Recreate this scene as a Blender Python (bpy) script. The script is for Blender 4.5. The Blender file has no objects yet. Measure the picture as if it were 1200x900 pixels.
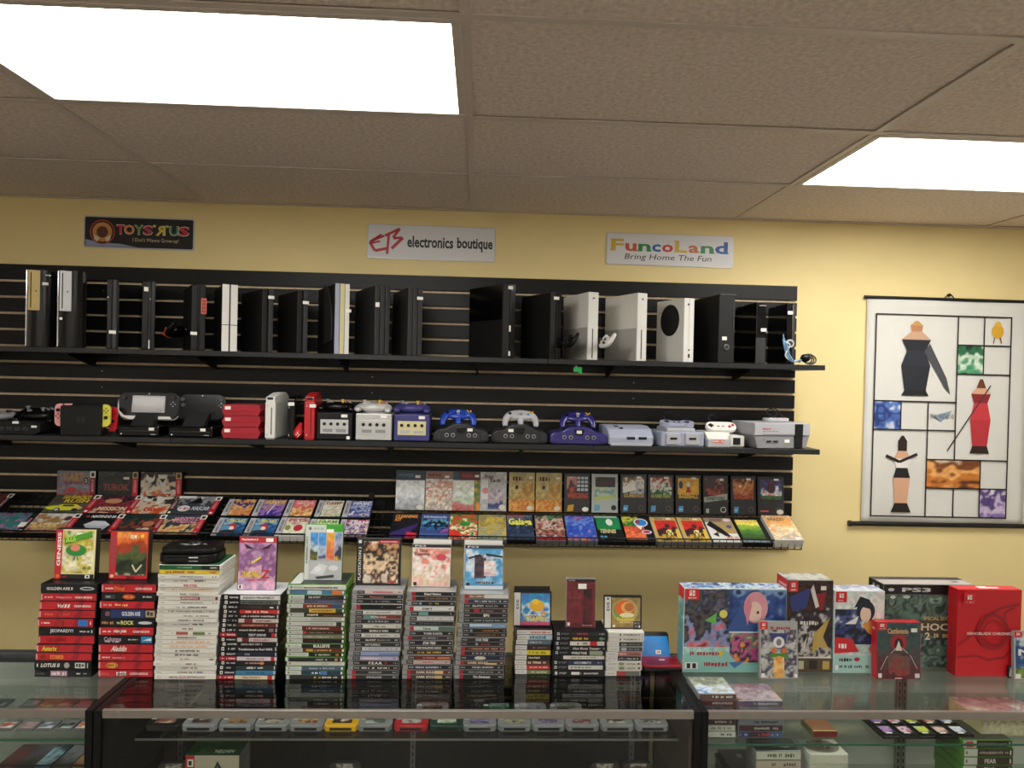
import bpy, bmesh, math, random
import numpy as np
from math import sin, cos, radians, pi
from mathutils import Vector, Matrix, Euler

S = bpy.context.scene
C = S.collection
# ------------------------------------------------------------------ camera
FPX = 850.0                                   # focal length in pixels of a 1200 px wide frame
CAM = Vector((0.0, -3.4, 1.885))
RM = (Matrix.Rotation(radians(-2.5), 3, 'Z') @ Matrix.Rotation(radians(89.52), 3, 'X')
      @ Matrix.Rotation(radians(1.28), 3, 'Z'))
cam_data = bpy.data.cameras.new('camera')
cam_data.sensor_width = 36.0
cam_data.lens = FPX / 1200 * 36.0
cam_data.clip_start = 0.05
cam = bpy.data.objects.new('camera', cam_data)
cam.location = CAM
cam.rotation_euler = RM.to_euler()
C.objects.link(cam)
S.camera = cam
# ------------------------------------------------------------------ world, exposure, lamp strength
W = bpy.data.worlds.new('world'); S.world = W; W.use_nodes = True
W.node_tree.nodes['Background'].inputs[0].default_value = (0.5, 0.55, 0.6, 1)
W.node_tree.nodes['Background'].inputs[1].default_value = 0.05
PANEL = 14.8                                   # radiance of the ceiling light panels
S.view_settings.view_transform = 'Standard'
S.view_settings.look = 'None'
S.view_settings.exposure = 0.0
S.view_settings.gamma = 1.0
S.view_settings.use_curve_mapping = False

# ------------------------------------------------------------------ measuring helpers: a pixel's ray meets a real plane
def ray(px, py):
    return RM @ Vector(((px - 600) / FPX, -(py - 450) / FPX, -1))
def PY(px, py, Y):
    d = ray(px, py); return CAM + d * ((Y - CAM.y) / d.y)
def PZ(px, py, Z):
    d = ray(px, py); return CAM + d * ((Z - CAM.z) / d.z)
def proj(p):
    c = RM.transposed() @ (Vector(p) - CAM)
    return (600 + FPX * c.x / -c.z, 450 - FPX * c.y / -c.z)

# ------------------------------------------------------------------ colours and materials
def lin(c):
    return c / 12.92 if c <= 0.04045 else ((c + 0.055) / 1.055) ** 2.4
def hx(h):
    if not isinstance(h, str): return tuple(h)
    h = h.lstrip('#')
    if len(h) == 3: h = ''.join(a * 2 for a in h)
    return tuple(lin(int(h[i:i + 2], 16) / 255) for i in (0, 2, 4))
MATS = {}
def mat(name, col='#888', rough=0.5, metal=0.0, coat=0.0, var=0.06, scale=30.0, bump=0.0, bscale=200.0, spec=0.5, trans=0.0):
    if name in MATS: return MATS[name]
    m = bpy.data.materials.new(name); m.use_nodes = True
    nt = m.node_tree; b = nt.nodes['Principled BSDF']
    c = hx(col)
    tc = nt.nodes.new('ShaderNodeTexCoord')
    n = nt.nodes.new('ShaderNodeTexNoise'); n.inputs['Scale'].default_value = scale; n.inputs['Detail'].default_value = 3
    nt.links.new(tc.outputs['Object'], n.inputs['Vector'])
    r = nt.nodes.new('ShaderNodeValToRGB')
    r.color_ramp.elements[0].position = 0.3; r.color_ramp.elements[1].position = 0.7
    r.color_ramp.elements[0].color = tuple(x * (1 - var) for x in c) + (1,)
    r.color_ramp.elements[1].color = tuple(min(1, x * (1 + var)) for x in c) + (1,)
    nt.links.new(n.outputs['Fac'], r.inputs[0]); nt.links.new(r.outputs[0], b.inputs['Base Color'])
    b.inputs['Roughness'].default_value = rough
    b.inputs['Metallic'].default_value = metal
    b.inputs['Coat Weight'].default_value = coat
    b.inputs['Coat Roughness'].default_value = 0.08
    b.inputs['Specular IOR Level'].default_value = spec
    if trans: b.inputs['Transmission Weight'].default_value = trans
    if bump:
        n2 = nt.nodes.new('ShaderNodeTexNoise'); n2.inputs['Scale'].default_value = bscale; n2.inputs['Detail'].default_value = 5
        nt.links.new(tc.outputs['Object'], n2.inputs['Vector'])
        bp = nt.nodes.new('ShaderNodeBump'); bp.inputs['Strength'].default_value = bump; bp.inputs['Distance'].default_value = 0.004
        nt.links.new(n2.outputs['Fac'], bp.inputs['Height']); nt.links.new(bp.outputs[0], b.inputs['Normal'])
    MATS[name] = m
    return m
def print_mat(name, rough, coat=0.0):
    m = bpy.data.materials.new(name); m.use_nodes = True
    nt = m.node_tree; b = nt.nodes['Principled BSDF']
    a = nt.nodes.new('ShaderNodeAttribute'); a.attribute_name = 'ink'
    nt.links.new(a.outputs['Color'], b.inputs['Base Color'])
    b.inputs['Roughness'].default_value = rough; b.inputs['Coat Weight'].default_value = coat
    b.inputs['Coat Roughness'].default_value = 0.12
    MATS[name] = m; return m
print_mat('ink_gloss', 0.42, 0.1); print_mat('ink_matte', 0.6); print_mat('ink_metal_sign', 0.42)
def emit_mat(name, col, strength):
    m = bpy.data.materials.new(name); m.use_nodes = True
    nt = m.node_tree; nt.nodes.clear()
    o = nt.nodes.new('ShaderNodeOutputMaterial'); e = nt.nodes.new('ShaderNodeEmission')
    tc = nt.nodes.new('ShaderNodeTexCoord'); v = nt.nodes.new('ShaderNodeTexVoronoi'); v.inputs['Scale'].default_value = 110
    r = nt.nodes.new('ShaderNodeMapRange'); r.inputs['To Min'].default_value = strength * 0.93; r.inputs['To Max'].default_value = strength * 1.05
    nt.links.new(tc.outputs['Object'], v.inputs['Vector']); nt.links.new(v.outputs['Distance'], r.inputs[0])
    e.inputs[0].default_value = hx(col) + (1,)
    nt.links.new(r.outputs[0], e.inputs[1]); nt.links.new(e.outputs[0], o.inputs[0])
    MATS[name] = m; return m
def glass_mat(name, tint):
    m = bpy.data.materials.new(name); m.use_nodes = True
    nt = m.node_tree; nt.nodes.clear()
    o = nt.nodes.new('ShaderNodeOutputMaterial'); mx = nt.nodes.new('ShaderNodeMixShader')
    t = nt.nodes.new('ShaderNodeBsdfTransparent'); t.inputs[0].default_value = hx(tint) + (1,)
    g = nt.nodes.new('ShaderNodeBsdfGlossy'); g.inputs['Roughness'].default_value = 0.02
    f = nt.nodes.new('ShaderNodeFresnel')
    ge = nt.nodes.new('ShaderNodeNewGeometry'); io = nt.nodes.new('ShaderNodeMapRange')   # the pane does not bend light: same reflectance from either face
    io.inputs['To Min'].default_value = 1.52; io.inputs['To Max'].default_value = 1 / 1.52
    nt.links.new(ge.outputs['Backfacing'], io.inputs[0]); nt.links.new(io.outputs[0], f.inputs[0])
    # smudges: a faint change of gloss from fingerprints
    tc = nt.nodes.new('ShaderNodeTexCoord'); n = nt.nodes.new('ShaderNodeTexNoise'); n.inputs['Scale'].default_value = 9
    r = nt.nodes.new('ShaderNodeMapRange'); r.inputs['From Min'].default_value = 0.45; r.inputs['From Max'].default_value = 0.8
    r.inputs['To Min'].default_value = 0.012; r.inputs['To Max'].default_value = 0.09
    nt.links.new(tc.outputs['Object'], n.inputs['Vector']); nt.links.new(n.outputs['Fac'], r.inputs[0]); nt.links.new(r.outputs[0], g.inputs['Roughness'])
    nt.links.new(f.outputs[0], mx.inputs[0]); nt.links.new(t.outputs[0], mx.inputs[1]); nt.links.new(g.outputs[0], mx.inputs[2])
    nt.links.new(mx.outputs[0], o.inputs[0]); MATS[name] = m; return m
emit_mat('light_diffuser', '#fffdf6', PANEL)
glass_mat('glass_clear', '#f8fbf9')
glass_mat('glass_dark', '#e6e8e7')
mat('glass_edge', '#2e6b52', 0.15, coat=0.5)
mat('wall_yellow', '#f0db9e', 0.62, var=0.03, scale=3, bump=0.08, bscale=120)
mat('floor_vinyl', '#625c55', 0.4, var=0.12, scale=6)
mat('wall_pale', '#e8e2d8', 0.6, var=0.02, scale=3)
mat('ceiling_tile', '#ecdccf', 0.9, var=0.15, scale=70, bump=0.9, bscale=130)
mat('grid_metal', '#dccfc3', 0.45, var=0.03)
mat('black_laminate', '#0f1011', 0.42, spec=0.3, var=0.08, scale=12)
mat('shelf_black', '#1a1b1d', 0.42, var=0.08, scale=20)
mat('groove_fibreboard', '#dcc7a4', 0.8, var=0.12, scale=50)
mat('plastic_black', '#09090a', 0.32, spec=0.35, var=0.1)
mat('plastic_black_matte', '#111112', 0.55, spec=0.35, var=0.1)
mat('gloss_black', '#050506', 0.16, spec=0.4, var=0.1)
mat('plastic_charcoal', '#262628', 0.5)
mat('plastic_grey', '#8e8e92', 0.5, var=0.05)
mat('plastic_light_grey', '#b4b4ba', 0.5, var=0.04)
mat('plastic_white', '#e4e2dc', 0.4, var=0.02)
mat('plastic_silver', '#c6c5c3', 0.35, metal=0.2, var=0.04)
mat('plastic_cream', '#d6cb9a', 0.45, var=0.03)
mat('plastic_bluegrey', '#a4a9bd', 0.4, var=0.03)
mat('plastic_indigo', '#3d3b78', 0.45)
mat('plastic_blue', '#1c3fa8', 0.3)
mat('plastic_sky', '#1c86d8', 0.35)
mat('plastic_purple', '#2a2470', 0.3, coat=0.3)
mat('plastic_red', '#bf1824', 0.35, coat=0.2)
mat('plastic_deep_red', '#a51e30', 0.35, coat=0.2)
mat('plastic_pink', '#eda2a4', 0.45)
mat('plastic_yellow', '#e4dd52', 0.45)
mat('plastic_gold', '#a08c5a', 0.3, metal=0.6)
mat('chrome', '#c8c8c8', 0.12, metal=1.0)
mat('steel', '#9a9a98', 0.35, metal=0.9)
mat('aluminium', '#b8b2aa', 0.35, metal=0.85, var=0.04)
mat('aluminium_dark', '#5d5f63', 0.4, metal=0.6)
mat('wire_black', '#0c0c0d', 0.4)
mat('sticker_white', '#f4f2ea', 0.6, var=0.03)
mat('dark_slot', '#050505', 0.5)
mat('screen_grey', '#8f8886', 0.25, coat=0.5, var=0.1, scale=8)
mat('case_white', '#dedcd4', 0.3, var=0.02)
mat('case_black', '#101012', 0.3)
mat('case_clear_grey', '#8c8d8c', 0.18, coat=0.4, var=0.08)
mat('case_green', '#4f8f2a', 0.22, coat=0.3)
mat('card_grey', '#6b6b6b', 0.6)
mat('cloth_white', '#dcdad4', 0.7, var=0.02, scale=8, bump=0.1, bscale=30)
mat('panel_pale', '#cdd0ca', 0.35, var=0.1, scale=4)
mat('brown_panel', '#3c2f28', 0.35, var=0.12, scale=7)
mat('cable_orange', '#e0522a', 0.4)
mat('cable_blue', '#6f94b8', 0.35)
mat('green_tag', '#1fa84e', 0.5)
mat('cart_yellow', '#f0b61c', 0.4)
mat('cart_green', '#0e3a30', 0.4)

# ------------------------------------------------------------------ mesh builder
class MB:
    def __init__(s): s.bm = bmesh.new(); s.M = Matrix.Identity(4)
    def _add(s, verts, faces, smooth=False):
        vs = [s.bm.verts.new(s.M @ Vector(v)) for v in verts]
        for f in faces:
            try:
                g = s.bm.faces.new([vs[i] for i in f]); g.smooth = smooth
            except ValueError: pass
        return s
    def box(s, x0, x1, y0, y1, z0, z1, bev=0.0, seg=2, rot=None):
        t = bmesh.new()
        bmesh.ops.create_cube(t, size=1.0)
        for v in t.verts:
            v.co = Vector(((x0 + x1) / 2 + v.co.x * (x1 - x0), (y0 + y1) / 2 + v.co.y * (y1 - y0), (z0 + z1) / 2 + v.co.z * (z1 - z0)))
        if bev: bmesh.ops.bevel(t, geom=t.edges[:], offset=bev, segments=seg, affect='EDGES', profile=0.5)
        if rot is not None:
            c = Vector(((x0 + x1) / 2, (y0 + y1) / 2, (z0 + z1) / 2))
            R = rot.to_matrix() if isinstance(rot, Euler) else rot
            for v in t.verts: v.co = c + R @ (v.co - c)
        s._merge(t); return s
    def _merge(s, t, smooth=False):
        t.verts.index_update()
        s._add([v.co for v in t.verts], [[v.index for v in f.verts] for f in t.faces], smooth); t.free()
    def prism(s, poly, a0, a1, axis='y', bev=0.0, smooth=False):
        # poly: 2-D outline; axis y: (x,z); axis z: (x,y); axis x: (y,z)
        def P(p, a):
            return {'y': (p[0], a, p[1]), 'z': (p[0], p[1], a), 'x': (a, p[0], p[1])}[axis]
        t = bmesh.new(); n = len(poly)
        v0 = [t.verts.new(P(p, a0)) for p in poly]; v1 = [t.verts.new(P(p, a1)) for p in poly]
        t.faces.new(v0); t.faces.new(v1[::-1])
        for i in range(n): t.faces.new([v0[i], v0[(i + 1) % n], v1[(i + 1) % n], v1[i]][::-1])
        bmesh.ops.recalc_face_normals(t, faces=t.faces[:])
        if bev: bmesh.ops.bevel(t, geom=t.edges[:], offset=bev, segments=2, affect='EDGES', profile=0.5)
        s._merge(t, smooth); return s
    def cyl(s, c, r, h, axis='z', n=16, r2=None):
        r2 = r if r2 is None else r2
        c = Vector(c); vs = []; fs = []
        ax = {'x': (Vector((0, 1, 0)), Vector((0, 0, 1)), Vector((1, 0, 0))), 'y': (Vector((0, 0, 1)), Vector((1, 0, 0)), Vector((0, 1, 0))),
              'z': (Vector((1, 0, 0)), Vector((0, 1, 0)), Vector((0, 0, 1)))}[axis]
        for k, (rr, t) in enumerate(((r, -h / 2), (r2, h / 2))):
            for i in range(n):
                a = 2 * pi * i / n; vs.append(c + ax[0] * cos(a) * rr + ax[1] * sin(a) * rr + ax[2] * t)
        for i in range(n): fs.append((i, (i + 1) % n, n + (i + 1) % n, n + i))
        s._add(vs, fs, True); 
        s._add(vs[:n], [tuple(range(n))[::-1]]); s._add(vs[n:], [tuple(range(n))]); return s
    def ell(s, c, rx, ry, rz, n=14, m=8):
        c = Vector(c); vs = [c + Vector((0, 0, rz))]; fs = []
        for j in range(1, m):
            p = pi * j / m
            for i in range(n):
                a = 2 * pi * i / n; vs.append(c + Vector((rx * sin(p) * cos(a), ry * sin(p) * sin(a), rz * cos(p))))
        vs.append(c - Vector((0, 0, rz)))
        for i in range(n): fs.append((0, 1 + i, 1 + (i + 1) % n))
        for j in range(m - 2):
            for i in range(n): fs.append((1 + j * n + i, 1 + (j + 1) * n + i, 1 + (j + 1) * n + (i + 1) % n, 1 + j * n + (i + 1) % n))
        b = 1 + (m - 2) * n; l = len(vs) - 1
        for i in range(n): fs.append((b + i, l, b + (i + 1) % n))
        s._add(vs, fs, True); return s
    def tube(s, pts, rad, n=8, cap=True, flat=1.0):
        pts = [Vector(p) for p in pts]
        if not isinstance(rad, (list, tuple)): rad = [rad] * len(pts)
        vs = []; up = None
        for i, p in enumerate(pts):
            d = (pts[min(i + 1, len(pts) - 1)] - pts[max(i - 1, 0)]).normalized()
            if up is None:
                up = Vector((0, 0, 1)) if abs(d.z) < 0.9 else Vector((0, 1, 0))
            a = d.cross(up).normalized(); b = a.cross(d).normalized(); up = b
            for k in range(n):
                t = 2 * pi * k / n; vs.append(p + a * cos(t) * rad[i] + b * sin(t) * rad[i] * flat)
        fs = [(i * n + k, i * n + (k + 1) % n, (i + 1) * n + (k + 1) % n, (i + 1) * n + k) for i in range(len(pts) - 1) for k in range(n)]
        if cap: fs += [tuple(range(n))[::-1], tuple(range((len(pts) - 1) * n, len(pts) * n))]
        s._add(vs, fs, True); return s
    def mesh(s, name):
        bmesh.ops.recalc_face_normals(s.bm, faces=s.bm.faces[:])
        me = bpy.data.meshes.new(name); s.bm.to_mesh(me); s.bm.free(); return me
    def build(s, name, m, parent=None, **kw):
        me = s.mesh(name); me.materials.append(MATS[m])
        return link(name, me, parent, **kw)
def link(name, me, parent=None, loc=None, rot=None, scale=None):
    o = bpy.data.objects.new(name, me); C.objects.link(o)
    if parent is not None: o.parent = parent
    if loc is not None: o.location = loc
    if rot is not None: o.rotation_euler = rot
    if scale is not None: o.scale = scale
    return o
def thing(name, label, cat, loc=(0, 0, 0), rz=0.0, group=None, rot=None):
    o = bpy.data.objects.new(name, None); C.objects.link(o); o.empty_display_size = 0.05
    o.location = loc; o.rotation_euler = rot if rot is not None else (0, 0, rz)
    o['label'] = label; o['category'] = cat
    if group: o['group'] = group
    return o
def tag(o, label, cat, group=None):
    o['label'] = label; o['category'] = cat
    if group: o['group'] = group
    return o
def struct(o, label=None):
    o['kind'] = 'structure'
    if label: o['label'] = label
    return o
def smooth(pts, k=4):
    pts = [Vector(p) for p in pts]; out = []
    for i in range(len(pts) - 1):
        p0 = pts[max(i - 1, 0)]; p1 = pts[i]; p2 = pts[i + 1]; p3 = pts[min(i + 2, len(pts) - 1)]
        for j in range(k):
            t = j / k
            out.append(0.5 * ((2 * p1) + (p2 - p0) * t + (2 * p0 - 5 * p1 + 4 * p2 - p3) * t * t + (3 * p1 - p0 - 3 * p2 + p3) * t ** 3))
    out.append(pts[-1]); return out

# ------------------------------------------------------------------ flat print: polygons of ink on a surface
TXT = {}
def glyphs(t, bold):
    k = (t, bold)
    if k not in TXT:
        cu = bpy.data.curves.new('txt', 'FONT'); cu.body = t; cu.resolution_u = 2; cu.offset = 0.03 if bold else 0.0; cu.fill_mode = 'FRONT'
        ob = bpy.data.objects.new('txt', cu)
        me = bpy.data.meshes.new_from_object(ob)
        v = np.array([(q.co.x, q.co.y) for q in me.vertices]); f = [tuple(p.vertices) for p in me.polygons]
        lo = v.min(0); hi = v.max(0); v = (v - lo) / (hi - lo)
        TXT[k] = (v, f)
        bpy.data.objects.remove(ob); bpy.data.curves.remove(cu); bpy.data.meshes.remove(me)
    return TXT[k]
class Ink:
    """u to the right, v up, in metres; k = layer"""
    def __init__(s): s.v = []; s.c = []; s.f = []
    def add(s, pts, faces, cols, k=1):
        b = len(s.v)
        for i, p in enumerate(pts):
            s.v.append((p[0], p[1], k * 0.00025)); s.c.append(cols if not isinstance(cols, list) else cols[i])
        s.f += [tuple(b + j for j in f) for f in faces]; return s
    def poly(s, pts, col, k=1): return s.add(pts, [tuple(range(len(pts)))], hx(col), k)
    def rect(s, u0, v0, u1, v1, col, k=1, shear=0): 
        return s.poly([(u0, v0), (u1, v0), (u1 + shear, v1), (u0 + shear, v1)], col, k)
    def ell(s, cu, cv, ru, rv, col, k=1, n=20, a0=0, a1=2 * pi):
        return s.poly([(cu + ru * cos(a0 + (a1 - a0) * i / n), cv + rv * sin(a0 + (a1 - a0) * i / n)) for i in range(n)], col, k)
    def ring(s, cu, cv, r, w, col, k=1, n=32, a0=0, a1=2 * pi, asp=1):
        for i in range(n):
            a = a0 + (a1 - a0) * i / n; b = a0 + (a1 - a0) * (i + 1) / n
            s.poly([(cu + r * cos(a), cv + r * asp * sin(a)), (cu + r * cos(b), cv + r * asp * sin(b)),
                    (cu + (r + w) * cos(b), cv + (r + w) * asp * sin(b)), (cu + (r + w) * cos(a), cv + (r + w) * asp * sin(a))], col, k)
        return s
    def stroke(s, pts, w, col, k=1):
        for i in range(len(pts) - 1):
            a = Vector(pts[i]); b = Vector(pts[i + 1]); d = (b - a)
            if d.length < 1e-6: continue
            n = Vector((-d.y, d.x)).normalized() * w / 2
            s.poly([a - n, b - n, b + n, a + n], col, k)
        return s
    def text(s, t, u0, v0, u1, v1, col, k=2, bold=True, shear=0.0, rot=0):
        v, f = glyphs(t, bold); c = hx(col)
        if rot:   # reads upwards
            P = [(u1 - (u1 - u0) * (q[1]), v0 + (v1 - v0) * q[0]) for q in v]
        else:
            P = [(u0 + (u1 - u0) * q[0] + shear * q[1] * (v1 - v0), v0 + (v1 - v0) * q[1]) for q in v]
        return s.add(P, f, c, k)
    def marks(s, u0, v0, u1, v1, col, k=2, seed=0, n=None):
        """lettering too small to read: a run of short upright marks"""
        r = random.Random(seed); u = u0; h = v1 - v0
        while u < u1 - h * 0.1:
            w = h * r.uniform(0.25, 0.7)
            if r.random() < 0.82:
                a = r.uniform(0, 0.25); b = r.uniform(0.75, 1)
                s.rect(u, v0 + h * a, min(u + w, u1), v0 + h * b, col, k)
            u += w + h * r.uniform(0.1, 0.25)
        return s
    def raster(s, u0, v0, u1, v1, pix, k=0):
        H, Wd = pix.shape[:2]; pts = []; cols = []; fs = []
        for j in range(H):
            for i in range(Wd):
                pts.append((u0 + (u1 - u0) * i / (Wd - 1), v0 + (v1 - v0) * j / (H - 1))); cols.append(tuple(pix[j, i]))
        for j in range(H - 1):
            for i in range(Wd - 1): fs.append((j * Wd + i, j * Wd + i + 1, (j + 1) * Wd + i + 1, (j + 1) * Wd + i))
        return s.add(pts, fs, cols, k)
    def mesh(s, name, m='ink_gloss'):
        me = bpy.data.meshes.new(name); me.from_pydata(s.v, [], s.f)
        a = me.attributes.new('ink', 'FLOAT_COLOR', 'POINT')
        arr = np.ones((len(s.v), 4), dtype=np.float32); arr[:, :3] = np.array(s.c, dtype=np.float32)
        a.data.foreach_set('color', arr.ravel()); me.materials.append(MATS[m]); return me
    def put(s, name, parent, org, face='front', m='ink_gloss', rot=None):
        """front: u=x, v=z, faces -y; top: u=x, v=y, faces +z; left: u=-y..., faces -x; right faces +x"""
        me = s.mesh(name, m)
        R = {'front': (pi / 2, 0, 0), 'top': (0, 0, 0), 'left': (pi / 2, 0, -pi / 2), 'right': (pi / 2, 0, pi / 2)}[face]
        return link(name, me, parent, loc=org, rot=R)
def vnoise(rng, H, Wd, cell):
    gh = int(H / cell) + 3; gw = int(Wd / cell) + 3
    g = rng.random((gh, gw)); y = np.arange(H) / cell; x = np.arange(Wd) / cell
    y0 = y.astype(int); x0 = x.astype(int); fy = (y - y0)[:, None]; fx = (x - x0)[None, :]
    fy = fy * fy * (3 - 2 * fy); fx = fx * fx * (3 - 2 * fx)
    a = g[y0][:, x0]; b = g[y0][:, x0 + 1]; c = g[y0 + 1][:, x0]; d = g[y0 + 1][:, x0 + 1]
    return (a * (1 - fx) + b * fx) * (1 - fy) + (c * (1 - fx) + d * fx) * fy
def paint(seed, pal, H=30, Wd=22, busy=5.0, contrast=1.0, vert=0.5):
    """an abstract painted picture: the palette runs from bottom to top, broken up by brushy noise"""
    rng = np.random.default_rng(seed); cols = np.array([hx(c) for c in pal])
    n = vnoise(rng, H, Wd, busy) * 0.62 + vnoise(rng, H, Wd, busy / 2) * 0.38
    n = (n - n.min()) / (n.max() - n.min() + 1e-9)
    y = np.linspace(0, 1, H)[:, None]
    t = n * (1 - vert) + y * vert; t = (t - t.min()) / (t.max() - t.min() + 1e-9)
    i = t * (len(pal) - 1) * 0.999; i0 = i.astype(int); f = (i - i0); f = np.clip((f - 0.5) * 2.5 * contrast + 0.5, 0, 1)[..., None]
    img = cols[i0] * (1 - f) + cols[np.minimum(i0 + 1, len(pal) - 1)] * f
    img *= (0.75 + 0.5 * vnoise(rng, H, Wd, 1.7))[..., None]
    return np.clip(img, 0, 1)
def sticker(parent, x, y, z, w=0.024, h=0.014, face='front', m='sticker_white'):
    k = 'price_sticker' + m
    if k not in MATS.setdefault('_mesh', {}):
        b = MB().box(-.5, .5, -.5, .5, -.5, .5); me = b.mesh('price_sticker'); me.materials.append(MATS[m]); MATS['_mesh'][k] = me
    sc = {'front': (w, 0.0008, h), 'top': (w, h, 0.0008), 'side': (0.0008, w, h)}[face]
    o = link('price_sticker', MATS['_mesh'][k], parent, loc=(x, y, z), scale=sc); return o

# ================================================================== THE ROOM
CEIL = 2.661
XL, XR, YB = -3.71, 3.64, -7.32
def slab(name, x0, x1, y0, y1, z0, z1, m): return struct(MB().box(x0, x1, y0, y1, z0, z1).build(name, m))
slab('floor', XL, XR, YB, 0, -0.05, 0, 'floor_vinyl')
slab('wall_back', XL - .1, XR + .1, 0, 0.1, -0.05, CEIL + .1, 'wall_yellow')
slab('wall_left', XL - .1, XL, YB, 0, 0, CEIL + .1, 'wall_pale')
slab('wall_right', XR, XR + .1, YB, 0, 0, CEIL + .1, 'wall_pale')
slab('wall_front', XL - .1, XR + .1, YB - .1, YB, 0, CEIL + .1, 'wall_pale')
slab('baseboard_back', XL, XR, -0.012, 0, 0, 0.1, 'shelf_black')
GX = [-3.71, -2.49, -1.27, -0.05, 1.195, 2.415, 3.64]
GY = [-0.61 * i for i in range(13)]
ceil = slab('ceiling', XL, XR, YB, 0, CEIL + 0.06, CEIL + 0.1, 'ceiling_tile')
LAMPS = {(2, 2): 'long ceiling light panel above the left half of the shop, nearest the camera',
         (4, 1): 'ceiling light panel near the back wall above the right end of the counter',
         (2, 6): 'added unseen ceiling light panel behind the camera on the left', (4, 6): 'added unseen ceiling light panel behind the camera on the right',
         (2, 10): 'added unseen ceiling light panel at the front of the shop on the left', (4, 10): 'added unseen ceiling light panel at the front of the shop on the right', (0, 6): 'added unseen ceiling light panel over the left side of the shop'}  # panels behind the camera are unseen, added to even out the light
tm = {}
rr = random.Random(4)
for i in range(6):
    for j in range(12):
        if (i, j) in LAMPS: continue
        x0, x1, y1, y0 = GX[i], GX[i + 1], GY[j], GY[j + 1]
        k = round(x1 - x0, 3)
        if k not in tm:
            me = MB().box(-k / 2 + .009, k / 2 - .009, -.296, .296, 0, .015, 0.002, 1).mesh('ceiling_tile'); me.materials.append(MATS['ceiling_tile']); tm[k] = me
        link('ceiling_tile', tm[k], ceil, loc=((x0 + x1) / 2, (y0 + y1) / 2, CEIL + 0.003 + rr.uniform(-.0006, .0012)), rot=(rr.uniform(-.0015, .0015), rr.uniform(-.001, .001), 0))
for x in GX[1:-1]: MB().box(x - .012, x + .012, YB, 0, CEIL - .002, CEIL + .002).box(x - .002, x + .002, YB, 0, CEIL, CEIL + .04).build('ceiling_grid_bar', 'grid_metal', ceil)
for y in GY[1:-1]: MB().box(XL, XR, y - .012, y + .012, CEIL - .0024, CEIL + .0016).build('ceiling_grid_bar', 'grid_metal', ceil)
MB().box(XL, XR, -.022, 0, CEIL - .003, CEIL + .001).box(XL, XR, -.003, 0, CEIL - .003, CEIL + .03).build('ceiling_wall_angle', 'grid_metal', ceil)
for (i, j), lb in LAMPS.items():
    x0, x1, y1, y0 = GX[i], GX[i + 1], GY[j], GY[j + 1]
    t = thing('ceiling_light_panel', lb, 'ceiling light', ((x0 + x1) / 2, (y0 + y1) / 2, CEIL))
    w = (x1 - x0) / 2 - .01; h = .295
    f = MB()
    f.box(-w, w, -h, -h + .022, -.004, .012, .002).box(-w, w, h - .022, h, -.004, .012, .002)
    f.box(-w, -w + .022, -h + .022, h - .022, -.004, .012, .002).box(w - .022, w, -h + .022, h - .022, -.004, .012, .002)
    f.build('light_frame', 'grid_metal', t)
    MB().box(-w, w, -h, h, .05, .055).box(-w, w, -h, -h + .003, .01, .052).box(-w, w, h - .003, h, .01, .052).box(-w, -w + .003, -h, h, .01, .052).box(w - .003, w, -h, h, .01, .052).build('light_housing', 'grid_metal', t)
    MB().box(-w + .02, w - .02, -h + .02, h - .02, .003, .006).build('light_diffuser', 'light_diffuser', t)

# ------------------------------------------------------------------ slatwall
SX0, SX1 = -2.95, 1.492
SZ = [2.35] + [2.276 - .0732 * k for k in range(16)]
sw = thing('slatwall', 'black slatted display wall panel with tan grooves on the yellow wall', 'slatwall', (0, 0, 0))
MB().box(SX0, SX1 - .004, -.008, -.0005, SZ[-1] - .07, SZ[0]).build('backing_board', 'groove_fibreboard', sw)
SLAT = MB().box(SX0, SX1, -.02, -.008, -.0319, .0319, .0015, 1).mesh('slat'); SLAT.materials.append(MATS['black_laminate'])
for k in range(len(SZ)):
    z1 = SZ[k] - (.0055 if k else 0); z0 = (SZ[k + 1] + .0055) if k + 1 < len(SZ) else SZ[k] - .07
    link('slat', SLAT, sw, loc=(0, 0, (z0 + z1) / 2), scale=(1, 1, (z1 - z0) / .0638))
for x in (-1.72, -.5, .72):
    for k in (1, 6, 7, 9, 10):
        MB().cyl((x, -.0208, SZ[k] - .035), .003, .002, 'y', 8).build('screw', 'steel', sw)

# ------------------------------------------------------------------ wooden shelves
SH1, SH2 = 1.970, 1.604          # top surfaces
def shelf(z, xs, row):
    for a, b, lb in xs:
        t = thing('shelf_board', lb, 'shelf', ((a + b) / 2, -.17, z))
        w = (b - a) / 2 - .001
        MB().box(-w, w, -.15, .148, -.022, 0, .0015, 1).build('board', 'shelf_black', t)
        n = max(2, int((b - a) / .45))
        for i in range(n):
            x = -w + (i + .5) * 2 * w / n
            MB().prism([(.148, -.022), (.148, -.075), (.13, -.075), (-.08, -.03), (-.08, -.022)], x - .004, x + .004, 'x').build('bracket', 'wire_black', t)
xa = PY(137, 410, -.32).x; xb = PY(642, 425, -.32).x
shelf(SH1, [(SX0, xa, 'black upper shelf board at far left, holding the old tall consoles'), (xa, xb, 'black upper shelf board in the middle with black and white consoles'), (xb, SX1, 'black upper shelf board at right end above the poster side')], 0)
xa = PY(200, 516, -.32).x; xb = PY(695, 525, -.32).x
shelf(SH2, [(SX0, xa, 'black middle shelf board at far left under the handheld consoles'), (xa, xb, 'black middle shelf board in the middle under the cube consoles'), (xb, 1.478, 'black middle shelf board at right end under the grey consoles')], 1)
t = thing('green_tag', 'small green plastic tag hanging under the upper shelf', 'tag', PY(677, 431, -.30))
MB().box(-.018, .018, -.001, .001, -.018, .004, .0005).box(.004, .018, -.004, .001, -.024, -.016).build('tag_plate', 'green_tag', t)
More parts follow.
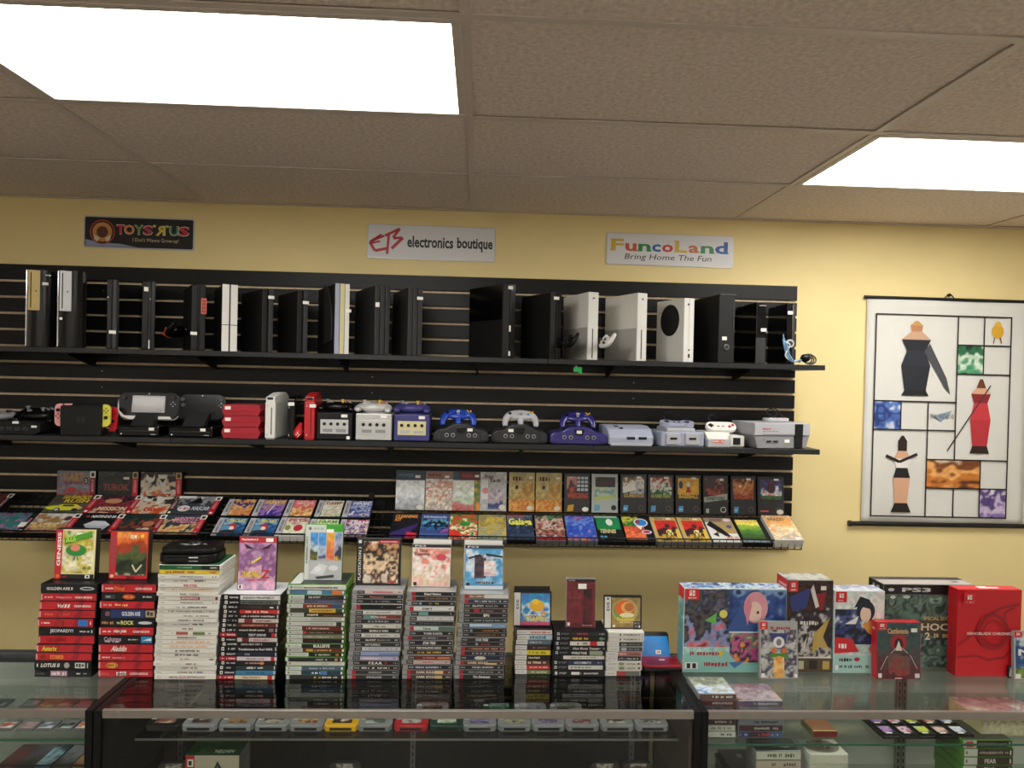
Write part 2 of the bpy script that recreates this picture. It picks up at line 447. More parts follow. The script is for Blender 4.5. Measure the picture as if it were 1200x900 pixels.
MB().box(-.010, -.004, -.002, .001, .002, .012).build('clip', 'steel', t)

# ------------------------------------------------------------------ signs over the slatwall
def rrect(w, h, r, n=5):
    p = []
    for cx, cy, a in ((w / 2 - r, h / 2 - r, 0), (-w / 2 + r, h / 2 - r, pi / 2), (-w / 2 + r, -h / 2 + r, pi), (w / 2 - r, -h / 2 + r, 1.5 * pi)):
        for i in range(n + 1):
            p.append((cx + r * cos(a + pi / 2 * i / n), cy + r * sin(a + pi / 2 * i / n)))
    return p
def sign(lb, x0, x1, y0, y1, rim, rot):
    a = PY(x0, (y0 + y1) / 2, -.006); b = PY(x1, (y0 + y1) / 2, -.006)
    top = PY((x0 + x1) / 2, y0, -.006).z; bot = PY((x0 + x1) / 2, y1, -.006).z
    w = b.x - a.x; h = top - bot
    t = thing('wall_sign', lb, 'sign', ((a.x + b.x) / 2, -.001, (top + bot) / 2), rot=(0, rot, 0))
    MB().prism(rrect(w, h, .01), -.005, 0, 'y', .0008).build('plate', rim, t)
    return t, w, h
sb = []
t, w, h = sign('black oblong metal shop sign with rainbow bubble letters and an orange badge', 98, 228, 254.5, 292, 'plastic_silver', radians(.2))
k = Ink(); k.poly(rrect(w - .012, h - .012, .008), '#0b0b10', 1)
k.poly([(-w / 2 + .01, -h / 2 + .008), (-w / 2 + .24, -h / 2 + .008), (-w / 2 + .16, -h / 2 + .022), (-w / 2 + .10, -h / 2 + .024), (-w / 2 + .05, -h / 2 + .03), (-w / 2 + .01, -h / 2 + .038)], '#8f9bb8', 2)
bx = -w / 2 + .088 * w / .52 + .0
k.ell(bx, 0, .056, .056, '#b5452e', 3, 28).ell(bx, 0, .051, .051, '#180e0c', 4, 28).ell(bx, 0, .044, .044, '#c98a45', 5, 28)
k.ell(bx, 0, .026, .026, '#5a2d18', 6, 20).poly([(bx - .04, -.012), (bx - .012, -.026), (bx - .02, -.045), (bx - .035, -.035)], '#d8c8a8', 7).poly([(bx + .04, -.012), (bx + .012, -.026), (bx + .02, -.045), (bx + .035, -.035)], '#d8c8a8', 7)
u = -w / 2 + .30 * w; E = (w / 2 - .025 - u)
lets = [('T', '#c8243c', 0, .10), ('O', '#e07a2c', .105, .235), ('Y', '#6fa04a', .245, .36), ('S', '#c02a52', .37, .49), ('"', '#e8e070', .50, .53), ('R', '#d8c838', .545, .665), ('"', '#e8e070', .68, .71), ('U', '#3f8a6a', .735, .85), ('S', '#c8243c', .86, 1.0)]
for ch, col, a, b in lets:
    if ch == '"':
        k.ell(u + E * a + .003, .034, .003, .006, col, 3, 8).ell(u + E * b - .001, .034, .003, .006, col, 3, 8); continue
    A, B = (u + E * a, u + E * b) if ch != 'R' else (u + E * b, u + E * a)
    k.text(ch, A - .0025 * (1 if ch != 'R' else -1), -.0085, B + .0025 * (1 if ch != 'R' else -1), .0365, '#e8dcc8', 3); k.text(ch, A, -.006, B, .034, col, 4)
k.text("I Don't Wanna Grow-up!", u + E * .22, -.044, u + E * .86, -.022, '#d8c49a', 4, False)
k.put('sign_print', t, (0, -.0053, 0), m='ink_metal_sign')
t, w, h = sign('silver oblong metal shop sign with red brush initials and narrow black lettering', 430.5, 580.5, 264.5, 305, 'plastic_silver', radians(.3))
k = Ink(); k.poly(rrect(w - .008, h - .008, .008), '#dedee0', 1)
R_ = '#bd2330'
def st(ps, wd): k.stroke([(-w / 2 + a * w, -h / 2 + b * h) for a, b in ps], wd, R_, 3)
st([(.11, .69), (.02, .46)], .013); st([(.02, .47), (.13, .66)], .010); st([(.035, .44), (.10, .50)], .009); st([(.02, .46), (.06, .22), (.155, .30)], .013)
st([(.165, .70), (.155, .14)], .012); st([(.135, .66), (.25, .88)], .012); st([(.25, .88), (.20, .62)], .012); st([(.20, .60), (.275, .62)], .012); st([(.275, .62), (.19, .30)], .014)
k.text('electronics', -w / 2 + .31 * w, -.024, -w / 2 + .67 * w, .03, '#0c0c0c', 3).text('boutique', -w / 2 + .70 * w, -.036, w / 2 - .012, .03, '#0c0c0c', 3)
k.put('sign_print', t, (0, -.0053, 0), m='ink_metal_sign')
t, w, h = sign('silver oblong metal shop sign with multicoloured serif letters over a slanted slogan', 710.5, 859.5, 274.5, 312, 'plastic_silver', radians(.2))
k = Ink(); k.poly(rrect(w - .008, h - .008, .008), '#dedee0', 1)
u = -w / 2 + .022; E = w - .044; cols = ['#d8b23a', '#d05a3a', '#2f8a4c', '#2a6ab8', '#c8402f', '#d8b23a', '#c8703a', '#2f8a5a', '#2558a8']
pos = [(0, .105, 1), (.12, .215, 0), (.23, .335, 0), (.345, .42, 0), (.43, .525, 0), (.54, .645, 1), (.655, .745, 0), (.76, .87, 0), (.88, .99, 1)]
for ch, col, (a, b, up) in zip('FuncoLand', cols, pos):
    k.text(ch, u + E * a, -.01, u + E * b, .046 if up else .026, col, 3)
    if ch in 'FnL': k.rect(u + E * a - .004, -.01, u + E * a + .016, -.004, col, 4)
    if ch in 'FL': k.rect(u + E * a - .004, .04, u + E * a + .016, .046, col, 4)
    if ch in 'nu': k.rect(u + E * b - .012, -.01, u + E * b + .004, -.004, col, 4)
    if ch == 'd': k.rect(u + E * b - .016, .04, u + E * b - .002, .046, col, 4).rect(u + E * b - .01, -.01, u + E * b + .004, -.005, col, 4)
k.text('Bring Home The Fun', -w / 2 + .14 * w, -.056, w / 2 - .18 * w, -.022, '#26262c', 3, False, .25)
k.put('sign_print', t, (0, -.0053, 0), m='ink_metal_sign')

# ------------------------------------------------------------------ wall scroll
pa = PY(1013, 350, -.012); pb = PY(1010, 614, -.012)
px0 = pa.x + .012; pw = .80; ztop = 2.305; ph = 1.075
t = thing('wall_scroll', 'white cloth wall scroll with black grid lines and coloured picture squares hanging by black rods', 'wall scroll', (px0, -.012, ztop - ph), rot=(0, radians(0.2), 0))
k = Ink(); xx = np.linspace(0, 1, 9)
me = bpy.data.meshes.new('cloth'); nx, nz = 24, 32; V = []; F = []
for j in range(nz + 1):
    for i in range(nx + 1):
        a, b = i / nx, j / nz
        V.append((a * pw, .0025 * sin(a * 9 + b * 2) * (abs(b - .5) * 2) ** 4, b * ph))
for j in range(nz):
    for i in range(nx): F.append((j * (nx + 1) + i, j * (nx + 1) + i + 1, (j + 1) * (nx + 1) + i + 1, (j + 1) * (nx + 1) + i))
me.from_pydata(V, [], F); me.materials.append(MATS['cloth_white'])
for p in me.polygons: p.use_smooth = True
cl = link('cloth', me, t); sm = cl.modifiers.new('thick', 'SOLIDIFY'); sm.thickness = .002
MB().cyl((pw / 2, 0, ph + .004), .008, pw + .03, 'x', 12).build('top_rod', 'wire_black', t)
MB().cyl((pw / 2 - .02, 0, -.004), .011, pw + .06, 'x', 12).cyl((pw / 2 - .02 - pw / 2 - .035, 0, -.004), .014, .012, 'x', 12).build('bottom_rod', 'wire_black', t)
MB().tube(smooth([(pw * .47, 0, ph + .01), (pw * .5, -.002, ph + .03), (pw * .53, 0, ph + .01)]), .0025, 6).cyl((pw * .5, .002, ph + .026), .007, .01, 'y', 8).build('hanger', 'wire_black', t)
# printed grid: frame px 1023..1192 x 365..607 of the photograph, in poster units
GW, GH = .665, .965; g0x, g0z = .043, .035
def U(a): return g0x + a * GW
def V_(b): return g0z + b * GH
k = Ink(); L = '#141414'; lw = .0065
def hline(b, a0=0, a1=1): k.rect(U(a0) - lw / 2, V_(b) - lw / 2, U(a1) + lw / 2, V_(b) + lw / 2, L, 6)
def vline(a, b0=0, b1=1): k.rect(U(a) - lw / 2, V_(b0), U(a) + lw / 2, V_(b1), L, 6)
hline(0); hline(1); vline(0); vline(1)
x1, x2, x3, x4 = .20, .40, .605, .80
y1, y2, y3, y4, y5, y6 = .143, .285, .43, .571, .713, .857
vline(x3, y2, 1); hline(y4, 0, x3); hline(y3, 0, x3); vline(x1, y3, y4); vline(x2, 0, y4); hline(y2, x2, 1)
hline(y5, x3, 1); hline(y6, x3, 1); vline(x4, y5, 1); hline(y1, x2, 1); vline(x3, 0, y1); vline(x4, 0, y2)
def cell(a0, b0, a1, b1, pal, seed):
    k.raster(U(a0), V_(b0), U(a1), V_(b1), paint(seed, pal, 26, 26, 6), 2)
cell(x3, y5, x4, y6, ['#16382a', '#4c9a70', '#c8dcc8', '#2a6a48', '#123022'], 31)
cell(0, y3, x1, y4, ['#c8d4e8', '#4a68b0', '#203878', '#5a7ac0', '#dde4ee'], 32)
cell(x2, y1, x4, y2, ['#5a2c10', '#c87830', '#e8a860', '#7a4018', '#d8c0a0'], 33)
cell(x4, 0, 1, y1, ['#3a2a5a', '#8a70b0', '#c8b8d8', '#54407a', '#dcd8e0'], 34)
# plain upright stand-ins for the printed figures: tapering blocks of about the same size and colours
def blob(cx, b0, b1, wd, segs):
    """segs: (fraction of height, half width fraction, colour)"""
    n = len(segs)
    for (t0, w0, c0), (t1, w1, c1) in zip(segs, segs[1:]):
        za = V_(b0 + (b1 - b0) * t0); zb = V_(b0 + (b1 - b0) * t1)
        k.poly([(U(cx) - w0 * wd, za), (U(cx) + w0 * wd, za), (U(cx) + w1 * wd, zb), (U(cx) - w1 * wd, zb)], c0, 3)
blob(.30, .60, .97, .075, [(0, .9, '#16181c'), (.07, .7, '#20242c'), (.4, .95, '#262a36'), (.6, .6, '#1c2028'), (.75, .95, '#c8a084'), (.86, .35, '#b88058'), (.94, .4, '#c89858'), (1, .1, '#c89858')])
k.poly([(U(.36), V_(.82)), (U(.52), V_(.64)), (U(.56), V_(.61)), (U(.53), V_(.69)), (U(.40), V_(.86))], '#4a4c50', 4)
blob(.79, .32, .69, .06, [(0, .8, '#2c1a14'), (.1, .6, '#b83038'), (.45, .85, '#c83840'), (.68, .55, '#8a2028'), (.8, .8, '#d8a888'), (.88, .4, '#6a3820'), (1, .12, '#6a3820')])
k.stroke([(U(.55), V_(.33)), (U(.86), V_(.66))], .006, '#3a3030', 4)
blob(.22, .02, .40, .055, [(0, .9, '#201410'), (.12, .55, '#d8a888'), (.45, .75, '#16141a'), (.58, .5, '#e8e4e0'), (.7, .75, '#d8a888'), (.8, .4, '#2a1a16'), (.93, .4, '#2a1a16'), (1, .1, '#2a1a16')])
k.stroke([(U(.10), V_(.30)), (U(.20), V_(.27)), (U(.33), V_(.31))], .014, '#201a1c', 4)
k.ell(U(.90), V_(.93), .03, .034, '#d8a428', 3, 14).ell(U(.90), V_(.965), .016, .014, '#e0b038', 4, 10).stroke([(U(.88), V_(.90)), (U(.87), V_(.87))], .005, '#7a5020', 3).stroke([(U(.92), V_(.90)), (U(.93), V_(.87))], .005, '#7a5020', 3)
k.poly([(U(.44), V_(.50)), (U(.50), V_(.475)), (U(.58), V_(.53)), (U(.50), V_(.515))], '#8aa0b4', 3)
k.text('FINAL FANTASY VII', U(.42), V_(.488), U(.59), V_(.512), '#24262a', 4, False)
k.put('scroll_print', t, (0, -.0045, 0), m='ink_matte')

# ================================================================== DISPLAY COUNTERS
ZC = 0.965; YF = -1.41; YR = -1.008
def counter(lb, x0, x1, pale, endL, endR):
    t = thing('display_case', lb, 'display counter', (0, 0, 0))
    inner = 'panel_pale' if pale else 'black_laminate'
    MB().box(x0, x1, YF + .006, YR, ZC - .006, ZC, .0008, 1).build('glass_top', 'glass_clear' if pale else 'glass_dark', t)
    MB().box(x0, x1, YF, YF + .012, ZC - .021, ZC + .0015, .001, 1).build('front_rail', 'aluminium', t)
    MB().box(x0, x1, YR - .002, YR + .02, ZC - .03, ZC + .004, .001, 1).build('rear_rail', 'aluminium_dark', t)
    MB().box(x0 + .002, x1 - .002, YF + .002, YF + .006, .32, ZC - .021).build('front_glass', 'glass_clear', t)
    MB().box(x0, x1, YR - .01, YR - .002, .30, ZC - .03).build('back_panel', inner, t)
    MB().box(x0, x1, YF, YR, .28, .315).build('deck', inner, t)
    MB().box(x0, x1, YF + .02, YR, 0, .28).build('plinth', 'black_laminate', t)
    for on, xe in ((endL, x0 - .02), (endR, x1)):
        if on: MB().box(xe, xe + .0195, YF - .004, YR + .02, 0, ZC + .002, .001, 1).build('end_panel', 'black_laminate' , t)
    return t
LC = counter('glass display counter at far left with pale interior under the red boxes', -2.9, -1.041, True, True, True)
MC = counter('black glass display counter in the middle with a grey cartridge row inside', -.998, .616, False, True, True)
RC = counter('glass display counter at right with pale interior under the boxed sets', .6565, 2.9, True, True, True)
MB().box(.606, .6155, YF + .012, YR - .01, .32, ZC - .032).build('inner_side_panel', 'brown_panel', MC)
def gshelf(par, x0, x1, y0, z, dark=False):
    MB().box(x0, x1, y0, YR - .02, z - .006, z).build('glass_shelf', 'glass_dark' if dark else 'glass_clear', par)
    MB().box(x0, x1, y0 - .0012, y0, z - .006, z).build('glass_shelf_edge', 'steel' if dark else 'glass_edge', par)
ZS = .868
gshelf(MC, -.93, .585, -1.365, ZS, True); gshelf(MC, -.98, .60, -1.36, .695, True)
gshelf(LC, -2.88, -1.05, -1.37, .868); gshelf(LC, -2.88, -1.05, -1.33, .70)
gshelf(RC, .67, 2.88, -1.37, .856); gshelf(RC, .67, 2.88, -1.37, .615)
def standard(par, px, y=YR - .018, z1=.93):
    x = PY(px, 870, y).x; m = MB().box(x - .008, x + .008, y - .004, y + .004, .33, z1)
    m.build('shelf_standard', 'steel', par)
    s_ = MB()
    for i in range(24): s_.box(x - .0025, x + .0025, y - .0048, y - .0035, .36 + i * .0235, .374 + i * .0235)
    s_.build('standard_slots', 'dark_slot', par)["kind"] = 'stuff'
for px in (212, 484, 740): standard(MC, px)
standard(RC, 1052); standard(RC, 1058)
x = PY(763, 850, YR - .02).x
MB().box(x - .006, x + .006, YR - .026, YR - .014, .33, .93, .002).build('door_edge_strip', 'plastic_cream', MC)
for px, py in ((194, 853), (748, 862)):
    p = PY(px, py, -1.30); MB().box(p.x - .002, p.x + .002, -1.33, YR - .02, ZS - .02, ZS - .008).build('shelf_bracket', 'steel', MC)
MB().cyl((PY(749, 884, YR - .014).x, YR - .013, .80), .009, .006, 'y', 14).build('lock', 'steel', MC)

# ------------------------------------------------------------------ flat covers and cases
def draw(k, w, h, ops, seed=0):
    for n, o in enumerate(ops):
        c = o[0]; L = 2 + n
        if c == 'r': k.rect(o[1] * w, o[2] * h, o[3] * w, o[4] * h, o[5], L)
        elif c == 'e': k.ell(o[1] * w, o[2] * h, o[3] * w, o[4] * h, o[5], L, 18)
        elif c == 't': k.text(o[5], o[1] * w, o[2] * h, o[3] * w, o[4] * h, o[6], L, True, o[7] if len(o) > 7 else 0)
        elif c == 'v': k.text(o[5], o[1] * w, o[2] * h, o[3] * w, o[4] * h, o[6], L, True, rot=1)
        elif c == 'm': k.marks(o[1] * w, o[2] * h, o[3] * w, o[4] * h, o[5], L, seed + n)
        elif c == 'p': k.poly([(a * w, b * h) for a, b in o[1]], o[2], L)
        elif c == 'a': k.raster(o[1] * w, o[2] * h, o[3] * w, o[4] * h, paint(seed + n, o[5], max(6, int((o[4] - o[2]) * h / .0042)), max(6, int((o[3] - o[1]) * w / .0042)), (o[6] if len(o) > 6 else 5) * 0.9, *o[7:]), L)
        elif c == 's': k.stroke([(a * w, b * h) for a, b in o[1]], o[2] * w, o[3], L)
    return k
def box_item(name, lb, cat, loc, w, h, d, body, front, rot=(0, 0, 0), group=None, seed=0, sides=None, bev=.0012, bodyname='box_body'):
    """upright box: origin at the bottom middle of its front"""
    t = thing(name, lb, cat, loc, group=group, rot=rot)
    key = ('bx', round(w, 3), round(h, 3), round(d, 3), body)
    if key not in SH:
        me = MB().box(-w / 2, w / 2, 0, d, 0, h, bev, 1).mesh(bodyname); me.materials.append(MATS[body]); SH[key] = me
    link(bodyname, SH[key], t)
    m = .0015
    k = Ink(); draw(k, w - 2 * m, h - 2 * m, front, seed); k.put('cover_print', t, (-w / 2 + m, 0.0002, m))
    for f, ops in (sides or {}).items():
        if f == 'top':
            k = Ink(); draw(k, w - 2 * m, d - 2 * m, ops, seed + 9); k.put('top_print', t, (-w / 2 + m, m, h - .0002), 'top')
        if f == 'right':
            k = Ink(); draw(k, d - 2 * m, h - 2 * m, ops, seed + 9); k.put('side_print', t, (w / 2 - .0002, m, m), 'right')
        if f == 'left':
            k = Ink(); draw(k, d - 2 * m, h - 2 * m, ops, seed + 9); k.put('side_print', t, (-w / 2 + .0002, d - m, m), 'left')
    return t
SH = {}
ORD = ['', 'first', 'second', 'third', 'fourth', 'fifth', 'sixth', 'seventh', 'eighth', 'ninth', 'tenth', 'eleventh', 'twelfth', 'thirteenth', 'fourteenth']
def lay_case(loc, w, d, t_, shell, spine, lb, group, rz=0, seed=0, top=None, name='game_case', cat='game case', inset=.07):
    o = thing(name, lb, cat, loc, rz, group)
    key = ('ly', w, d, t_, shell)
    if key not in SH:
        b = MB().box(-w / 2, w / 2, .0008, d, .0003, t_ - .0003, min(.0016, t_ * .14), 2)
        b.box(-w / 2 + .002, w / 2 - .002, 0, .003, .0012, t_ - .0012)
        if shell != 'case_box': b.box(w / 2 - .002, w / 2 + .0006, .02, d - .006, t_ * .44, t_ * .56)
        me = b.mesh('case_shell'); me.materials.append(MATS[shell]); SH[key] = me
    link('case_shell', SH[key], o)
    m = .0025; W_ = w - 2 * m; H_ = t_ * (1 - 2 * inset)
    k = Ink(); draw(k, W_, H_, spine, seed); k.put('spine_print', o, (-w / 2 + m, -.0002, t_ * inset))
    if top:
        k = Ink(); draw(k, w - .006, d - .006, top, seed + 5); k.put('cover_print', o, (-w / 2 + .003, .003, t_ - .0001), 'top')
    return o
def where(i, n):
    """i counted from the top, 0-based"""
    if i == 0: return 'topmost'
    if i == n - 1: return 'lowest'
    if i < n / 2: return ORD[i + 1] + ' from the top'
    return ORD[n - i] + ' from the bottom'
TOPZ = {}
def stack(key, xl0, xl1, xr0, ybot, ytop, depth, shell, wdesc, nm, rows, jit=.003, inset=.07, tops=None, seed=1, base=.965, name='game_case'):
    """a pile of cases: xl0/xr0 left and right pixel of its foot, xl1 left pixel of its top row"""
    r = random.Random(seed); p = PZ((xl0 + xr0) / 2, ybot, base); Y = p.y
    X0 = PY(xl0, ybot, Y).x; X1 = PY(xr0, ybot, Y).x; W_ = X1 - X0
    dx = PY(xl1, ytop, Y).x - X0; H = PY((xl0 + xr0) / 2, ytop, Y).z - base
    wts = [x[0] for x in rows]; tot = sum(wts); z = base + H
    for i, (wt, desc, sp) in enumerate(rows):
        t_ = H * wt / tot; z -= t_; f = (z - base) / H
        lb = f'{desc} {wdesc}, {where(i, len(rows))} of {nm}'
        j = 0 if i == 0 else r.uniform(-jit, jit)
        lay_case((X0 + W_ / 2 + dx * f + j, Y + (0 if i == 0 else r.uniform(-.002, .002)), z), round(W_, 4), depth, round(t_, 4), shell, sp, lb,
                 'game cases in ' + nm, radians(r.uniform(-.5, .5)), seed * 100 + i, tops if i == 0 else None, inset=inset, name=name)
    TOPZ[key] = (base + H, Y, X0 + dx, W_)

# palettes
R0 = '#c4262e'; R1 = '#a81e28'; BK = '#131316'; WH = '#ece8de'; GR = '#8a8a8a'
def gen(*ops, bg=R0, fade=True):
    l = [('r', 0, 0, 1, 1, bg)]
    if fade and bg == R0: l += [('p', [(.28, 0), (.36, 0), (.44, 1), (.34, 1)], '#a8222c'), ('p', [(.62, 0), (.74, 0), (.8, 1), (.70, 1)], '#9c2230'), ('r', .0, .1, .03, .9, '#e0a0a0')]
    return l + list(ops)
ACC = ('t', .07, .38, .22, .62, 'Akklaim', WH, .2); ACC = ('m', .07, .36, .22, .6, WH)
GEN = ('t', .62, .33, .93, .62, 'GENESIS', '#f2d8d0')
OVAL = ('e', .83, .5, .13, .22, '#c8ccd0')
stack('g1', 40, 48, 107, 794, 684, .127, 'case_black', 'cartridge box', 'the leftmost stack', [
 (1.15, 'black', gen(('t', .1, .3, .57, .66, 'GOLDEN AXE II', '#e8e4d8'), OVAL, ('e', .83, .5, .10, .1, '#30343a'), bg=BK)),
 (1, 'red', gen(ACC, ('m', .28, .3, .56, .6, '#e08a90'), GEN)),
 (1.1, 'red tilted-lettering', gen(('t', .3, .25, .42, .75, 'Vol', WH, .3), ('t', .44, .25, .53, .7, 'II', WH, .3), GEN)),
 (1, 'dull red', gen(('m', .1, .3, .26, .65, '#e86a50'), ('m', .36, .3, .56, .7, '#c8604a'), ('m', .6, .35, .92, .6, '#8a3030'))),
 (1.1, 'red blue-stickered', gen(ACC, ('m', .31, .15, .52, .8, '#6a3a20'), ('r', .73, .1, .91, .9, '#2a78c8'), ('r', .95, .3, .97, .7, WH))),
 (1, 'black pale-lettered', gen(('t', .2, .2, .62, .8, 'JEOPARDY!', '#d8d8dc'), ('m', .74, .35, .92, .6, WH), ('r', .95, .3, .97, .7, WH), bg=BK)),
 (1.1, 'plain red', gen(('t', .15, .28, .5, .7, 'LIGHTENING', '#8a1420'))),
 (1, 'red yellow-lettered', gen(('t', .09, .15, .36, .85, 'Asterix', '#e8d84a', .15))),
 (1, 'red orange-panelled', gen(('e', .13, .5, .05, .35, '#8a2a18'), ('r', .26, .2, .5, .75, '#e8884a'), ('m', .28, .3, .48, .62, '#c84030'))),
 (1.1, 'black white-lettered', gen(('r', .04, .3, .06, .7, WH), ('t', .11, .26, .44, .76, 'LOTUS II', '#f0ece4', .2), ('e', .58, .5, .05, .38, '#a8a49c'), ('r', .73, .15, .91, .85, '#d8d4cc'), ('m', .75, .25, .89, .75, '#303030'), ('r', .95, .2, .965, .8, WH), bg=BK)),
 (1, 'black pink-panelled', gen(('m', .02, .3, .2, .6, '#55575a'), ('r', .28, .12, .58, .88, '#b48a98'), ('m', .3, .2, .56, .8, '#e8dce0'), ('m', .75, .35, .93, .6, WH), bg=BK)),
], seed=11)
stack('g2', 113, 119, 178.5, 794, 684, .127, 'case_black', 'cartridge box', 'the second red stack', [
 (1.15, 'red orange-lettered', gen(ACC, ('t', .24, .2, .42, .75, 'Primal', '#e87a3a'), GEN)),
 (1, 'black orange-badged', gen(('r', .05, .2, .24, .8, '#3a4044'), ('m', .08, .35, .22, .65, '#b0b4b8'), ('e', .5, .5, .12, .4, '#c8502a'), ('m', .42, .35, .58, .65, '#f0b060'), ('m', .76, .4, .93, .65, WH), bg=BK)),
 (1, 'red pale-lettered', gen(('m', .07, .3, .22, .65, '#e8b0b0'), ('m', .28, .3, .52, .7, '#f0b070'))),
 (1.25, 'blue barcoded', gen(('r', .18, 0, .8, 1, '#24386a'), ('t', .38, .25, .72, .75, 'GOLDEN AXE', '#e4e4e8'), ('r', .82, .12, .99, .88, '#b8a880'), ('m', .84, .2, .97, .8, '#403828'), ('r', .08, .25, .16, .75, '#8a5a6a'), bg='#1c1f28')),
 (1, 'black yellow-lettered', gen(('m', .03, .25, .24, .7, '#c89060'), ('t', .30, .3, .36, .6, 'vs', '#e8e4c8'), ('t', .38, .2, .62, .8, 'ROCK', '#e0dc84'), OVAL, bg=BK)),
 (1.1, 'red white-lettered', gen(ACC, ('t', .27, .22, .5, .7, 'NBA JAM', WH), GEN)),
 (1.05, 'black blue-stickered', gen(('t', .1, .25, .42, .85, 'Columns', '#c8a8c0'), ('m', .12, .08, .4, .3, WH), ('m', .55, .4, .74, .6, WH), ('r', .79, .05, .99, .95, '#2a86c0'), ('p', [(.82, .4), (.98, .75), (.98, .35)], WH), bg=BK)),
 (1.15, 'red script-lettered', gen(('t', .22, .15, .5, .85, 'Aladdin', '#f0dcd4', .3), ('m', .6, .35, .9, .6, '#a03038'))),
 (1, 'red small-lettered', gen(ACC, ('m', .26, .3, .5, .55, '#e09a98'))),
 (1.1, 'red gold-badged', gen(('e', .25, .5, .11, .36, '#d8a040'), ('m', .16, .35, .34, .65, '#8a3a18'))),
 (1, 'faded red', gen(('t', .03, .3, .2, .6, 'SEGA', '#e06a60'), ('m', .33, .15, .53, .85, '#f0e8e4'), ('m', .35, .3, .5, .6, '#303030'), ('t', .58, .33, .92, .66, 'GENESIS', '#f2d8d0'))),
], seed=12)
def wii(*ops): return [('r', 0, 0, 1, 1, '#dedbd2'), ('t', .03, .3, .105, .65, 'Wii', '#a8a6a0')] + list(ops)
SMG = lambda s='': wii(('t', .36, .32, .75, .66, 'SUPER MARIO GALAXY', '#303034'), ('e', .91, .5, .012, .15, '#303034'), ('e', .96, .5, .012, .15, '#803030'))
W = lambda a, b, c, n='': wii(('m', a, .2, b, .75, c))
stack('w', 180, 186, 252.5, 796, 662, .135, 'case_white', 'game case', 'the tall white stack', [
 (1.15, 'dark green', [('r', 0, 0, .7, 1, '#1c5a34'), ('r', .7, 0, 1, 1, '#18181a'), ('m', .3, .3, .55, .7, '#7ab080'), ('m', .78, .35, .97, .65, WH)]),
 (1, 'yellow', [('r', 0, 0, 1, 1, '#e4c62e'), ('m', .1, .2, .62, .8, '#8a3a20'), ('m', .72, .2, .95, .8, '#c06a20')]),
 (1, 'white black-lettered', SMG()), (1, 'white dark-ended', wii(('m', .25, .3, .55, .6, '#505050'), ('m', .6, .25, .78, .8, '#202024'))),
 (1, 'white red-lettered', wii(('t', .42, .15, .65, .85, 'RED STEEL', '#c03040'))), (1, 'white orange-lettered', W(.22, .9, '#e0a868')),
 (1, 'white grey-lettered', W(.38, .7, '#8a8680')), (1, 'white red-boxed', wii(('r', .36, .1, .68, .9, '#a8323a'), ('t', .38, .25, .66, .75, 'MONOPOLY', WH), ('e', .96, .5, .025, .4, '#6a3030'))),
 (1, 'white plain-lettered', SMG()), (1, 'white bold grey-lettered', W(.3, .82, '#5c5c5c')), (1, 'white long-lettered', W(.18, .96, '#8c8a84')),
 (1, 'white thin-lettered', W(.36, .88, '#8c8a88')), (1, 'white wide-lettered', W(.36, .8, '#77746e')), (1, 'white fish-marked', wii(('m', .25, .3, .52, .6, '#55555a'), ('m', .58, .2, .75, .8, '#202024'))),
 (1, 'white short-lettered', wii(('m', .42, .2, .62, .75, '#7a3038'))), (1, 'white red and green lettered', wii(('r', .32, .12, .52, .88, '#a8584a'), ('r', .6, .12, .8, .88, '#6a7a4a'), ('m', .24, .3, .28, .7, '#303030'), ('m', .86, .3, .9, .7, '#303030'))),
 (1, 'white tall-lettered', W(.36, .68, '#77756e')), (1, 'white amber-lettered', W(.24, .9, '#e09a68')), (1, 'white peach-lettered', W(.24, .9, '#e8aa74')),
 (1, 'white inky-lettered', W(.34, .74, '#302830')), (1, 'white smudge-lettered', W(.34, .74, '#3c2c30')), (1, 'white small red-lettered', wii(('m', .42, .3, .56, .7, '#b05048'), ('m', .9, .2, .98, .7, '#404040'))),
 (1, 'white faded', wii(('m', .28, .3, .46, .6, '#b8a890'), ('m', .48, .2, .7, .7, '#504030'))), (1, 'white brown-lettered', W(.38, .7, '#8a6840')), (1, 'white brown and blue lettered', wii(('m', .36, .2, .56, .75, '#7a7038'), ('m', .57, .2, .8, .75, '#4a5878'))),
 (1.1, 'white maroon-lettered', wii(('t', .24, .25, .84, .72, 'METAL SLUG ANTHOLOGY', '#8a2030'))),
], seed=13, tops=[('r', 0, 0, 1, 1, '#1c4a2e')])
def ps2(bg, *ops, red=False):
    return [('r', 0, 0, 1, 1, '#17171a'), ('r', .02, 0, .3, 1, '#b02430' if red else '#17171a'), ('r', .055, .12, .10, .88, '#b02430' if red else '#ece8e0'), ('e', .078, .5, .012, .2, '#d8d0d0' if red else '#303034'),
            ('m', .14, .28, .29, .72, '#f0d8d4' if red else '#c8c8cc'), ('r', .32, 0, 1, 1, bg), ('r', .965, .1, .985, .9, '#d0ccc8')] + list(ops)
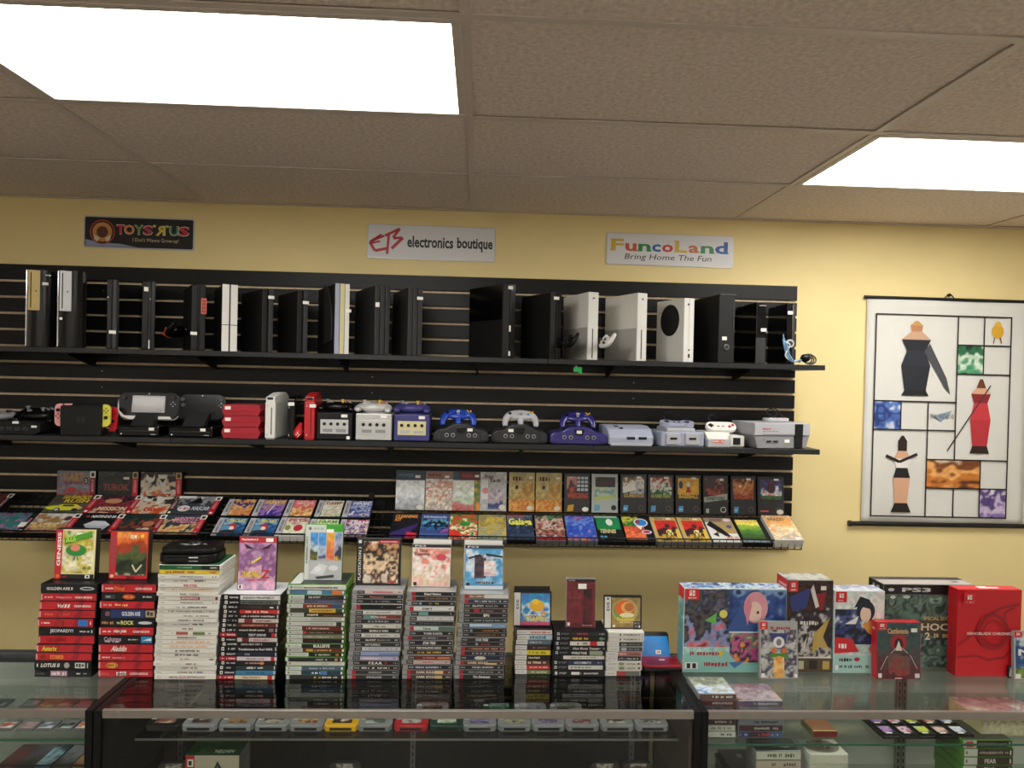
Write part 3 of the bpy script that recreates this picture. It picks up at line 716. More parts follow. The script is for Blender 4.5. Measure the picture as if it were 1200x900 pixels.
stack('p2', 253, 259, 324, 796, 697, .135, 'case_black', 'game case', 'the tall black stack', [
 (1.15, 'white-spined', ps2('#dcdad8', ('t', .37, .25, .9, .72, 'INDIGO PROPHECY', '#303034'))),
 (1, 'grey-green-spined', ps2('#5c625a', ('m', .35, .3, .85, .7, '#1c1c1c'))), (1, 'dark brown-spined', ps2('#2c2220', ('m', .45, .3, .7, .6, '#5c4a44'), ('r', .84, .3, .9, .6, WH))),
 (1, 'red-spined', ps2('#b8322e', ('m', .42, .2, .85, .8, '#e8c8c0'))), (1, 'black long-lettered', ps2('#17171a', ('m', .36, .25, .93, .7, '#e0dcd8'))),
 (1, 'pink and white spined', ps2('#c8bcb4', ('r', .42, 0, .56, 1, '#7a2c34'), ('m', .62, .2, .88, .7, '#8a4a54'))), (1, 'dark red-spined', ps2('#5c241e', ('m', .38, .25, .82, .72, '#d89070'))),
 (1.1, 'black white-lettered', ps2('#17171a', ('t', .34, .25, .78, .72, 'grand theft auto', WH), ('r', .85, .1, .93, .9, '#8a6a80'))), (1, 'black red-tabbed', ps2('#17171a', ('t', .5, .2, .8, .8, 'TEST DRIVE', '#d8d4d8', .2), ('r', .9, 0, .96, 1, '#b02430'), red=True)),
 (1, 'white and maroon spined', ps2('#c8bcb8', ('r', .4, 0, .52, 1, '#6a2028'), ('m', .55, .2, .85, .7, '#a04860'))), (1, 'black plain-lettered', ps2('#17171a', ('t', .37, .25, .72, .72, 'DEVIL MAY CRY 3', '#d0ccc8'))),
 (1.15, 'black bold-lettered', ps2('#17171a', ('t', .34, .2, .92, .68, 'Tombstone to Red 2002', '#e8e4e0'))), (1, 'navy-spined', ps2('#20243a', ('m', .43, .25, .55, .75, '#a8a8b8'))),
 (1, 'pale pink-spined', ps2('#d8c8cc', ('m', .48, .25, .78, .7, '#7c5c78'), ('r', .9, 0, .96, 1, '#b02430'), red=True)), (1, 'black orange-specked', ps2('#1c1a1c', ('m', .46, .25, .7, .75, '#c8a088'), ('e', .74, .5, .04, .4, '#d8804a'))),
 (1, 'slate-spined', ps2('#2c3434', ('m', .5, .2, .78, .78, '#e0dcd0'))), (1.1, 'sky blue-spined', ps2('#3a7aa0', ('m', .5, .25, .82, .7, '#1c4868'))),
 (1, 'cream-spined', ps2('#d8ccb0', ('t', .46, .25, .76, .72, 'FINAL FANTASY X', '#604840'), ('r', .88, 0, .96, 1, '#b02430'), red=True)),
], seed=14, tops=[('r', 0, 0, 1, 1, '#c8c8ca')])
def xb(bg, *ops, wl=.27): return [('r', 0, 0, 1, 1, bg), ('r', 0, 0, wl, 1, '#c8cac4'), ('e', .055, .5, .016, .26, '#6a6e68'), ('m', .09, .32, wl - .03, .66, '#a4a8a0'), ('r', .955, .15, .985, .85, '#e0e0da')] + list(ops)
stack('x', 334, 337, 403.5, 796, 685, .135, 'case_green', 'game case', 'the green-edged stack', [
 (1.2, 'white', xb('#d8d8cc', ('m', .27, .25, .86, .6, '#3c3c3a'))), (1.05, 'blue and orange', xb('#4c78a0', ('r', .35, 0, .6, 1, '#b8c8d4'), ('r', .78, 0, .95, 1, '#d8743c'), wl=.05)),
 (1, 'black', xb('#1c1c1e', ('t', .34, .22, .55, .75, 'CALL OF DUTY', WH), ('m', .58, .3, .85, .6, '#6a6a6a'))), (1, 'violet-grey', xb('#5c5a74', ('r', .5, .2, .8, .7, '#6c6c88'))),
 (1, 'red and blue', xb('#7a241c', ('m', .35, .25, .7, .75, '#e8d8c0'), ('r', .78, 0, .94, 1, '#304a7a'))), (1, 'yellow-panelled', xb('#3c3a38', ('r', .38, 0, .84, 1, '#d8a83a'), ('m', .42, .25, .8, .7, '#6a4418'), wl=.05)),
 (1, 'brown-black', xb('#28201c', ('m', .32, .2, .52, .8, '#e4dcd0'), ('m', .6, .1, .95, .6, '#8a5c38'))), (1, 'plain grey', xb('#b8b8b0', ('m', .44, .35, .85, .65, '#7c7c78'), wl=.4)),
 (1, 'pale grey', xb('#c4c4bc', ('m', .4, .2, .8, .8, '#989890'), ('r', .86, 0, .95, 1, '#282828'), wl=.05)), (1, 'dark red', xb('#6a1c20', ('m', .35, .25, .75, .75, '#d8b8b0'))),
 (.9, 'maroon-black', xb('#3c2022', ('e', .31, .5, .03, .3, '#c04038'), ('m', .36, .3, .8, .6, '#a89490'))), (.95, 'grey-brown', xb('#7c7068', ('m', .3, .25, .8, .65, '#c8c0b4'))),
 (1.05, 'black red-lettered', xb('#181416', ('m', .32, .3, .6, .7, '#6a1c20'))), (1, 'black bold-lettered', xb('#1c1c1e', ('t', .48, .1, .76, .9, 'BULLSEYE', '#e0e0dc'))),
 (1, 'red and yellow', xb('#6a2a1c', ('r', .33, .2, .45, .8, '#c8a03a'), ('m', .48, .3, .78, .7, '#e8b070'))), (1, 'black script-lettered', xb('#1a1a1a', ('m', .5, .2, .76, .75, '#b8b8b0'), ('e', .88, .5, .03, .35, '#a07040'), wl=.38)),
 (1, 'black medallion-ended', xb('#1e1e1c', ('m', .52, .2, .76, .75, '#a8a8a0'), ('e', .88, .5, .03, .35, '#b08050'), wl=.05)), (1, 'white and pale green', xb('#ccd0c0', ('m', .6, .3, .72, .65, '#6a8858'), wl=.05)),
 (1, 'blue-grey', xb('#4a5478', ('m', .4, .3, .85, .7, '#b8b8cc'))), (1, 'night blue', xb('#24344c', ('m', .45, .2, .6, .8, '#c8dce8'), ('r', .6, 0, .72, 1, '#4a78a8'))),
 (1, 'black yellow-lettered', xb('#222220', ('m', .45, .25, .6, .75, '#d8b048'), ('m', .62, .25, .88, .75, '#d4d4cc'), wl=.05)),
], seed=15, tops=[('r', 0, 0, 1, 1, '#303430'), ('r', .02, .02, .2, .98, '#c4c8c0')])
def ps3(bg, *ops, tag_='PS3', red=False):
    l = [('r', 0, 0, 1, 1, bg), ('r', 0, 0, .09, 1, '#8c8d8c')]
    if red: l += [('r', .085, 0, .165, 1, '#a8202c')]
    else: l += [('r', .09, .05, .235, .95, '#1a1a1c'), ('t', .115, .3, .21, .7, 'PS3', '#b0b0b0')]
    return l + [('m', .90, .3, .975, .7, '#b8b8b8' if bg < '#8' else '#303030')] + list(ops)
M3 = lambda bg, a, b, c, red=False: ps3(bg, ('m', a, .25, b, .75, c), red=red)
T3 = lambda bg, a, b, s_, c, red=False: ps3(bg, ('t', a, .22, b, .76, s_, c), red=red)
stack('s1', 406, 413, 466.5, 796, 691, .135, 'case_clear_grey', 'clear game case', 'the first grey stack', [
 (1, 'pink and white', M3('#d8c0c0', .4, .8, '#b83848')), (1, 'black red-lettered', T3('#1e1c1e', .35, .62, 'Resonance', '#d07070')), (1.05, 'black grey-lettered', M3('#202022', .38, .75, '#8a8a8c')),
 (1.35, 'solid black', ps3('#101012', ('e', .6, .5, .02, .2, '#505050'), red=True)), (1, 'white', M3('#d4d2cc', .3, .8, '#8c8a88')),
 (1, 'teal and red', ps3('#8a3a34', ('r', .25, 0, .5, 1, '#5c8c84'), ('t', .4, .25, .7, .75, 'Ni No Kuni', WH))), (1, 'dark grey', M3('#26282a', .35, .85, '#b8b8b8')), (1, 'cream', M3('#c8c4b4', .45, .7, '#5c5850')),
 (1, 'black bold-lettered', T3('#1a1a1c', .38, .75, 'BORN 2 WIN', WH)), (1, 'off-white', M3('#d0cec8', .3, .8, '#7c7a78')), (1, 'black two-tone-lettered', ps3('#1c1c1e', ('t', .32, .25, .53, .75, 'CALL OF DUTY', WH), ('t', .56, .3, .82, .7, 'BLACK OPS', '#a0a0a0'))),
 (1, 'charcoal', T3('#262624', .3, .6, 'BATTLEFIELD', '#d0d0c8')), (1, 'white-lilac', M3('#ccd0d8', .3, .85, '#8890a0')), (1, 'blue-lilac', ps3('#8a98bc', ('r', .6, 0, 1, .6, '#6a7ca8'))),
 (1, 'pale lavender', ps3('#b4b0cc', ('r', .3, .2, .6, .6, '#d8c0d0'))), (1.1, 'black bold-white-lettered', ps3('#1a1a1c', ('t', .4, .18, .68, .82, 'F.E.A.R.', '#f0ece8'), ('t', .72, .2, .76, .8, '3', '#c03030'))),
 (1, 'black long-lettered', M3('#161618', .26, .82, '#e0dcd8')), (1, 'grey-lettered red-tabbed', T3('#2a2a2c', .42, .68, 'HOMEFRONT', '#b0b0b0', True)), (1, 'red-tabbed', T3('#242426', .38, .68, 'BORDERLANDS', '#c8c4c4', True)),
], seed=16, inset=.12)
stack('s2', 470, 477, 528, 796, 693, .135, 'case_clear_grey', 'clear game case', 'the second grey stack', [
 (1, 'black white-lettered', T3('#1c1c1e', .35, .7, 'Dead Nation', WH, True)), (1, 'dark brown', M3('#2c2420', .3, .85, '#8a7058', True)), (1, 'black gold-lettered', ps3('#1a1a1a', ('e', .27, .5, .03, .35, '#88a8d0'), ('m', .45, .25, .65, .75, '#c0a050'))),
 (1.05, 'white', T3('#d6d4d0', .35, .56, 'DiRT', '#202024', True)), (1, 'teal-black', ps3('#1e2422', ('r', .25, 0, .45, 1, '#6a9890'))), (1.1, 'white script-lettered', M3('#d0ced0', .35, .75, '#8c8a90')), (1, 'dark grey', M3('#26282a', .3, .75, '#5c6064')),
 (1, 'mint', ps3('#bccdc4', ('t', .35, .2, .52, .8, 'Yakuza', '#303a3a'), ('r', .68, 0, 1, 1, '#506a60'), red=True)), (1, 'black bold-lettered', T3('#1e1e20', .38, .78, 'TOMB RAIDER', '#d8d4d0')), (.9, 'charcoal', M3('#343436', .38, .7, '#a8a0a8', True)),
 (1.1, 'black italic-lettered', ps3('#202022', ('t', .38, .15, .65, .85, 'STAR TREK', '#e0dcd8', .2))), (.95, 'black wide-lettered', T3('#1a1a1c', .24, .76, 'THE WALKING DEAD', WH)), (1, 'gold-lettered', M3('#2a241c', .3, .82, '#d8b050')),
 (1, 'crimson', ps3('#6a1c22', ('r', .7, .2, .95, .7, '#c8804a'), ('m', .35, .3, .65, .7, '#c89080'))), (1, 'pale pink', ps3('#c8b4b0', ('t', .42, .3, .66, .75, 'ASURA', '#b83030'))), (1.05, 'navy-black', M3('#1c1e28', .25, .78, '#c8c8cc')),
 (1, 'gold and red', ps3('#5c2a20', ('t', .28, .2, .68, .85, 'DARK SOULS', '#e8e0d0'), ('r', .66, .1, .84, .9, '#d8b878'), red=True)), (1, 'black gold-ended', ps3('#2c2420', ('t', .28, .2, .68, .85, 'DARK SOULS', '#e0d8c8'), ('r', .68, .1, .82, .9, '#c8a870'), red=True)),
], seed=17, inset=.12)
stack('s3', 532, 539, 590, 796, 696, .135, 'case_clear_grey', 'clear game case', 'the third grey stack', [
 (1.05, 'white and brown', ps3('#8a6a4c', ('r', .5, 0, 1, 1, '#d4d0cc'), ('m', .2, .3, .5, .75, '#e0d4c0'), red=True)), (1, 'blue-black', M3('#2a3444', .3, .85, '#d0d4dc', True)), (1.05, 'black two-tone-lettered', ps3('#181818', ('t', .26, .25, .5, .75, 'CALL OF DUTY', WH), ('t', .54, .3, .8, .7, 'BLACK OPS', '#a8a8a8'))),
 (1, 'dark red', ps3('#3c1c1e', ('r', .3, 0, .42, 1, '#a02c34'), ('m', .45, .3, .72, .6, '#a89898'))), (1.1, 'black monogrammed', ps3('#222222', ('m', .45, .1, .62, .9, '#d8d4cc'))), (1.2, 'slate', M3('#2c3034', .3, .9, '#90989c')),
 (1.05, 'light blue', ps3('#7a98bc', ('r', .25, .4, .7, 1, '#b8ccdc'))), (1, 'black orange-lettered', ps3('#221e1c', ('e', .27, .5, .03, .35, '#78a0c8'), ('m', .5, .3, .85, .7, '#c8884c'))), (1, 'dark brown', M3('#2a211c', .35, .85, '#8c6848')),
 (1, 'black italic-lettered', ps3('#1e1e20', ('t', .38, .15, .65, .85, 'STAR TREK', '#e0dcd8', .2))), (1, 'black red-worded', ps3('#26262a', ('e', .42, .5, .03, .3, '#a8b0b8'), ('m', .5, .3, .7, .7, '#c85848'))), (1, 'rust', M3('#4c2018', .25, .85, '#c89078', True)), (1, 'black', M3('#202024', .3, .8, '#a8a8ac', True)),
 (1.1, 'navy cream-centred', ps3('#1e2848', ('e', .5, .5, .12, .45, '#d0ccb8'))), (1, 'brown and cream', ps3('#4a3220', ('t', .24, .2, .66, .85, 'DARK SOULS', '#e0d0a8'), ('r', .6, .05, .85, .5, '#d0b888'), red=True)), (1, 'black clean-lettered', T3('#1e1e20', .36, .8, 'NINJA GAIDEN', '#d8d4d0')),
 (1, 'charcoal', M3('#28282a', .28, .8, '#98989a', True)), (1.1, 'black slanted-lettered', ps3('#161618', ('t', .36, .2, .72, .8, 'The Darkness', '#e8e4e0', .25), red=True)),
], seed=18, inset=.12)
def ds(bg, *ops): return [('r', 0, 0, 1, 1, bg), ('r', 0, 0, .33, 1, '#d8d6d0'), ('m', .06, .32, .28, .62, '#a0a0a0')] + list(ops)
stack('d1', 602, 605, 645, 790, 738, .125, 'case_black', 'small game case', 'the blue-topped short stack', [
 (1, 'white red-lettered', ds('#d4cec4', ('m', .4, .25, .95, .7, '#b85a50'))), (1.1, 'blue and white', ds('#b0c4cc', ('m', .36, .1, .85, .85, '#4c7890'))), (1.05, 'grey-blue', ds('#607078', ('m', .4, .3, .8, .7, '#c0c8cc'))), (1, 'dark wine', ds('#3c2426', ('m', .45, .3, .9, .6, '#a08078'))),
 (1.1, 'yellow', ds('#d8c42c', ('m', .4, .25, .9, .75, '#54782c'))), (1, 'black', ds('#1c1a1c', ('m', .38, .25, .7, .7, '#d8c8a8'))), (1, 'brown', ds('#54382c', ('m', .38, .2, .9, .8, '#e0c8b0'))), (1, 'red', ds('#c02c2c', ('m', .4, .3, .95, .65, '#f0d8d0'))), (1, 'olive', ds('#687850', ('m', .45, .25, .9, .7, '#c8c8a0'))),
], seed=19, inset=.05)
def psp(bg, *ops): return [('r', 0, 0, 1, 1, '#161618'), ('r', .04, .18, .085, .82, '#d8d8d8'), ('e', .062, .5, .012, .2, '#303034'), ('t', .12, .28, .28, .72, 'PSP', '#707074'), ('r', .31, .05, .98, .95, bg), ('m', .86, .3, .97, .7, '#b0b0b0')] + list(ops)
stack('ps', 646, 650, 708, 793, 740, .105, 'case_black', 'slim game case', 'the short black stack', [
 (1, 'black', psp('#2c2c34', ('m', .42, .25, .65, .8, '#b83840'))), (1, 'black rainbow-lettered', psp('#22221e', ('m', .34, .2, .65, .8, '#d8a83a'), ('e', .9, .5, .03, .4, '#50a060'))), (1.05, 'white red-boxed', psp('#d8d4c8', ('m', .45, .25, .65, .75, '#3c3834'), ('r', .7, 0, .84, 1, '#b02430'))),
 (1, 'black script-lettered', psp('#1c1c1e', ('t', .35, .2, .85, .75, 'Hot Shots Tennis', '#d8d4cc', .2))), (1, 'grey-panelled', psp('#20211f', ('t', .35, .2, .65, .75, 'WORLD TOUR', WH), ('r', .7, 0, .95, 1, '#94a088'))), (1, 'white', [('r', 0, 0, 1, 1, '#161618'), ('r', .2, .08, 1, .92, '#d0ccc4'), ('m', .35, .3, .85, .65, '#605c58')]),
 (1, 'navy', psp('#303a54', ('t', .42, .22, .75, .75, 'ACE COMBAT X', '#d8dce4'))), (1.05, 'pale grey', psp('#c8c8c0', ('m', .36, .3, .75, .7, '#50504c'))), (1.5, 'thick black', [('r', 0, 0, 1, 1, '#141416'), ('r', .04, .25, .09, .75, '#c8c8c8'), ('t', .13, .35, .27, .65, 'PSP', '#b8b8b8'), ('r', .36, .28, .52, .72, '#d8d4d0'), ('m', .54, .35, .88, .65, '#c8c4c0')]),
], seed=20, inset=.05)
stack('d2', 709, 713, 751.5, 792, 741, .125, 'case_white', 'small game case', 'the gold-topped short stack', [
 (1, 'white black-lettered', [('r', 0, 0, 1, 1, '#d8d6cc'), ('t', .42, .3, .9, .7, 'POKEMON X', '#303030'), ('e', .33, .5, .02, .3, '#303030')]), (1, 'white thin-lettered', [('r', 0, 0, 1, 1, '#d8d4ca'), ('t', .42, .3, .9, .7, 'POKEMON Y', '#303030'), ('e', .33, .5, .02, .3, '#303030')]),
 (1, 'dark grey', ds('#3a3a3c', ('m', .36, .15, .55, .8, '#a0a0a4'), ('m', .6, .3, .95, .65, '#888'))), (1, 'slate', ds('#44484c', ('e', .46, .5, .09, .4, '#a8b0b8'), ('m', .6, .3, .95, .65, '#999'))), (1, 'coral', ds('#a46a60', ('m', .36, .2, .6, .8, '#e0b0a0'), ('m', .65, .3, .95, .65, '#504040'))),
 (1, 'black', ds('#26262a', ('m', .36, .2, .55, .8, '#8c8c90'), ('m', .6, .3, .92, .7, '#c8c8c8'))), (1, 'white green-badged', ds('#d4d0c4', ('e', .43, .5, .09, .35, '#8a9a70'), ('m', .58, .3, .85, .65, '#706c68'), ('r', .9, .3, .96, .7, '#303030'))), (1, 'white olive-badged', ds('#d4d0c4', ('e', .43, .5, .09, .35, '#8a8a60'), ('m', .58, .3, .85, .65, '#706c68'), ('r', .9, .3, .96, .7, '#303030'))),
 (1.1, 'red and grey', ds('#6c6c66', ('r', .33, .1, .6, .9, '#a84038'))),
], seed=21, inset=.05)

# ------------------------------------------------------------------ cases standing on the stacks
def stand(key, x0, x1, ytop, d, body, lb, front, sides=None, tilt=7, back=.045, name='game_case', cat='game case', seed=0, rz=0, hh=None, lift=0, dz=0):
    zt, Y, X0, W_ = TOPZ[key]
    y = Y + back
    xm = (x0 + x1) / 2
    a = PY(x0, ytop + 40, y).x; b = PY(x1, ytop + 40, y).x
    h = (PY(xm, ytop, y + .02).z - zt) / cos(radians(tilt)) if hh is None else hh
    return box_item(name, lb, cat, ((a + b) / 2, y, zt + dz), b - a, h, d, body, front, rot=(-radians(tilt), 0, radians(rz)), seed=seed, sides=sides)
o = stand('g1', 63, 111, 619, .026, 'case_black', 'cartridge box standing on the leftmost stack, white cover with a red side band', [
 ('r', 0, 0, 1, 1, '#e8dca0'), ('a', .18, .12, .95, .97, ['#3a5a2a', '#d8c860', '#e8e4c8', '#c8b84a', '#d8d4b8', '#6a8a3a'], 4), ('r', 0, 0, .17, 1, '#c02430'), ('v', .045, .26, .135, .94, 'GENESIS', '#f4ece8'), ('e', .085, .06, .05, .035, '#e87030'),
 ('e', .52, .58, .26, .12, '#2f8a3c'), ('e', .5, .63, .12, .07, '#e08a70'), ('s', [(.5, .45), (.48, .38)], .03, '#2f7a34'), ('s', [(.56, .45), (.58, .38)], .03, '#2f7a34'), ('p', [(.22, .82), (.9, .97), (.92, .86), (.24, .70)], '#4a9a2a'), ('t', .26, .74, .5, .9, 'BOOG', '#b8e050', .1), ('r', .17, 0, 1, .1, '#18181c'), ('m', .2, .03, .34, .07, '#a03040'), ('r', .78, .02, .9, .09, WH), ('r', .82, .035, .87, .075, '#222')],
 seed=51, rz=0, tilt=4)
sticker(o, .012, -.0005, .133, .018, .011)
o = stand('g2', 127, 173, 621, .026, 'case_black', 'cartridge box standing on the second red stack, orange sky cover over dark green shapes', [
 ('r', 0, 0, 1, 1, '#c02430'), ('a', .17, .08, .97, .98, ['#d8d0b0', '#2c3824', '#1c2418', '#4a5a30', '#a83a20', '#e0702c', '#e8a83a'], 4.5, 1, .75), ('v', .045, .25, .12, .9, 'GENESIS', '#8a5058'), ('e', .08, .06, .05, .035, '#e8c0a0'), ('t', .2, .82, .75, .95, 'JUNGLE', '#e8a060'), ('t', .45, .01, .68, .06, 'SEGA', '#401010'), ('s', [(.6, .3), (.7, .15), (.85, .3)], .04, '#d8d4b0'), ('e', .84, .9, .05, .04, '#e8c840')],
 seed=52, tilt=4)
sticker(o, .012, -.0005, .128, .018, .011)
o = stand('p2', 278, 323, 628, .014, 'case_black', 'game case on the black stack, mauve cover with a deep red top strip', [
 ('a', 0, 0, 1, .9, ['#6a4a78', '#a88ab0', '#d0a0b8', '#8a5a88', '#b890b8', '#c87898'], 4), ('r', 0, .89, 1, 1, '#b42434'), ('t', .06, .92, .5, .97, 'PlayStation.2', '#f0d8d8'), ('p', [(.12, .88), (.34, .8), (.4, .76), (.2, .78)], '#3a2030'), ('p', [(.88, .88), (.66, .8), (.6, .76), (.8, .78)], '#3a2030'), ('t', .1, .24, .62, .36, 'DRAGONBALL', '#e8c83a'), ('t', .62, .22, .85, .38, 'Z', '#c03040'), ('m', .2, .17, .8, .21, '#c02838'), ('s', [(.35, .5), (.6, .62)], .05, '#e0c850'), ('r', .02, .02, .13, .1, WH), ('r', .05, .03, .1, .09, '#222')],
 seed=53, tilt=5)
sticker(o, .035, -.0005, .152, .022, .011)
o = stand('x', 356, 401, 614, .014, 'case_green', 'game case on the green-edged stack, white cover with four coloured panels', [
 ('r', 0, 0, 1, 1, '#cfd2cc'), ('r', .10, 0, 1, .87, '#c8ccd0'), ('r', .55, .87, 1, 1, '#3c9a30'), ('e', .12, .93, .04, .03, '#6a6e6a'), ('t', .2, .91, .48, .95, 'XBOX 360', '#a0a4a0'), ('a', .14, .36, .34, .86, ['#8a7a30', '#3a4a2c', '#b8c8d0', '#3a88c8', '#5aa0d8'], 4, 1, .7), ('a', .36, .36, .56, .86, ['#d0d0d8', '#20285a', '#a8b8d0', '#4a90d0', '#5aa8e0'], 4, 1, .7), ('a', .58, .36, .78, .86, ['#e0a090', '#d86a40', '#e08a50', '#e8a83a', '#eab040'], 4, 1, .7), ('a', .80, .36, .98, .86, ['#c8a030', '#303048', '#a8a8c0', '#7890b8', '#88a8c8'], 4, 1, .7), ('r', .12, .0, 1, .35, '#b4b8bc'), ('p', [(.14, .12), (.4, .30), (.62, .26), (.5, .08)], '#d4d6d8'), ('e', .36, .2, .1, .05, '#e4e4e6'), ('e', .78, .22, .13, .05, '#d8dadc'), ('p', [(.3, .06), (.8, .1), (.8, .05), (.35, .02)], '#3c4044'), ('v', .03, .3, .08, .8, 'DREAMCAST', '#6a6e70')],
 {'top': [('r', 0, 0, 1, 1, '#78c040')]}, seed=54, tilt=5)
sticker(o, .018, -.0005, .150, .022, .011)
o = stand('s1', 417, 469, 630, .016, 'case_black', 'black game case on the first grey stack, sepia cover of tangled shapes', [
 ('r', 0, 0, 1, 1, '#18181a'), ('a', .15, .04, .96, .94, ['#c8bcb0', '#d8c8b8', '#4a2c20', '#e0c4a0', '#241814', '#b88860', '#e8d8c0'], 4), ('r', .5, .9, .98, .97, '#a82430'), ('m', .54, .92, .92, .95, '#e8c8c8'), ('r', .03, .9, .10, .97, '#d8d8d8'), ('v', .035, .1, .1, .82, 'PLAYSTATION 3', '#d0ccc8'), ('r', .72, .05, .92, .09, '#a83040')],
 seed=55, tilt=5)
for ky, a, b, yt, sd, lb, fr in (('s2', 482, 528, 637, 56, 'clear game case on the second grey stack, cream cover with pink shapes', [('r', 0, 0, 1, 1, '#e4d6cc'), ('a', .02, .02, .98, .9, ['#d890b8', '#e8b8b0', '#e0c8a8', '#ece0d8', '#e08878', '#ecdcd0', '#f0e4d8'], 4.5), ('r', 0, .93, 1, 1, '#202024'), ('t', .06, .945, .35, .985, 'PS3', '#d0d0d0'), ('t', .16, .82, .4, .9, 'Time', '#5a4a44'), ('t', .06, .72, .46, .81, 'Eternity', '#5a4a44'), ('e', .76, .7, .13, .08, '#c8485c'), ('r', .04, .03, .13, .11, '#2a2a2c')]),
  ('s3', 544, 590, 638, 57, 'clear game case on the third grey stack, sky blue cover with black and white shapes', [('r', 0, 0, 1, 1, '#5aa0cc'), ('a', .02, .12, .98, .92, ['#e0d8e0', '#8ab8d8', '#4a98cc', '#c8d8e4', '#58a4d4', '#4a9cd0'], 6), ('a', .25, .25, .55, .78, ['#3c2838', '#504050', '#2c2430', '#d8d0d8'], 4), ('a', .5, .3, .8, .65, ['#e8d8c0', '#d8a8b8', '#e8e0e0', '#e0c8a8'], 4), ('p', [(.08, .72), (.4, .8), (.4, .76), (.1, .68)], '#1c1c22'), ('p', [(.55, .82), (.98, .76), (.98, .72), (.55, .77)], '#1c1c22'), ('r', 0, .93, 1, 1, '#202024'), ('t', .06, .945, .35, .985, 'PS3', '#d0d0d0'), ('m', .3, .12, .75, .18, '#3a3a48'), ('r', 0, 0, 1, .08, '#c8d4e0'), ('r', .04, .08, .13, .15, '#2a2a2c')])):
    o = stand(ky, a, b, yt, .014, 'case_clear_grey', lb, fr, seed=sd, tilt=6)
    w2 = PY(b, 640, -1.15).x - PY(a, 640, -1.15).x
    zt, Y, X0, W_ = TOPZ[ky]; h_ = PY((a + b) / 2, yt - 6, Y + .088).z - zt - .012
    o2 = box_item('game_case', 'clear game case standing behind the ' + ('cream' if ky == 's2' else 'sky blue') + ' cover, only its pale top edge showing', 'game case', ((PY(a, 640, Y).x + PY(b, 640, Y).x) / 2 - .001, Y + .067, zt), w2, h_ + .012, .014, 'case_clear_grey', [('r', 0, 0, 1, 1, '#d8d4cc')], rot=(-radians(7), 0, radians(-2)), seed=sd)
o = stand('d1', 601.5, 646, 692, .016, 'case_black', 'small black game case with sea blue cover and yellow star shape, standing upright', [
 ('r', 0, 0, 1, 1, '#1a1a1c'), ('r', 0, .02, .17, .98, '#d8d6ce'), ('v', .06, .5, .13, .78, 'DS', '#606064'), ('a', .19, .03, .97, .96, ['#d070a0', '#3a80c0', '#c8d8e8', '#2a9ac0', '#4878c0', '#2f90c8'], 4), ('r', .19, .03, .97, .13, '#c85878'),
 ('e', .62, .6, .2, .17, '#e8b030'), ('e', .58, .72, .09, .08, '#f0c840'), ('e', .8, .38, .06, .05, '#e89850'), ('t', .3, .15, .88, .30, 'STARFY', '#2a1c10'), ('t', .31, .16, .87, .29, 'STARFY', '#f0d840'), ('m', .25, .31, .85, .35, WH)],
 seed=58, tilt=5, back=.03)
link('case_lid', MB().box(-.058, .056, .017, .021, .02, .121, .001).mesh('case_lid'), o).data.materials.append(MATS['case_black'])
o = stand('ps', 663.5, 698, 677, .014, 'case_clear_grey', 'narrow clear game case with dull maroon cover and a dark standing shape', [
 ('r', 0, 0, 1, 1, '#6e242c'), ('a', .02, .02, .98, .93, ['#5c1c24', '#742830', '#6a222a', '#7c2e36'], 6), ('a', .58, .05, .88, .8, ['#3c1a20', '#5c2028', '#301418'], 5), ('r', 0, .94, 1, 1, '#2c1c20'), ('m', .05, .955, .3, .985, '#a8a0a0'), ('m', .1, .6, .5, .61, '#a07078'), ('r', .03, .03, .12, .1, WH), ('m', .55, .03, .9, .05, '#d8c8c8')], seed=59, tilt=4, back=.035)
sticker(o, 0.004, -.0008, .128, .026, .016)
o = stand('d2', 708, 752, 697, .016, 'case_black', 'small black game case with gold cover and curled orange shape, tilted slightly', [
 ('r', 0, 0, 1, 1, '#1a1a1c'), ('r', 0, .02, .17, .98, '#d8d6ce'), ('e', .085, .92, .035, .035, '#4a6a8c'), ('v', .05, .55, .13, .82, 'DS', '#505058'), ('a', .19, .03, .97, .96, ['#8a7440', '#a08850', '#98804a', '#ac9458'], 6), ('e', .55, .55, .36, .37, '#b8a870'), ('e', .52, .58, .3, .31, '#7c9a48'), ('e', .55, .64, .27, .24, '#e0662c'), ('e', .62, .66, .18, .17, '#e8b060'), ('e', .66, .67, .13, .13, '#b87040'), ('e', .6, .42, .2, .08, '#e8e0b0'), ('t', .33, .24, .8, .36, 'Pokemon', '#e8d048', .1), ('m', .38, .17, .78, .22, '#e8c8a0'), ('r', .22, .05, .28, .12, WH)],
 seed=60, tilt=5, back=.03)
sticker(o, .018, -.0008, .070, .02, .014)
b_ = MB().box(.033, .056, -.0035, -.001, .0, .024, .0008); b_.build('cartridge', 'case_black', o)
k = Ink(); k.raster(0, 0, .018, .016, paint(5, ['#d8d8d4', '#404048', '#b8b8b8'], 8, 8, 3)); k.put('cartridge_label', o, (.0355, -.0037, .005))

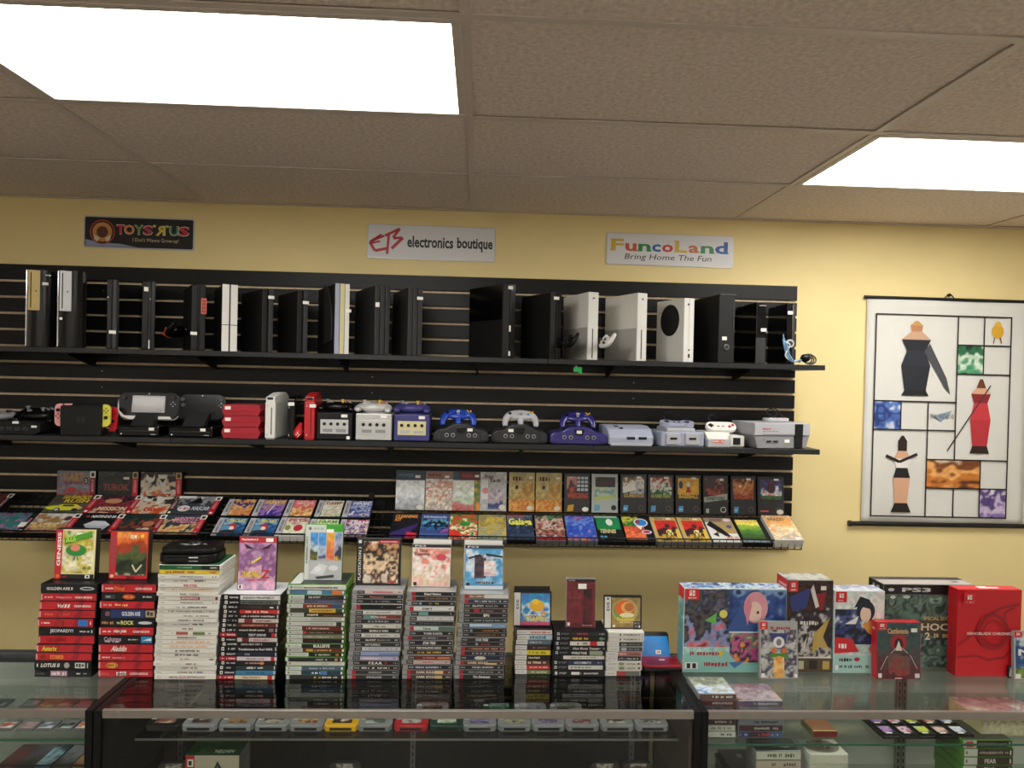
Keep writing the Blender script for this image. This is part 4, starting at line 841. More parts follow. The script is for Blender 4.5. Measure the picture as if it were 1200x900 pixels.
# console on the tall white stack
zt, Y, X0, W_ = TOPZ['w']
p = PY(226, 656, Y + .05)
t = thing('game_console', 'small black games console lying on the tall white stack', 'game console', (p.x - .004, Y + .065, zt), rz=radians(3))
def ro(w, h, r, k=4): return [(a, b) for a, b in rrect(w, h, r, k)]
MB().prism(ro(.176, .125, .04, 6), .003, .028, 'z', .004).build('console_base', 'plastic_black', t)
MB().prism(ro(.168, .118, .038, 6), .028, .047, 'z', .007).build('console_lid', 'plastic_black', t)
MB().box(-.062, .062, -.0655, -.060, .012, .020).build('front_slot', 'dark_slot', t)
for sx in (-1, 1): MB().cyl((sx * .05, 0, .0015), .008, .003, 'z', 10).build('foot', 'plastic_black', t)
k = Ink(); k.marks(-.038, -.004, .038, .004, '#c8c8c8', 1, 3); k.marks(-.018, .02, .018, .024, '#a0a0a0', 1, 4); k.stroke([(-.02, -.018), (.0, -.006), (.016, -.016)], .003, '#c0c0c0', 1); k.put('lid_print', t, (0, 0, .0472), 'top')
sticker(t, .02, -.0632, .016, .026, .013)

# two folding handhelds at the end of the row
pz = PZ(777, 787.5, ZC)
t = thing('handheld_console', 'red folding handheld console lying closed at right end of the stacks', 'handheld console', (pz.x, pz.y, ZC), rz=radians(-1))
MB().prism(ro(.135, .078, .010), .0, .011, 'z', .002).build('lower_shell', 'plastic_black', t).location = (0, .039, 0)
MB().prism(ro(.132, .075, .010), .011, .021, 'z', .003).build('lid', 'plastic_deep_red', t).location = (0, .039, 0)
MB().cyl((0, .079, .012), .006, .09, 'x', 12).build('hinge', 'plastic_black', t)
sticker(t, .006, .045, .0215, .018, .008, 'top')
t = thing('handheld_console', 'blue folding handheld console standing open behind the closed red one', 'handheld console', (pz.x - .009, pz.y + .088, ZC), rot=(radians(-24), 0, 0))
MB().prism(ro(.118, .082, .009), 0, .012, 'y', .002).build('lower_shell', 'plastic_black', t).location = (0, .012, .052)
MB().prism([(-.059, .006), (.059, .006), (.052, .078), (-.052, .078)], 0, .010, 'y', .002).build('lid', 'plastic_sky', t)
sticker(t, .018, -.0008, .028, .018, .012)
k = Ink(); k.marks(0, 0, .01, .006, '#404040', 2, 3); k.put('price_print', t, (.013, -.0016, .025))

# ================================================================== BOXED SETS ON THE RIGHT COUNTER
def px_box(name, lb, cat, x0, x1, yt, yb, d, body, front, sides=None, seed=0, tilt=0, rz=0, dy=0):
    p = PZ((x0 + x1) / 2, yb, ZC); Y = p.y + dy
    a = PY(x0, (yt + yb) / 2, Y).x; b = PY(x1, (yt + yb) / 2, Y).x; h = PY((x0 + x1) / 2, yt, Y).z - ZC
    return box_item(name, lb, cat, ((a + b) / 2, Y, ZC), b - a, h / cos(radians(tilt)), d, body, front, (-radians(tilt), 0, radians(rz)), None, seed, sides)
def swl(u0, v0, u1, v1, asp):
    """red corner badge with the two-paddle emblem"""
    cu = (u0 + u1) / 2; cv = v0 + (v1 - v0) * .62; r = (u1 - u0) * .2; ra = r * asp
    return [('r', u0, v0, u1, v1, '#d42430'), ('p', [(cu - r, cv - ra), (cu - .1 * r, cv - ra), (cu - .1 * r, cv + ra), (cu - r, cv + ra)], WH), ('p', [(cu + .15 * r, cv - ra), (cu + r, cv - ra), (cu + r, cv + ra), (cu + .15 * r, cv + ra)], WH),
            ('e', cu - .55 * r, cv + .45 * ra, .26 * r, .26 * ra, '#d42430'), ('e', cu + .58 * r, cv - .05 * ra, .26 * r, .26 * ra, '#d42430'), ('m', u0 + (u1 - u0) * .2, v0 + (v1 - v0) * .12, u0 + (u1 - u0) * .8, v0 + (v1 - v0) * .25, WH)]
px_box('boxed_set', 'large landscape game box with a pink-haired picture and mint lower border on the right counter', 'boxed set', 801, 921, 689.5, 788, .065, 'plastic_white', [
 ('a', 0, 0, 1, 1, ['#8ac0b8', '#a8d4cc', '#c0dcd8', '#7ab8b0'], 6), ('a', 0, .30, .5, .99, ['#7a2430', '#d0707c', '#8490b8', '#2c2838', '#56524c', '#283858', '#6a6470', '#201c28'], 6, 1.2, .45), ('a', .44, .42, 1, .99, ['#d0e0e8', '#5878b8', '#20387c', '#34508c', '#7c9cc8', '#1c2c60'], 7), ('p', [(.42, .5), (.62, .96), (.66, .99), (.78, .9), (.78, .6), (.7, .52), (.6, .42)], '#3a5a94'),
 ('e', .7, .78, .12, .19, '#e09aa4'), ('e', .69, .73, .075, .12, '#eccabc'), ('p', [(.62, .56), (.58, .8), (.64, .92), (.66, .8)], '#d88a98'), ('p', [(.78, .9), (.81, .76), (.78, .58), (.75, .7)], '#e0a0aa'), ('e', .72, .72, .012, .02, '#30304a'), ('r', .44, .475, 1, .49, '#e0e8e8'),
 ('p', [(.2, .62), (.32, .72), (.3, .58)], '#6ab858'), ('e', .38, .70, .04, .05, '#d8d46a'), ('a', .45, .12, .98, .47, ['#c84858', '#e89050', '#383048', '#c05890', '#688858', '#e0b8b0', '#c83848'], 5, 1.1, .3), ('p', [(0, .22), (.42, .26), (.52, .12), (1, .06), (1, 0), (0, 0)], '#8cc4ba'),
 ('m', .06, .2, .36, .25, '#a8343c'), ('p', [(.36, .18), (.4, .27), (.34, .25)], '#e0c030'), ('m', .2, .07, .52, .125, '#a83040'), ('p', [(.44, .12), (.6, .14), (.5, .05)], '#4878b0'), ('r', .01, .04, .14, .12, '#e8e8e4'), ('r', .03, .05, .065, .11, '#2a2a2c'), ('r', .085, .05, .12, .11, '#2a2a2c')] + swl(.0, .87, .135, 1.0, 1.25),
 {'left': [('a', 0, 0, 1, 1, ['#7ab0ac', '#5c9898', '#a0ccc8'], 4), ('r', 0, .86, 1, 1, '#d42430')], 'top': [('a', 0, 0, 1, 1, ['#2c3c6c', '#4c7cb8', '#c8d8e4', '#3c5c9c', '#201c28'], 5, 1, .1)]}, seed=71)
px_box('boxed_set', 'tall dark game box with gold and violet winged shapes, red corner badge', 'boxed set', 922, 975.5, 680, 787.5, .085, 'card_grey', [
 ('a', 0, .16, 1, 1, ['#e8e4d8', '#48382c', '#c8c4c0', '#3a3440', '#28201c', '#4c2c28', '#221c1c', '#2a2422'], 5, 1.2, .45), ('p', [(.02, .82), (.5, .92), (.42, .7), (.1, .66)], '#34407c'), ('p', [(.62, .85), (.85, .88), (.8, .68), (.66, .7)], '#8a2428'), ('p', [(.5, .9), (.62, .7), (.7, .72), (.56, .96)], '#d8d4d0'), ('p', [(.55, .2), (.6, .42), (.95, .6), (.8, .38), (.95, .24), (.75, .28)], '#c0a458'), ('p', [(.3, .22), (.45, .4), (.4, .24)], '#d8d4c4'), ('m', .28, .51, .68, .56, '#e0dcd8'), ('r', 0, .15, 1, .165, WH),
 ('r', 0, 0, 1, .15, '#5c4c38'), ('r', .08, .04, .2, .12, '#c8b890'), ('r', .26, .03, .38, .12, '#d0c8b0'), ('r', .5, .03, .68, .13, '#2c2824'), ('r', .8, .03, .95, .12, '#c8a858'), ('r', .72, .9, .84, .945, WH)] + swl(0, .88, .21, 1.0, 0.55),
 {'left': [('a', 0, 0, 1, 1, ['#302828', '#6c6460', '#28242c'], 4), ('r', 0, .86, 1, 1, '#cc2430'), ('m', .1, .91, .9, .95, '#f0d0d0')], 'top': [('a', 0, 0, 1, 1, ['#8a8c88', '#b8bab4', '#787c78'], 6)]}, seed=72)
px_box('boxed_set', 'white and mint game box with a dark-haired swooping picture', 'boxed set', 977.5, 1036, 692.5, 789, .07, 'plastic_white', [
 ('a', 0, .22, 1, 1, ['#d8dcd8', '#b8d0cc', '#e4e4e0', '#c8dcd8'], 7), ('a', 0, .35, .75, .78, ['#28304c', '#34407c', '#1c2030', '#4c5c8c', '#dcdcdc'], 5, 1.2, .2), ('e', .62, .76, .19, .13, '#1c2434'), ('e', .62, .72, .11, .1, '#ecd0bc'), ('p', [(.38, .8), (.5, .94), (.7, .9), (.74, .78), (.5, .82)], '#1c2434'), ('p', [(.55, .6), (.85, .68), (.8, .45), (.66, .5)], '#e0a050'), ('p', [(.2, .6), (.48, .7), (.42, .6)], '#f0ece8'), ('p', [(0, .44), (.35, .42), (.5, .26), (0, .24)], '#d02c34'), ('p', [(.68, .3), (.84, .4), (.8, .2)], '#e08850'), ('m', .08, .3, .24, .36, WH),
 ('r', 0, 0, 1, .22, '#a8d0c8'), ('m', .02, .14, .4, .185, '#2c2428'), ('e', .46, .17, .06, .025, '#a83040'), ('m', .1, .06, .7, .10, '#506c68'), ('r', .02, .04, .08, .10, WH)] + swl(0, .87, .22, 1.0, 0.6),
 {'top': [('a', 0, 0, 1, 1, ['#a0a8c0', '#c8ccd8', '#9098b8', '#d8d8dc'], 6)], 'left': [('a', 0, 0, 1, 1, ['#7ab0ac', '#c8d4d4'], 4)]}, seed=73)
px_box('boxed_set', 'big grey-green weathered game box with a black banner and silver letters', 'boxed set', 1034, 1141, 685, 786, .09, 'card_grey', [
 ('a', 0, 0, 1, .88, ['#54706a', '#3c5450', '#748c84', '#2c403c', '#607c70', '#48604c', '#8aa49c', '#344c48'], 7, .8, .25), ('r', 0, .885, 1, 1, '#141416'), ('t', .2, .915, .52, .965, 'PS3', '#d4d4d8'), ('e', .08, .94, .035, .02, '#c8c8cc'), ('m', .88, .92, .97, .96, '#c8c8cc'), ('e', .1, .85, .03, .02, '#c8d4d0'), ('e', .25, .855, .04, .02, '#b8c8c4'),
 ('p', [(.35, .56), (.6, .62), (.96, .6), (.98, .38), (.7, .34), (.4, .42)], '#4c4838'), ('t', .44, .575, .82, .62, 'SPECIAL EDITION', '#c8b078'), ('t', .13, .45, .82, .54, 'BIOSHOCK', '#e0d4bc'), ('t', .46, .34, .52, .43, '2', '#e8dcc8'), ('m', .56, .36, .76, .42, '#c8b898'), ('m', .5, .01, .8, .04, '#1c2422')],
 {'left': [('r', 0, 0, 1, .88, '#34443f'), ('r', 0, .88, 1, 1, '#121214'), ('m', .3, .92, .8, .97, '#c0c0c4')], 'top': [('r', 0, 0, 1, 1, '#b0a8a4'), ('r', 0, .62, 1, 1, '#222224'), ('m', .82, .25, .95, .5, '#605c5c')]}, seed=74, dy=.022)
t = px_box('boxed_set', 'bright red game box with a dark ringed emblem and pale single line of lettering', 'boxed set', 1121, 1196.5, 691, 793, .046, 'plastic_red', [
 ('r', 0, 0, 1, 1, '#c81824'), ('s', [(.02, .36), (.3, .52), (.45, .7), (.7, .80), (.98, .84)], .04, '#981020'), ('s', [(0, .22), (.3, .24), (.5, .19), (.75, .22), (.9, .36), (.99, .38)], .035, '#9a1220'), ('s', [(.72, .56), (.74, .74), (.9, .80)], .03, '#981020')] +
 [('s', [(.55 + .24 * cos(a * pi / 14), .52 + .19 * sin(a * pi / 14)), (.55 + .24 * cos((a + 1.1) * pi / 14), .52 + .19 * sin((a + 1.1) * pi / 14))], .045, '#9a1220') for a in range(28)] +
 [('s', [(.55 + .17 * cos(a * pi / 12), .52 + .135 * sin(a * pi / 12)), (.55 + .17 * cos((a + 1.1) * pi / 12), .52 + .135 * sin((a + 1.1) * pi / 12))], .02, '#a81622') for a in range(24)] +
 [('t', .1, .497, .9, .53, 'XENOBLADE CHRONICLES', '#ecc8c4')] + [o_ for o_ in swl(.05, .85, .22, .98, .75)],
 {'left': [('r', 0, 0, 1, 1, '#b41420'), ('m', .3, .3, .5, .6, '#8c1420')], 'top': [('r', 0, 0, 1, 1, '#cc1c28'), ('r', .4, .3, .7, .6, '#ece0dc')]}, seed=75)
o = px_box('game_case', 'clear-fronted game case with golden pillar picture leaning on the large landscape box', 'game case', 891, 936.5, 730, 796, .012, 'case_clear_grey', [
 ('r', 0, 0, 1, 1, '#a8a8a4'), ('a', .03, .02, .97, .86, ['#3c3450', '#b8b8b4', '#48405c', '#c0c0bc', '#504858', '#a8a8a8'], 4), ('a', .36, .02, .64, .4, ['#e0a050', '#e8c078', '#d89040'], 4), ('p', [(.25, .8), (.75, .8), (.66, .62), (.36, .62)], '#343c7c'), ('e', .5, .64, .15, .1, '#e4e0dc'), ('e', .5, .64, .07, .06, '#7a7c80'), ('p', [(.28, .45), (.72, .45), (.78, .36), (.5, .4), (.24, .36)], '#4c8438'), ('e', .36, .5, .06, .05, '#d8682c'), ('e', .64, .5, .06, .05, '#d8682c'), ('m', .28, .86, .8, .92, '#a8343c'), ('r', .03, .03, .12, .1, WH), ('r', .9, .03, .97, .09, WH)] + swl(0, .87, .2, 1.0, .62), seed=76, tilt=5)
o = px_box('boxed_set', 'small dark teal game box with a red crescent picture leaning on the grey-green box', 'boxed set', 1028, 1080, 730, 796, .030, 'plastic_red', [
 ('a', 0, 0, 1, 1, ['#34202c', '#5c2c34', '#4a4448', '#3c5050', '#34484c', '#3c5858'], 5, 1, .7), ('e', .5, .64, .19, .15, '#a02c30'), ('e', .5, .6, .1, .12, '#3c2024'), ('p', [(.42, .5), (.5, .68), (.58, .5)], '#d8d0c8'), ('s', [(.46, .56), (.22, .38), (.08, .16)], .012, '#d0c4b8'), ('s', [(.56, .56), (.78, .4), (.92, .18)], .012, '#d0c4b8'), ('a', .25, .05, .75, .45, ['#4c2428', '#8a3c38', '#6c5048', '#3c2428'], 4), ('t', .24, .80, .72, .90, 'Castlevania', '#c8a878'), ('m', .35, .75, .72, .785, '#a8343c'), ('r', .78, .83, .92, .90, WH), ('r', .02, .02, .1, .1, WH), ('r', .86, .02, .97, .1, '#d8d4d0'), ('r', .4, .005, .56, .025, '#e8b0b0')] + swl(0, .87, .22, 1.0, .62),
 {'left': [('r', 0, 0, 1, 1, '#b41c30'), ('m', .2, .85, .8, .9, '#f0c8c8')]}, seed=77, tilt=3)
px_box('game_case', 'clear game case with blue sky cover at the far right edge of the counter', 'game case', 1189, 1236, 741, 797, .012, 'case_clear_grey', [
 ('r', 0, 0, 1, 1, '#b8bcc0'), ('a', .03, .2, .97, .97, ['#b8ccd8', '#3c6498', '#284c84', '#c8d8e0', '#5080b0'], 5), ('a', .03, .03, .97, .24, ['#5c7c34', '#7c9c48', '#485c34'], 4), ('t', .1, .5, .9, .64, 'NO', '#e4e8e8'), ('r', .03, .03, .16, .12, WH)] + swl(0, .88, .2, 1.0, .62), seed=78, tilt=3)
px_box('cartridge', 'small dark cartridge lying upright between the red box and the far right case', 'cartridge', 1181.5, 1190, 780, 794, .006, 'case_black', [('r', 0, 0, 1, 1, '#2c2c2c'), ('a', .1, .1, .9, .9, ['#3c5c4c', '#c8c4b8', '#6c4c3c'], 4), ], seed=79, dy=-.006)
sticker(t, -.01, .023, PY(1160, 691, PZ(1160, 793, ZC).y).z - ZC + .0008, .03, .018, 'top')

# ================================================================== GAME BOXES ON THE WIRE RACKS
AN = 25.0; sA, cA = sin(radians(AN)), cos(radians(AN))
LIPZ = 1.178
def rack(lb, x0, x1):
    t = thing('wire_rack', lb, 'wire rack', ((x0 + x1) / 2, 0, LIPZ)); w = (x1 - x0) / 2
    def ln(y, z): return [(-w, y, z), (w, y, z)]
    MB().tube(ln(-.336, .034), .003, 6).build('front_wire', 'wire_black', t)
    MB().tube(ln(-.33, -.006), .0025, 6).build('bottom_wire', 'wire_black', t)
    b = MB(); n = int(2 * w / .03)
    for i in range(n + 1):
        x = -w + 2 * w * i / n
        b.tube([(x, -.336, .034), (x, -.33, -.006), (x, -.03, -.006 + .3 * sA / cA)], .0016, 5)
    for yy in (-.25, -.17, -.09, -.03): b.tube(ln(yy, -.006 + (yy + .33) * sA / cA), .002, 5)
    b.build('wire_grid', 'wire_black', t)['kind'] = 'stuff'
    for x in (-w + .1, 0, w - .1): MB().box(x - .012, x + .012, -.03, -.021, .1, .16).build('hook_plate', 'wire_black', t)
rack('black wire rack on the left, holding landscape boxes with red side bands', SX0, PY(450, 635, -.33).x)
rack('black wire rack on the right, holding two rows of portrait game boxes', PY(456, 635, -.33).x, 1.402)
def onrack(s, d):      # s metres up the slope from the lip; returns the lower front edge of a box lying on it
    return (-.326 + s * cA - d * sA, LIPZ + .001 + s * sA + d * cA)
def rack_box(row, x0, x1, h, d, body, lb, front, seed, side=None, group=None, ym=None, name='game_box'):
    if row == 'front': y, z = onrack(0, d); a = -(90 - AN); yp = 615
    elif row == 'mid': y, z = onrack(.14, d); a = -(90 - AN); yp = 590
    else: y, z, a, yp = row[0], row[1], -row[2], row[3]
    Y = y + .06 * (row in ('front', 'mid'))
    A = PY(x0, yp, Y).x; B = PY(x1, yp, Y).x
    return box_item(name, lb, 'game box', ((A + B) / 2, y, z), B - A - .0015, h, d, body, front, (radians(a), 0, 0), group, seed, side)
BLK = '#2a2a2c'
SEAL = ('e', .82, .10, .11, .065, '#d8d4c4')
def nes(pic, title, tc, extra=(), bg=BLK, seal='#6a6450', blue=True):
    l = [('r', 0, 0, 1, 1, bg), ('a', .08, .50, .92, .93, pic, 4), ('r', .06, .44, .92, .47, '#6a2a24'), ('t', .12, .40, .9, .50, title, tc, .1), ('e', .80, .13, .10, .07, seal), ('e', .80, .13, .08, .055, bg)]
    if blue: l += [('p', [(.1, .04), (.28, .05), (.3, .2), (.12, .2)], '#5098c8'), ('m', .12, .08, .26, .14, '#a8d0e8')]
    return l + list(extra) + [('r', .62, .90, .80, .95, '#f0ece4')]
BK_ROW = (-.115, 1.278, 6, 580)
back = [
 (463, 498, 'grey-white game box with a dark blue top band, first in the right rack', [('a', 0, 0, 1, .76, ['#8c9094', '#b8bcc0', '#e0e2e4', '#e8eaea', '#dcdfe2'], 8, .8, .7), ('r', 0, .76, 1, 1, '#1c3448'), ('t', .1, .84, .62, .93, 'POWER', '#4c7890'), ('r', .66, .82, .84, .89, WH), ('e', .84, .07, .12, .06, '#e0dccc')]),
 (498, 531, 'cream game box with crowded small figures and a reddish top band', [('a', 0, 0, 1, .8, ['#e0dcd8', '#b8a49c', '#e8dcc8', '#c8907c', '#e4e0dc', '#e8e4e0'], 4, 1, .5), ('r', 0, .8, 1, 1, '#8c685c'), ('m', .1, .86, .55, .95, '#7c2c28'), ('r', .7, .83, .86, .89, WH), ('e', .1, .05, .06, .04, '#c8b890')]),
 (530, 563, 'pale green and red game box with a dark red top band', [('a', 0, 0, 1, .8, ['#c84c38', '#c87878', '#c0d0b8', '#e4e8e0', '#e0e4dc'], 5, 1, .65), ('a', .78, 0, 1, .8, ['#e88838', '#5c7c3c', '#d8a848'], 4), ('r', 0, .78, 1, 1, '#5c2420'), ('r', 0, .78, .2, 1, '#24505c'), ('m', .25, .84, .75, .95, '#a83c30'), ('r', .8, .86, .95, .92, WH)]),
 (562, 594, 'silver-grey game box with a round pink stamp and blue central shape', [('a', 0, 0, 1, 1, ['#c8c8c8', '#b4b4b4', '#d0d0d0'], 6), ('t', .18, .84, .5, .94, 'Iron', '#5c1c1c'), ('t', .34, .74, .8, .84, 'Tank', '#5c1c1c'), ('r', .04, .3, .3, .8, '#d8d8d8'), ('e', .2, .52, .13, .08, '#d88c88'), ('a', .3, .05, .88, .6, ['#7c5c68', '#384c88', '#b0a0a8', '#c8c4c8', '#6c4c58'], 4), ('e', .84, .1, .12, .07, '#e0dcc8')]),
 (596, 627, 'sand-coloured game box with orange lower half, left of its twin', None), (627.5, 659, 'sand-coloured game box with orange lower half, right of its twin', None),
 (661, 692, 'black game box with red and white brick pattern and orange wedge', [('r', 0, 0, 1, 1, BLK), ('a', .1, .5, .48, .92, ['#b84838', '#2a2a2c', '#d8907c', '#c8c4bc'], 4)] + [('r', .5 + .15 * i, .55 + .1 * j, .62 + .15 * i, .62 + .1 * j, '#b8c4cc') for i in range(3) for j in range(4)] + [('t', .1, .36, .9, .50, 'WRECKING', '#c8502c', .15), ('e', .82, .08, .13, .06, WH), ('p', [(.1, .02), (.34, .03), (.38, .2), (.14, .18)], '#c8982c')]),
 (693, 725, 'silver-green game box with a dark panel and yellow-green wedge', [('r', 0, 0, 1, 1, '#b4bcb8'), ('a', .14, .66, .9, .92, ['#1c1c20', '#3c2c28', '#281c1c', '#70504c'], 4), ('a', .1, .38, .92, .66, ['#8cac94', '#a8c0b8', '#c8cc88'], 5), ('t', .14, .5, .86, .60, 'Pinball', '#6c8c88'), ('p', [(.1, .30), (.88, .38), (.88, .46), (.1, .40)], '#b8c470'), ('p', [(.1, .04), (.3, .05), (.32, .2), (.12, .2)], '#68a8cc'), ('e', .84, .13, .1, .07, '#28282a')]),
 (727, 758.5, 'black game box with a white card shape over brown', nes(['#3c4448', '#a8b0b4', '#e4e0d4', '#8c6c50', '#30383c'], 'GUMSHOE', '#b8a068', [('p', [(.1, .52), (.1, .68), (.5, .78), (.62, .6)], '#e8e4dc')])),
 (759.5, 790.5, 'black game box with a green playing field picture', nes(['#1c5038', '#286840', '#d8d4cc', '#a84038', '#1c4838'], '10-YARD FIGHT', '#a8c048', [('t', .6, .58, .8, .68, '35', '#e0e4dc')])),
 (792, 822.5, 'black game box with a yellow picture and red figure shape', nes(['#d8a02c', '#e0ac38', '#d8a430', '#e4c068'], 'BASEBALL', '#d8b83c', [('p', [(.4, .55), (.6, .55), (.54, .7), (.46, .7)], '#a83028'), ('e', .5, .76, .08, .06, '#e8e4dc'), ('e', .2, .75, .08, .1, '#404c60')])),
 (824.5, 854.5, 'black game box with a silver tilted name panel', [('r', 0, 0, 1, 1, BLK), ('a', .08, .5, .9, .92, ['#281c1c', '#9c4434', '#502420', '#2c2c30', '#b07060'], 4), ('p', [(.02, .3), (.96, .38), (.98, .54), (.02, .44)], '#a4a49c'), ('t', .12, .36, .86, .46, 'DONKEY KONG', '#1c4c38', .08), ('e', .8, .12, .12, .075, '#c8c8c4'), ('e', .8, .12, .09, .055, '#303030'), ('r', .1, .03, .22, .14, '#a8b8a8'), ('r', .66, .87, .82, .93, WH)]),
 (857, 887, 'black game box with a rusty orange machine picture', nes(['#6c3018', '#a85830', '#c87c4c', '#5c2814', '#b86c40'], 'GYROMITE', '#c85c3c', [('s', [(.4, .55), (.7, .9)], .03, '#e0b890'), ('e', .36, .74, .06, .04, '#e8d0b8')])),
 (888.5, 920, 'black game box with a blue picture and round pale seal, last in its row', nes(['#c86c38', '#d8dce0', '#2c5c94', '#581c3c', '#28548c', '#306898'], 'WIZARD TRICK', '#2c7c48', [('e', .5, .7, .16, .14, '#4c1c34'), ('e', .84, .08, .13, .065, '#e0d8d0'), ('r', .08, .08, .4, .12, '#c84c4c')], blue=False))]
sand = [('a', 0, .3, 1, 1, ['#8c7440', '#a89458', '#c0ac70', '#b4a468', '#a8a070'], 4), ('a', 0, 0, 1, .32, ['#e0883c', '#d8a050', '#c87830', '#e0a858'], 4, 1, .3), ('a', .5, .35, .95, .75, ['#c89c48', '#a87c38', '#d8b46c'], 4), ('m', .14, .78, .52, .90, '#5c1c18'), ('e', .3, .62, .07, .05, '#2c2818'), ('e', .82, .09, .12, .06, '#d8d4c0'), ('r', .78, .84, .92, .9, '#e4e0d0')]
for i, (a, b, lb, fr) in enumerate(back):
    rack_box(BK_ROW, a, b, .178, .022, 'case_black' if i > 5 else 'card_grey', lb, fr or sand, 90 + (4 if fr is None else i))
front = [
 (457, 491, 'black and violet cleaning kit box at left end of the front row', [('r', 0, 0, 1, 1, '#14121c'), ('t', .1, .82, .9, .95, 'CLEANING', '#e89838', .1), ('t', .1, .68, .34, .80, 'KIT', '#e89838', .1), ('p', [(0, 0), (.5, .0), (.95, .5), (.95, .6), (0, .2)], '#3c2c68'), ('p', [(.55, .0), (.95, .0), (.95, .2), (.6, .25)], '#c83048')]),
 (492, 526, 'navy game box with electric blue strokes in a black band', [('r', 0, 0, 1, 1, '#3c4c84'), ('a', .02, .35, .98, .78, ['#101018', '#2c6cac', '#14141c', '#58a8d0', '#1c1c28'], 4), ('t', .08, .80, .92, .92, 'Nightshade', '#c0c8e0'), ('r', 0, .0, 1, .2, '#4c64a0'), ('p', [(.7, .2), (1, .3), (1, .4), (.8, .35)], '#a848a0')]),
 (526, 560, 'green and red swirling game box with yellow edge in the front row', [('a', 0, 0, 1, 1, ['#e8c848', '#d84c28', '#c8382c', '#e8e0b8', '#488838', '#c84830', '#3c7c38', '#285c58'], 5, 1.2, .35), ('t', .2, .82, .8, .95, 'Dragon', '#d83828'), ('e', .55, .6, .2, .1, '#3c8838'), ('p', [(0, .1), (.5, .16), (.3, .32), (0, .36)], '#d03830')]),
 (560, 594, 'grey-gold game box in the front row, left of the yellow-lettered one', [('a', 0, 0, 1, 1, ['#6c8478', '#8c9c90', '#b8a458', '#98884c', '#74807c'], 4), ('t', .3, .7, .9, .9, 'HOLY DIVE', '#d8b83c')]),
 (594, 626, 'navy game box with big yellow letters in the front row', [('a', 0, 0, 1, 1, ['#1c2434', '#3c4c6c', '#202c44', '#5c6c8c', '#242c3c'], 4), ('t', .06, .52, .96, .86, 'Galaga', '#e8e83c'), ('r', 0, .95, .7, 1, '#b83c30')]),
 (628, 662, 'dark game box with a red-brown picture and crimson lower edge in front row', [('a', 0, 0, 1, 1, ['#b03040', '#c8a8a8', '#3c2c2c', '#a05c50', '#c8b0a4', '#4c3830', '#3c7c54'], 4, 1.1, .5), ('t', .25, .86, .7, .96, 'FOCUS', '#3c9c64'), ('r', 0, 0, 1, .1, '#a82438')]),
 (664, 699, 'bright blue game box with red and white splashes in the front row', [('a', 0, 0, 1, 1, ['#d8483c', '#d88478', '#3c5cb8', '#2848b0', '#6c8cd0', '#4c5cb8', '#6c3c98'], 4, 1.2, .5), ('t', .3, .84, .62, .96, 'ARC', '#c83c58')]),
 (699, 731, 'black game box with a green ball-game picture in the front row', [('r', 0, 0, 1, 1, '#141a1c'), ('a', .05, .45, .95, .92, ['#1c7c48', '#20844c', '#1c7444'], 6), ('e', .55, .75, .13, .14, '#d8dcd4'), ('t', .1, .3, .72, .46, 'TENNIS', '#d8c48c', .1), ('m', .1, .06, .34, .22, '#5c9cc0'), ('r', 0, .92, .9, 1, '#9cb4a8')]),
 (732, 765, 'orange game box with round blue, red and white shapes, black right side', [('r', 0, 0, 1, 1, '#181a1c'), ('a', 0, .06, .75, .6, ['#d85c3c', '#e07848', '#c84838', '#e08c54'], 4), ('a', 0, .6, .6, 1, ['#3c8c3c', '#2c6c34', '#b8b848', '#14301c'], 4), ('e', .68, .75, .26, .17, '#e4e8ec'), ('e', .68, .75, .22, .14, '#2c7cc0'), ('p', [(.5, .7), (.66, .75), (.6, .86), (.5, .84)], '#a82c34'), ('e', .8, .36, .18, .08, '#e0dce0'), ('e', .8, .36, .14, .055, '#a82c54'), ('p', [(.45, .6), (.7, .62), (.62, .44)], '#e8e4e4')]),
 (766, 798, 'red sky game box with yellow and black leaf shapes, left of its twin', None), (798.5, 830, 'red sky game box with yellow and black leaf shapes, right of its twin', None),
 (831, 865, 'white and khaki game box with a black diagonal figure shape', [('r', 0, 0, 1, 1, '#dcdad8'), ('p', [(.28, .35), (1, .35), (1, .8), (.2, .8)], '#a8905c'), ('r', 0, .8, 1, 1, '#8a8474'), ('t', .2, .84, .66, .96, 'HOCKEY', '#7c2c2c'), ('e', .82, .9, .14, .06, '#e0c8cc'), ('p', [(.02, .7), (.2, .86), (.5, .55), (.75, .2), (.6, .18), (.35, .4)], '#17171a'), ('p', [(.1, .3), (.3, .4), (.3, .2)], '#202024'), ('e', .8, .62, .1, .07, '#4c5480'), ('m', .55, .1, .95, .25, '#c89c94')]),
 (866, 901, 'dark framed game box with a green meadow picture and yellow letters', [('r', 0, 0, 1, 1, '#101418'), ('a', .06, .14, .84, .92, ['#2c4424', '#3c5c2c', '#4c7c34', '#88a83c', '#e4dc60', '#e8e4d8'], 5, 1, .85), ('t', .06, .80, .84, .94, 'SIDEARM', '#e0b83c'), ('r', 0, 0, .9, .1, '#8c9ca8')]),
 (902, 936, 'tan and orange game box with a cloudy picture at right end of the rack', [('a', 0, 0, 1, 1, ['#d8d4cc', '#b8a898', '#e8d0ac', '#dcb080', '#e09c50', '#c8986c', '#d8b494'], 5, 1, .6), ('t', .14, .78, .72, .9, 'PALAZZO', '#5c4428'), ('r', .72, .02, .95, .1, '#dcdcdc')])]
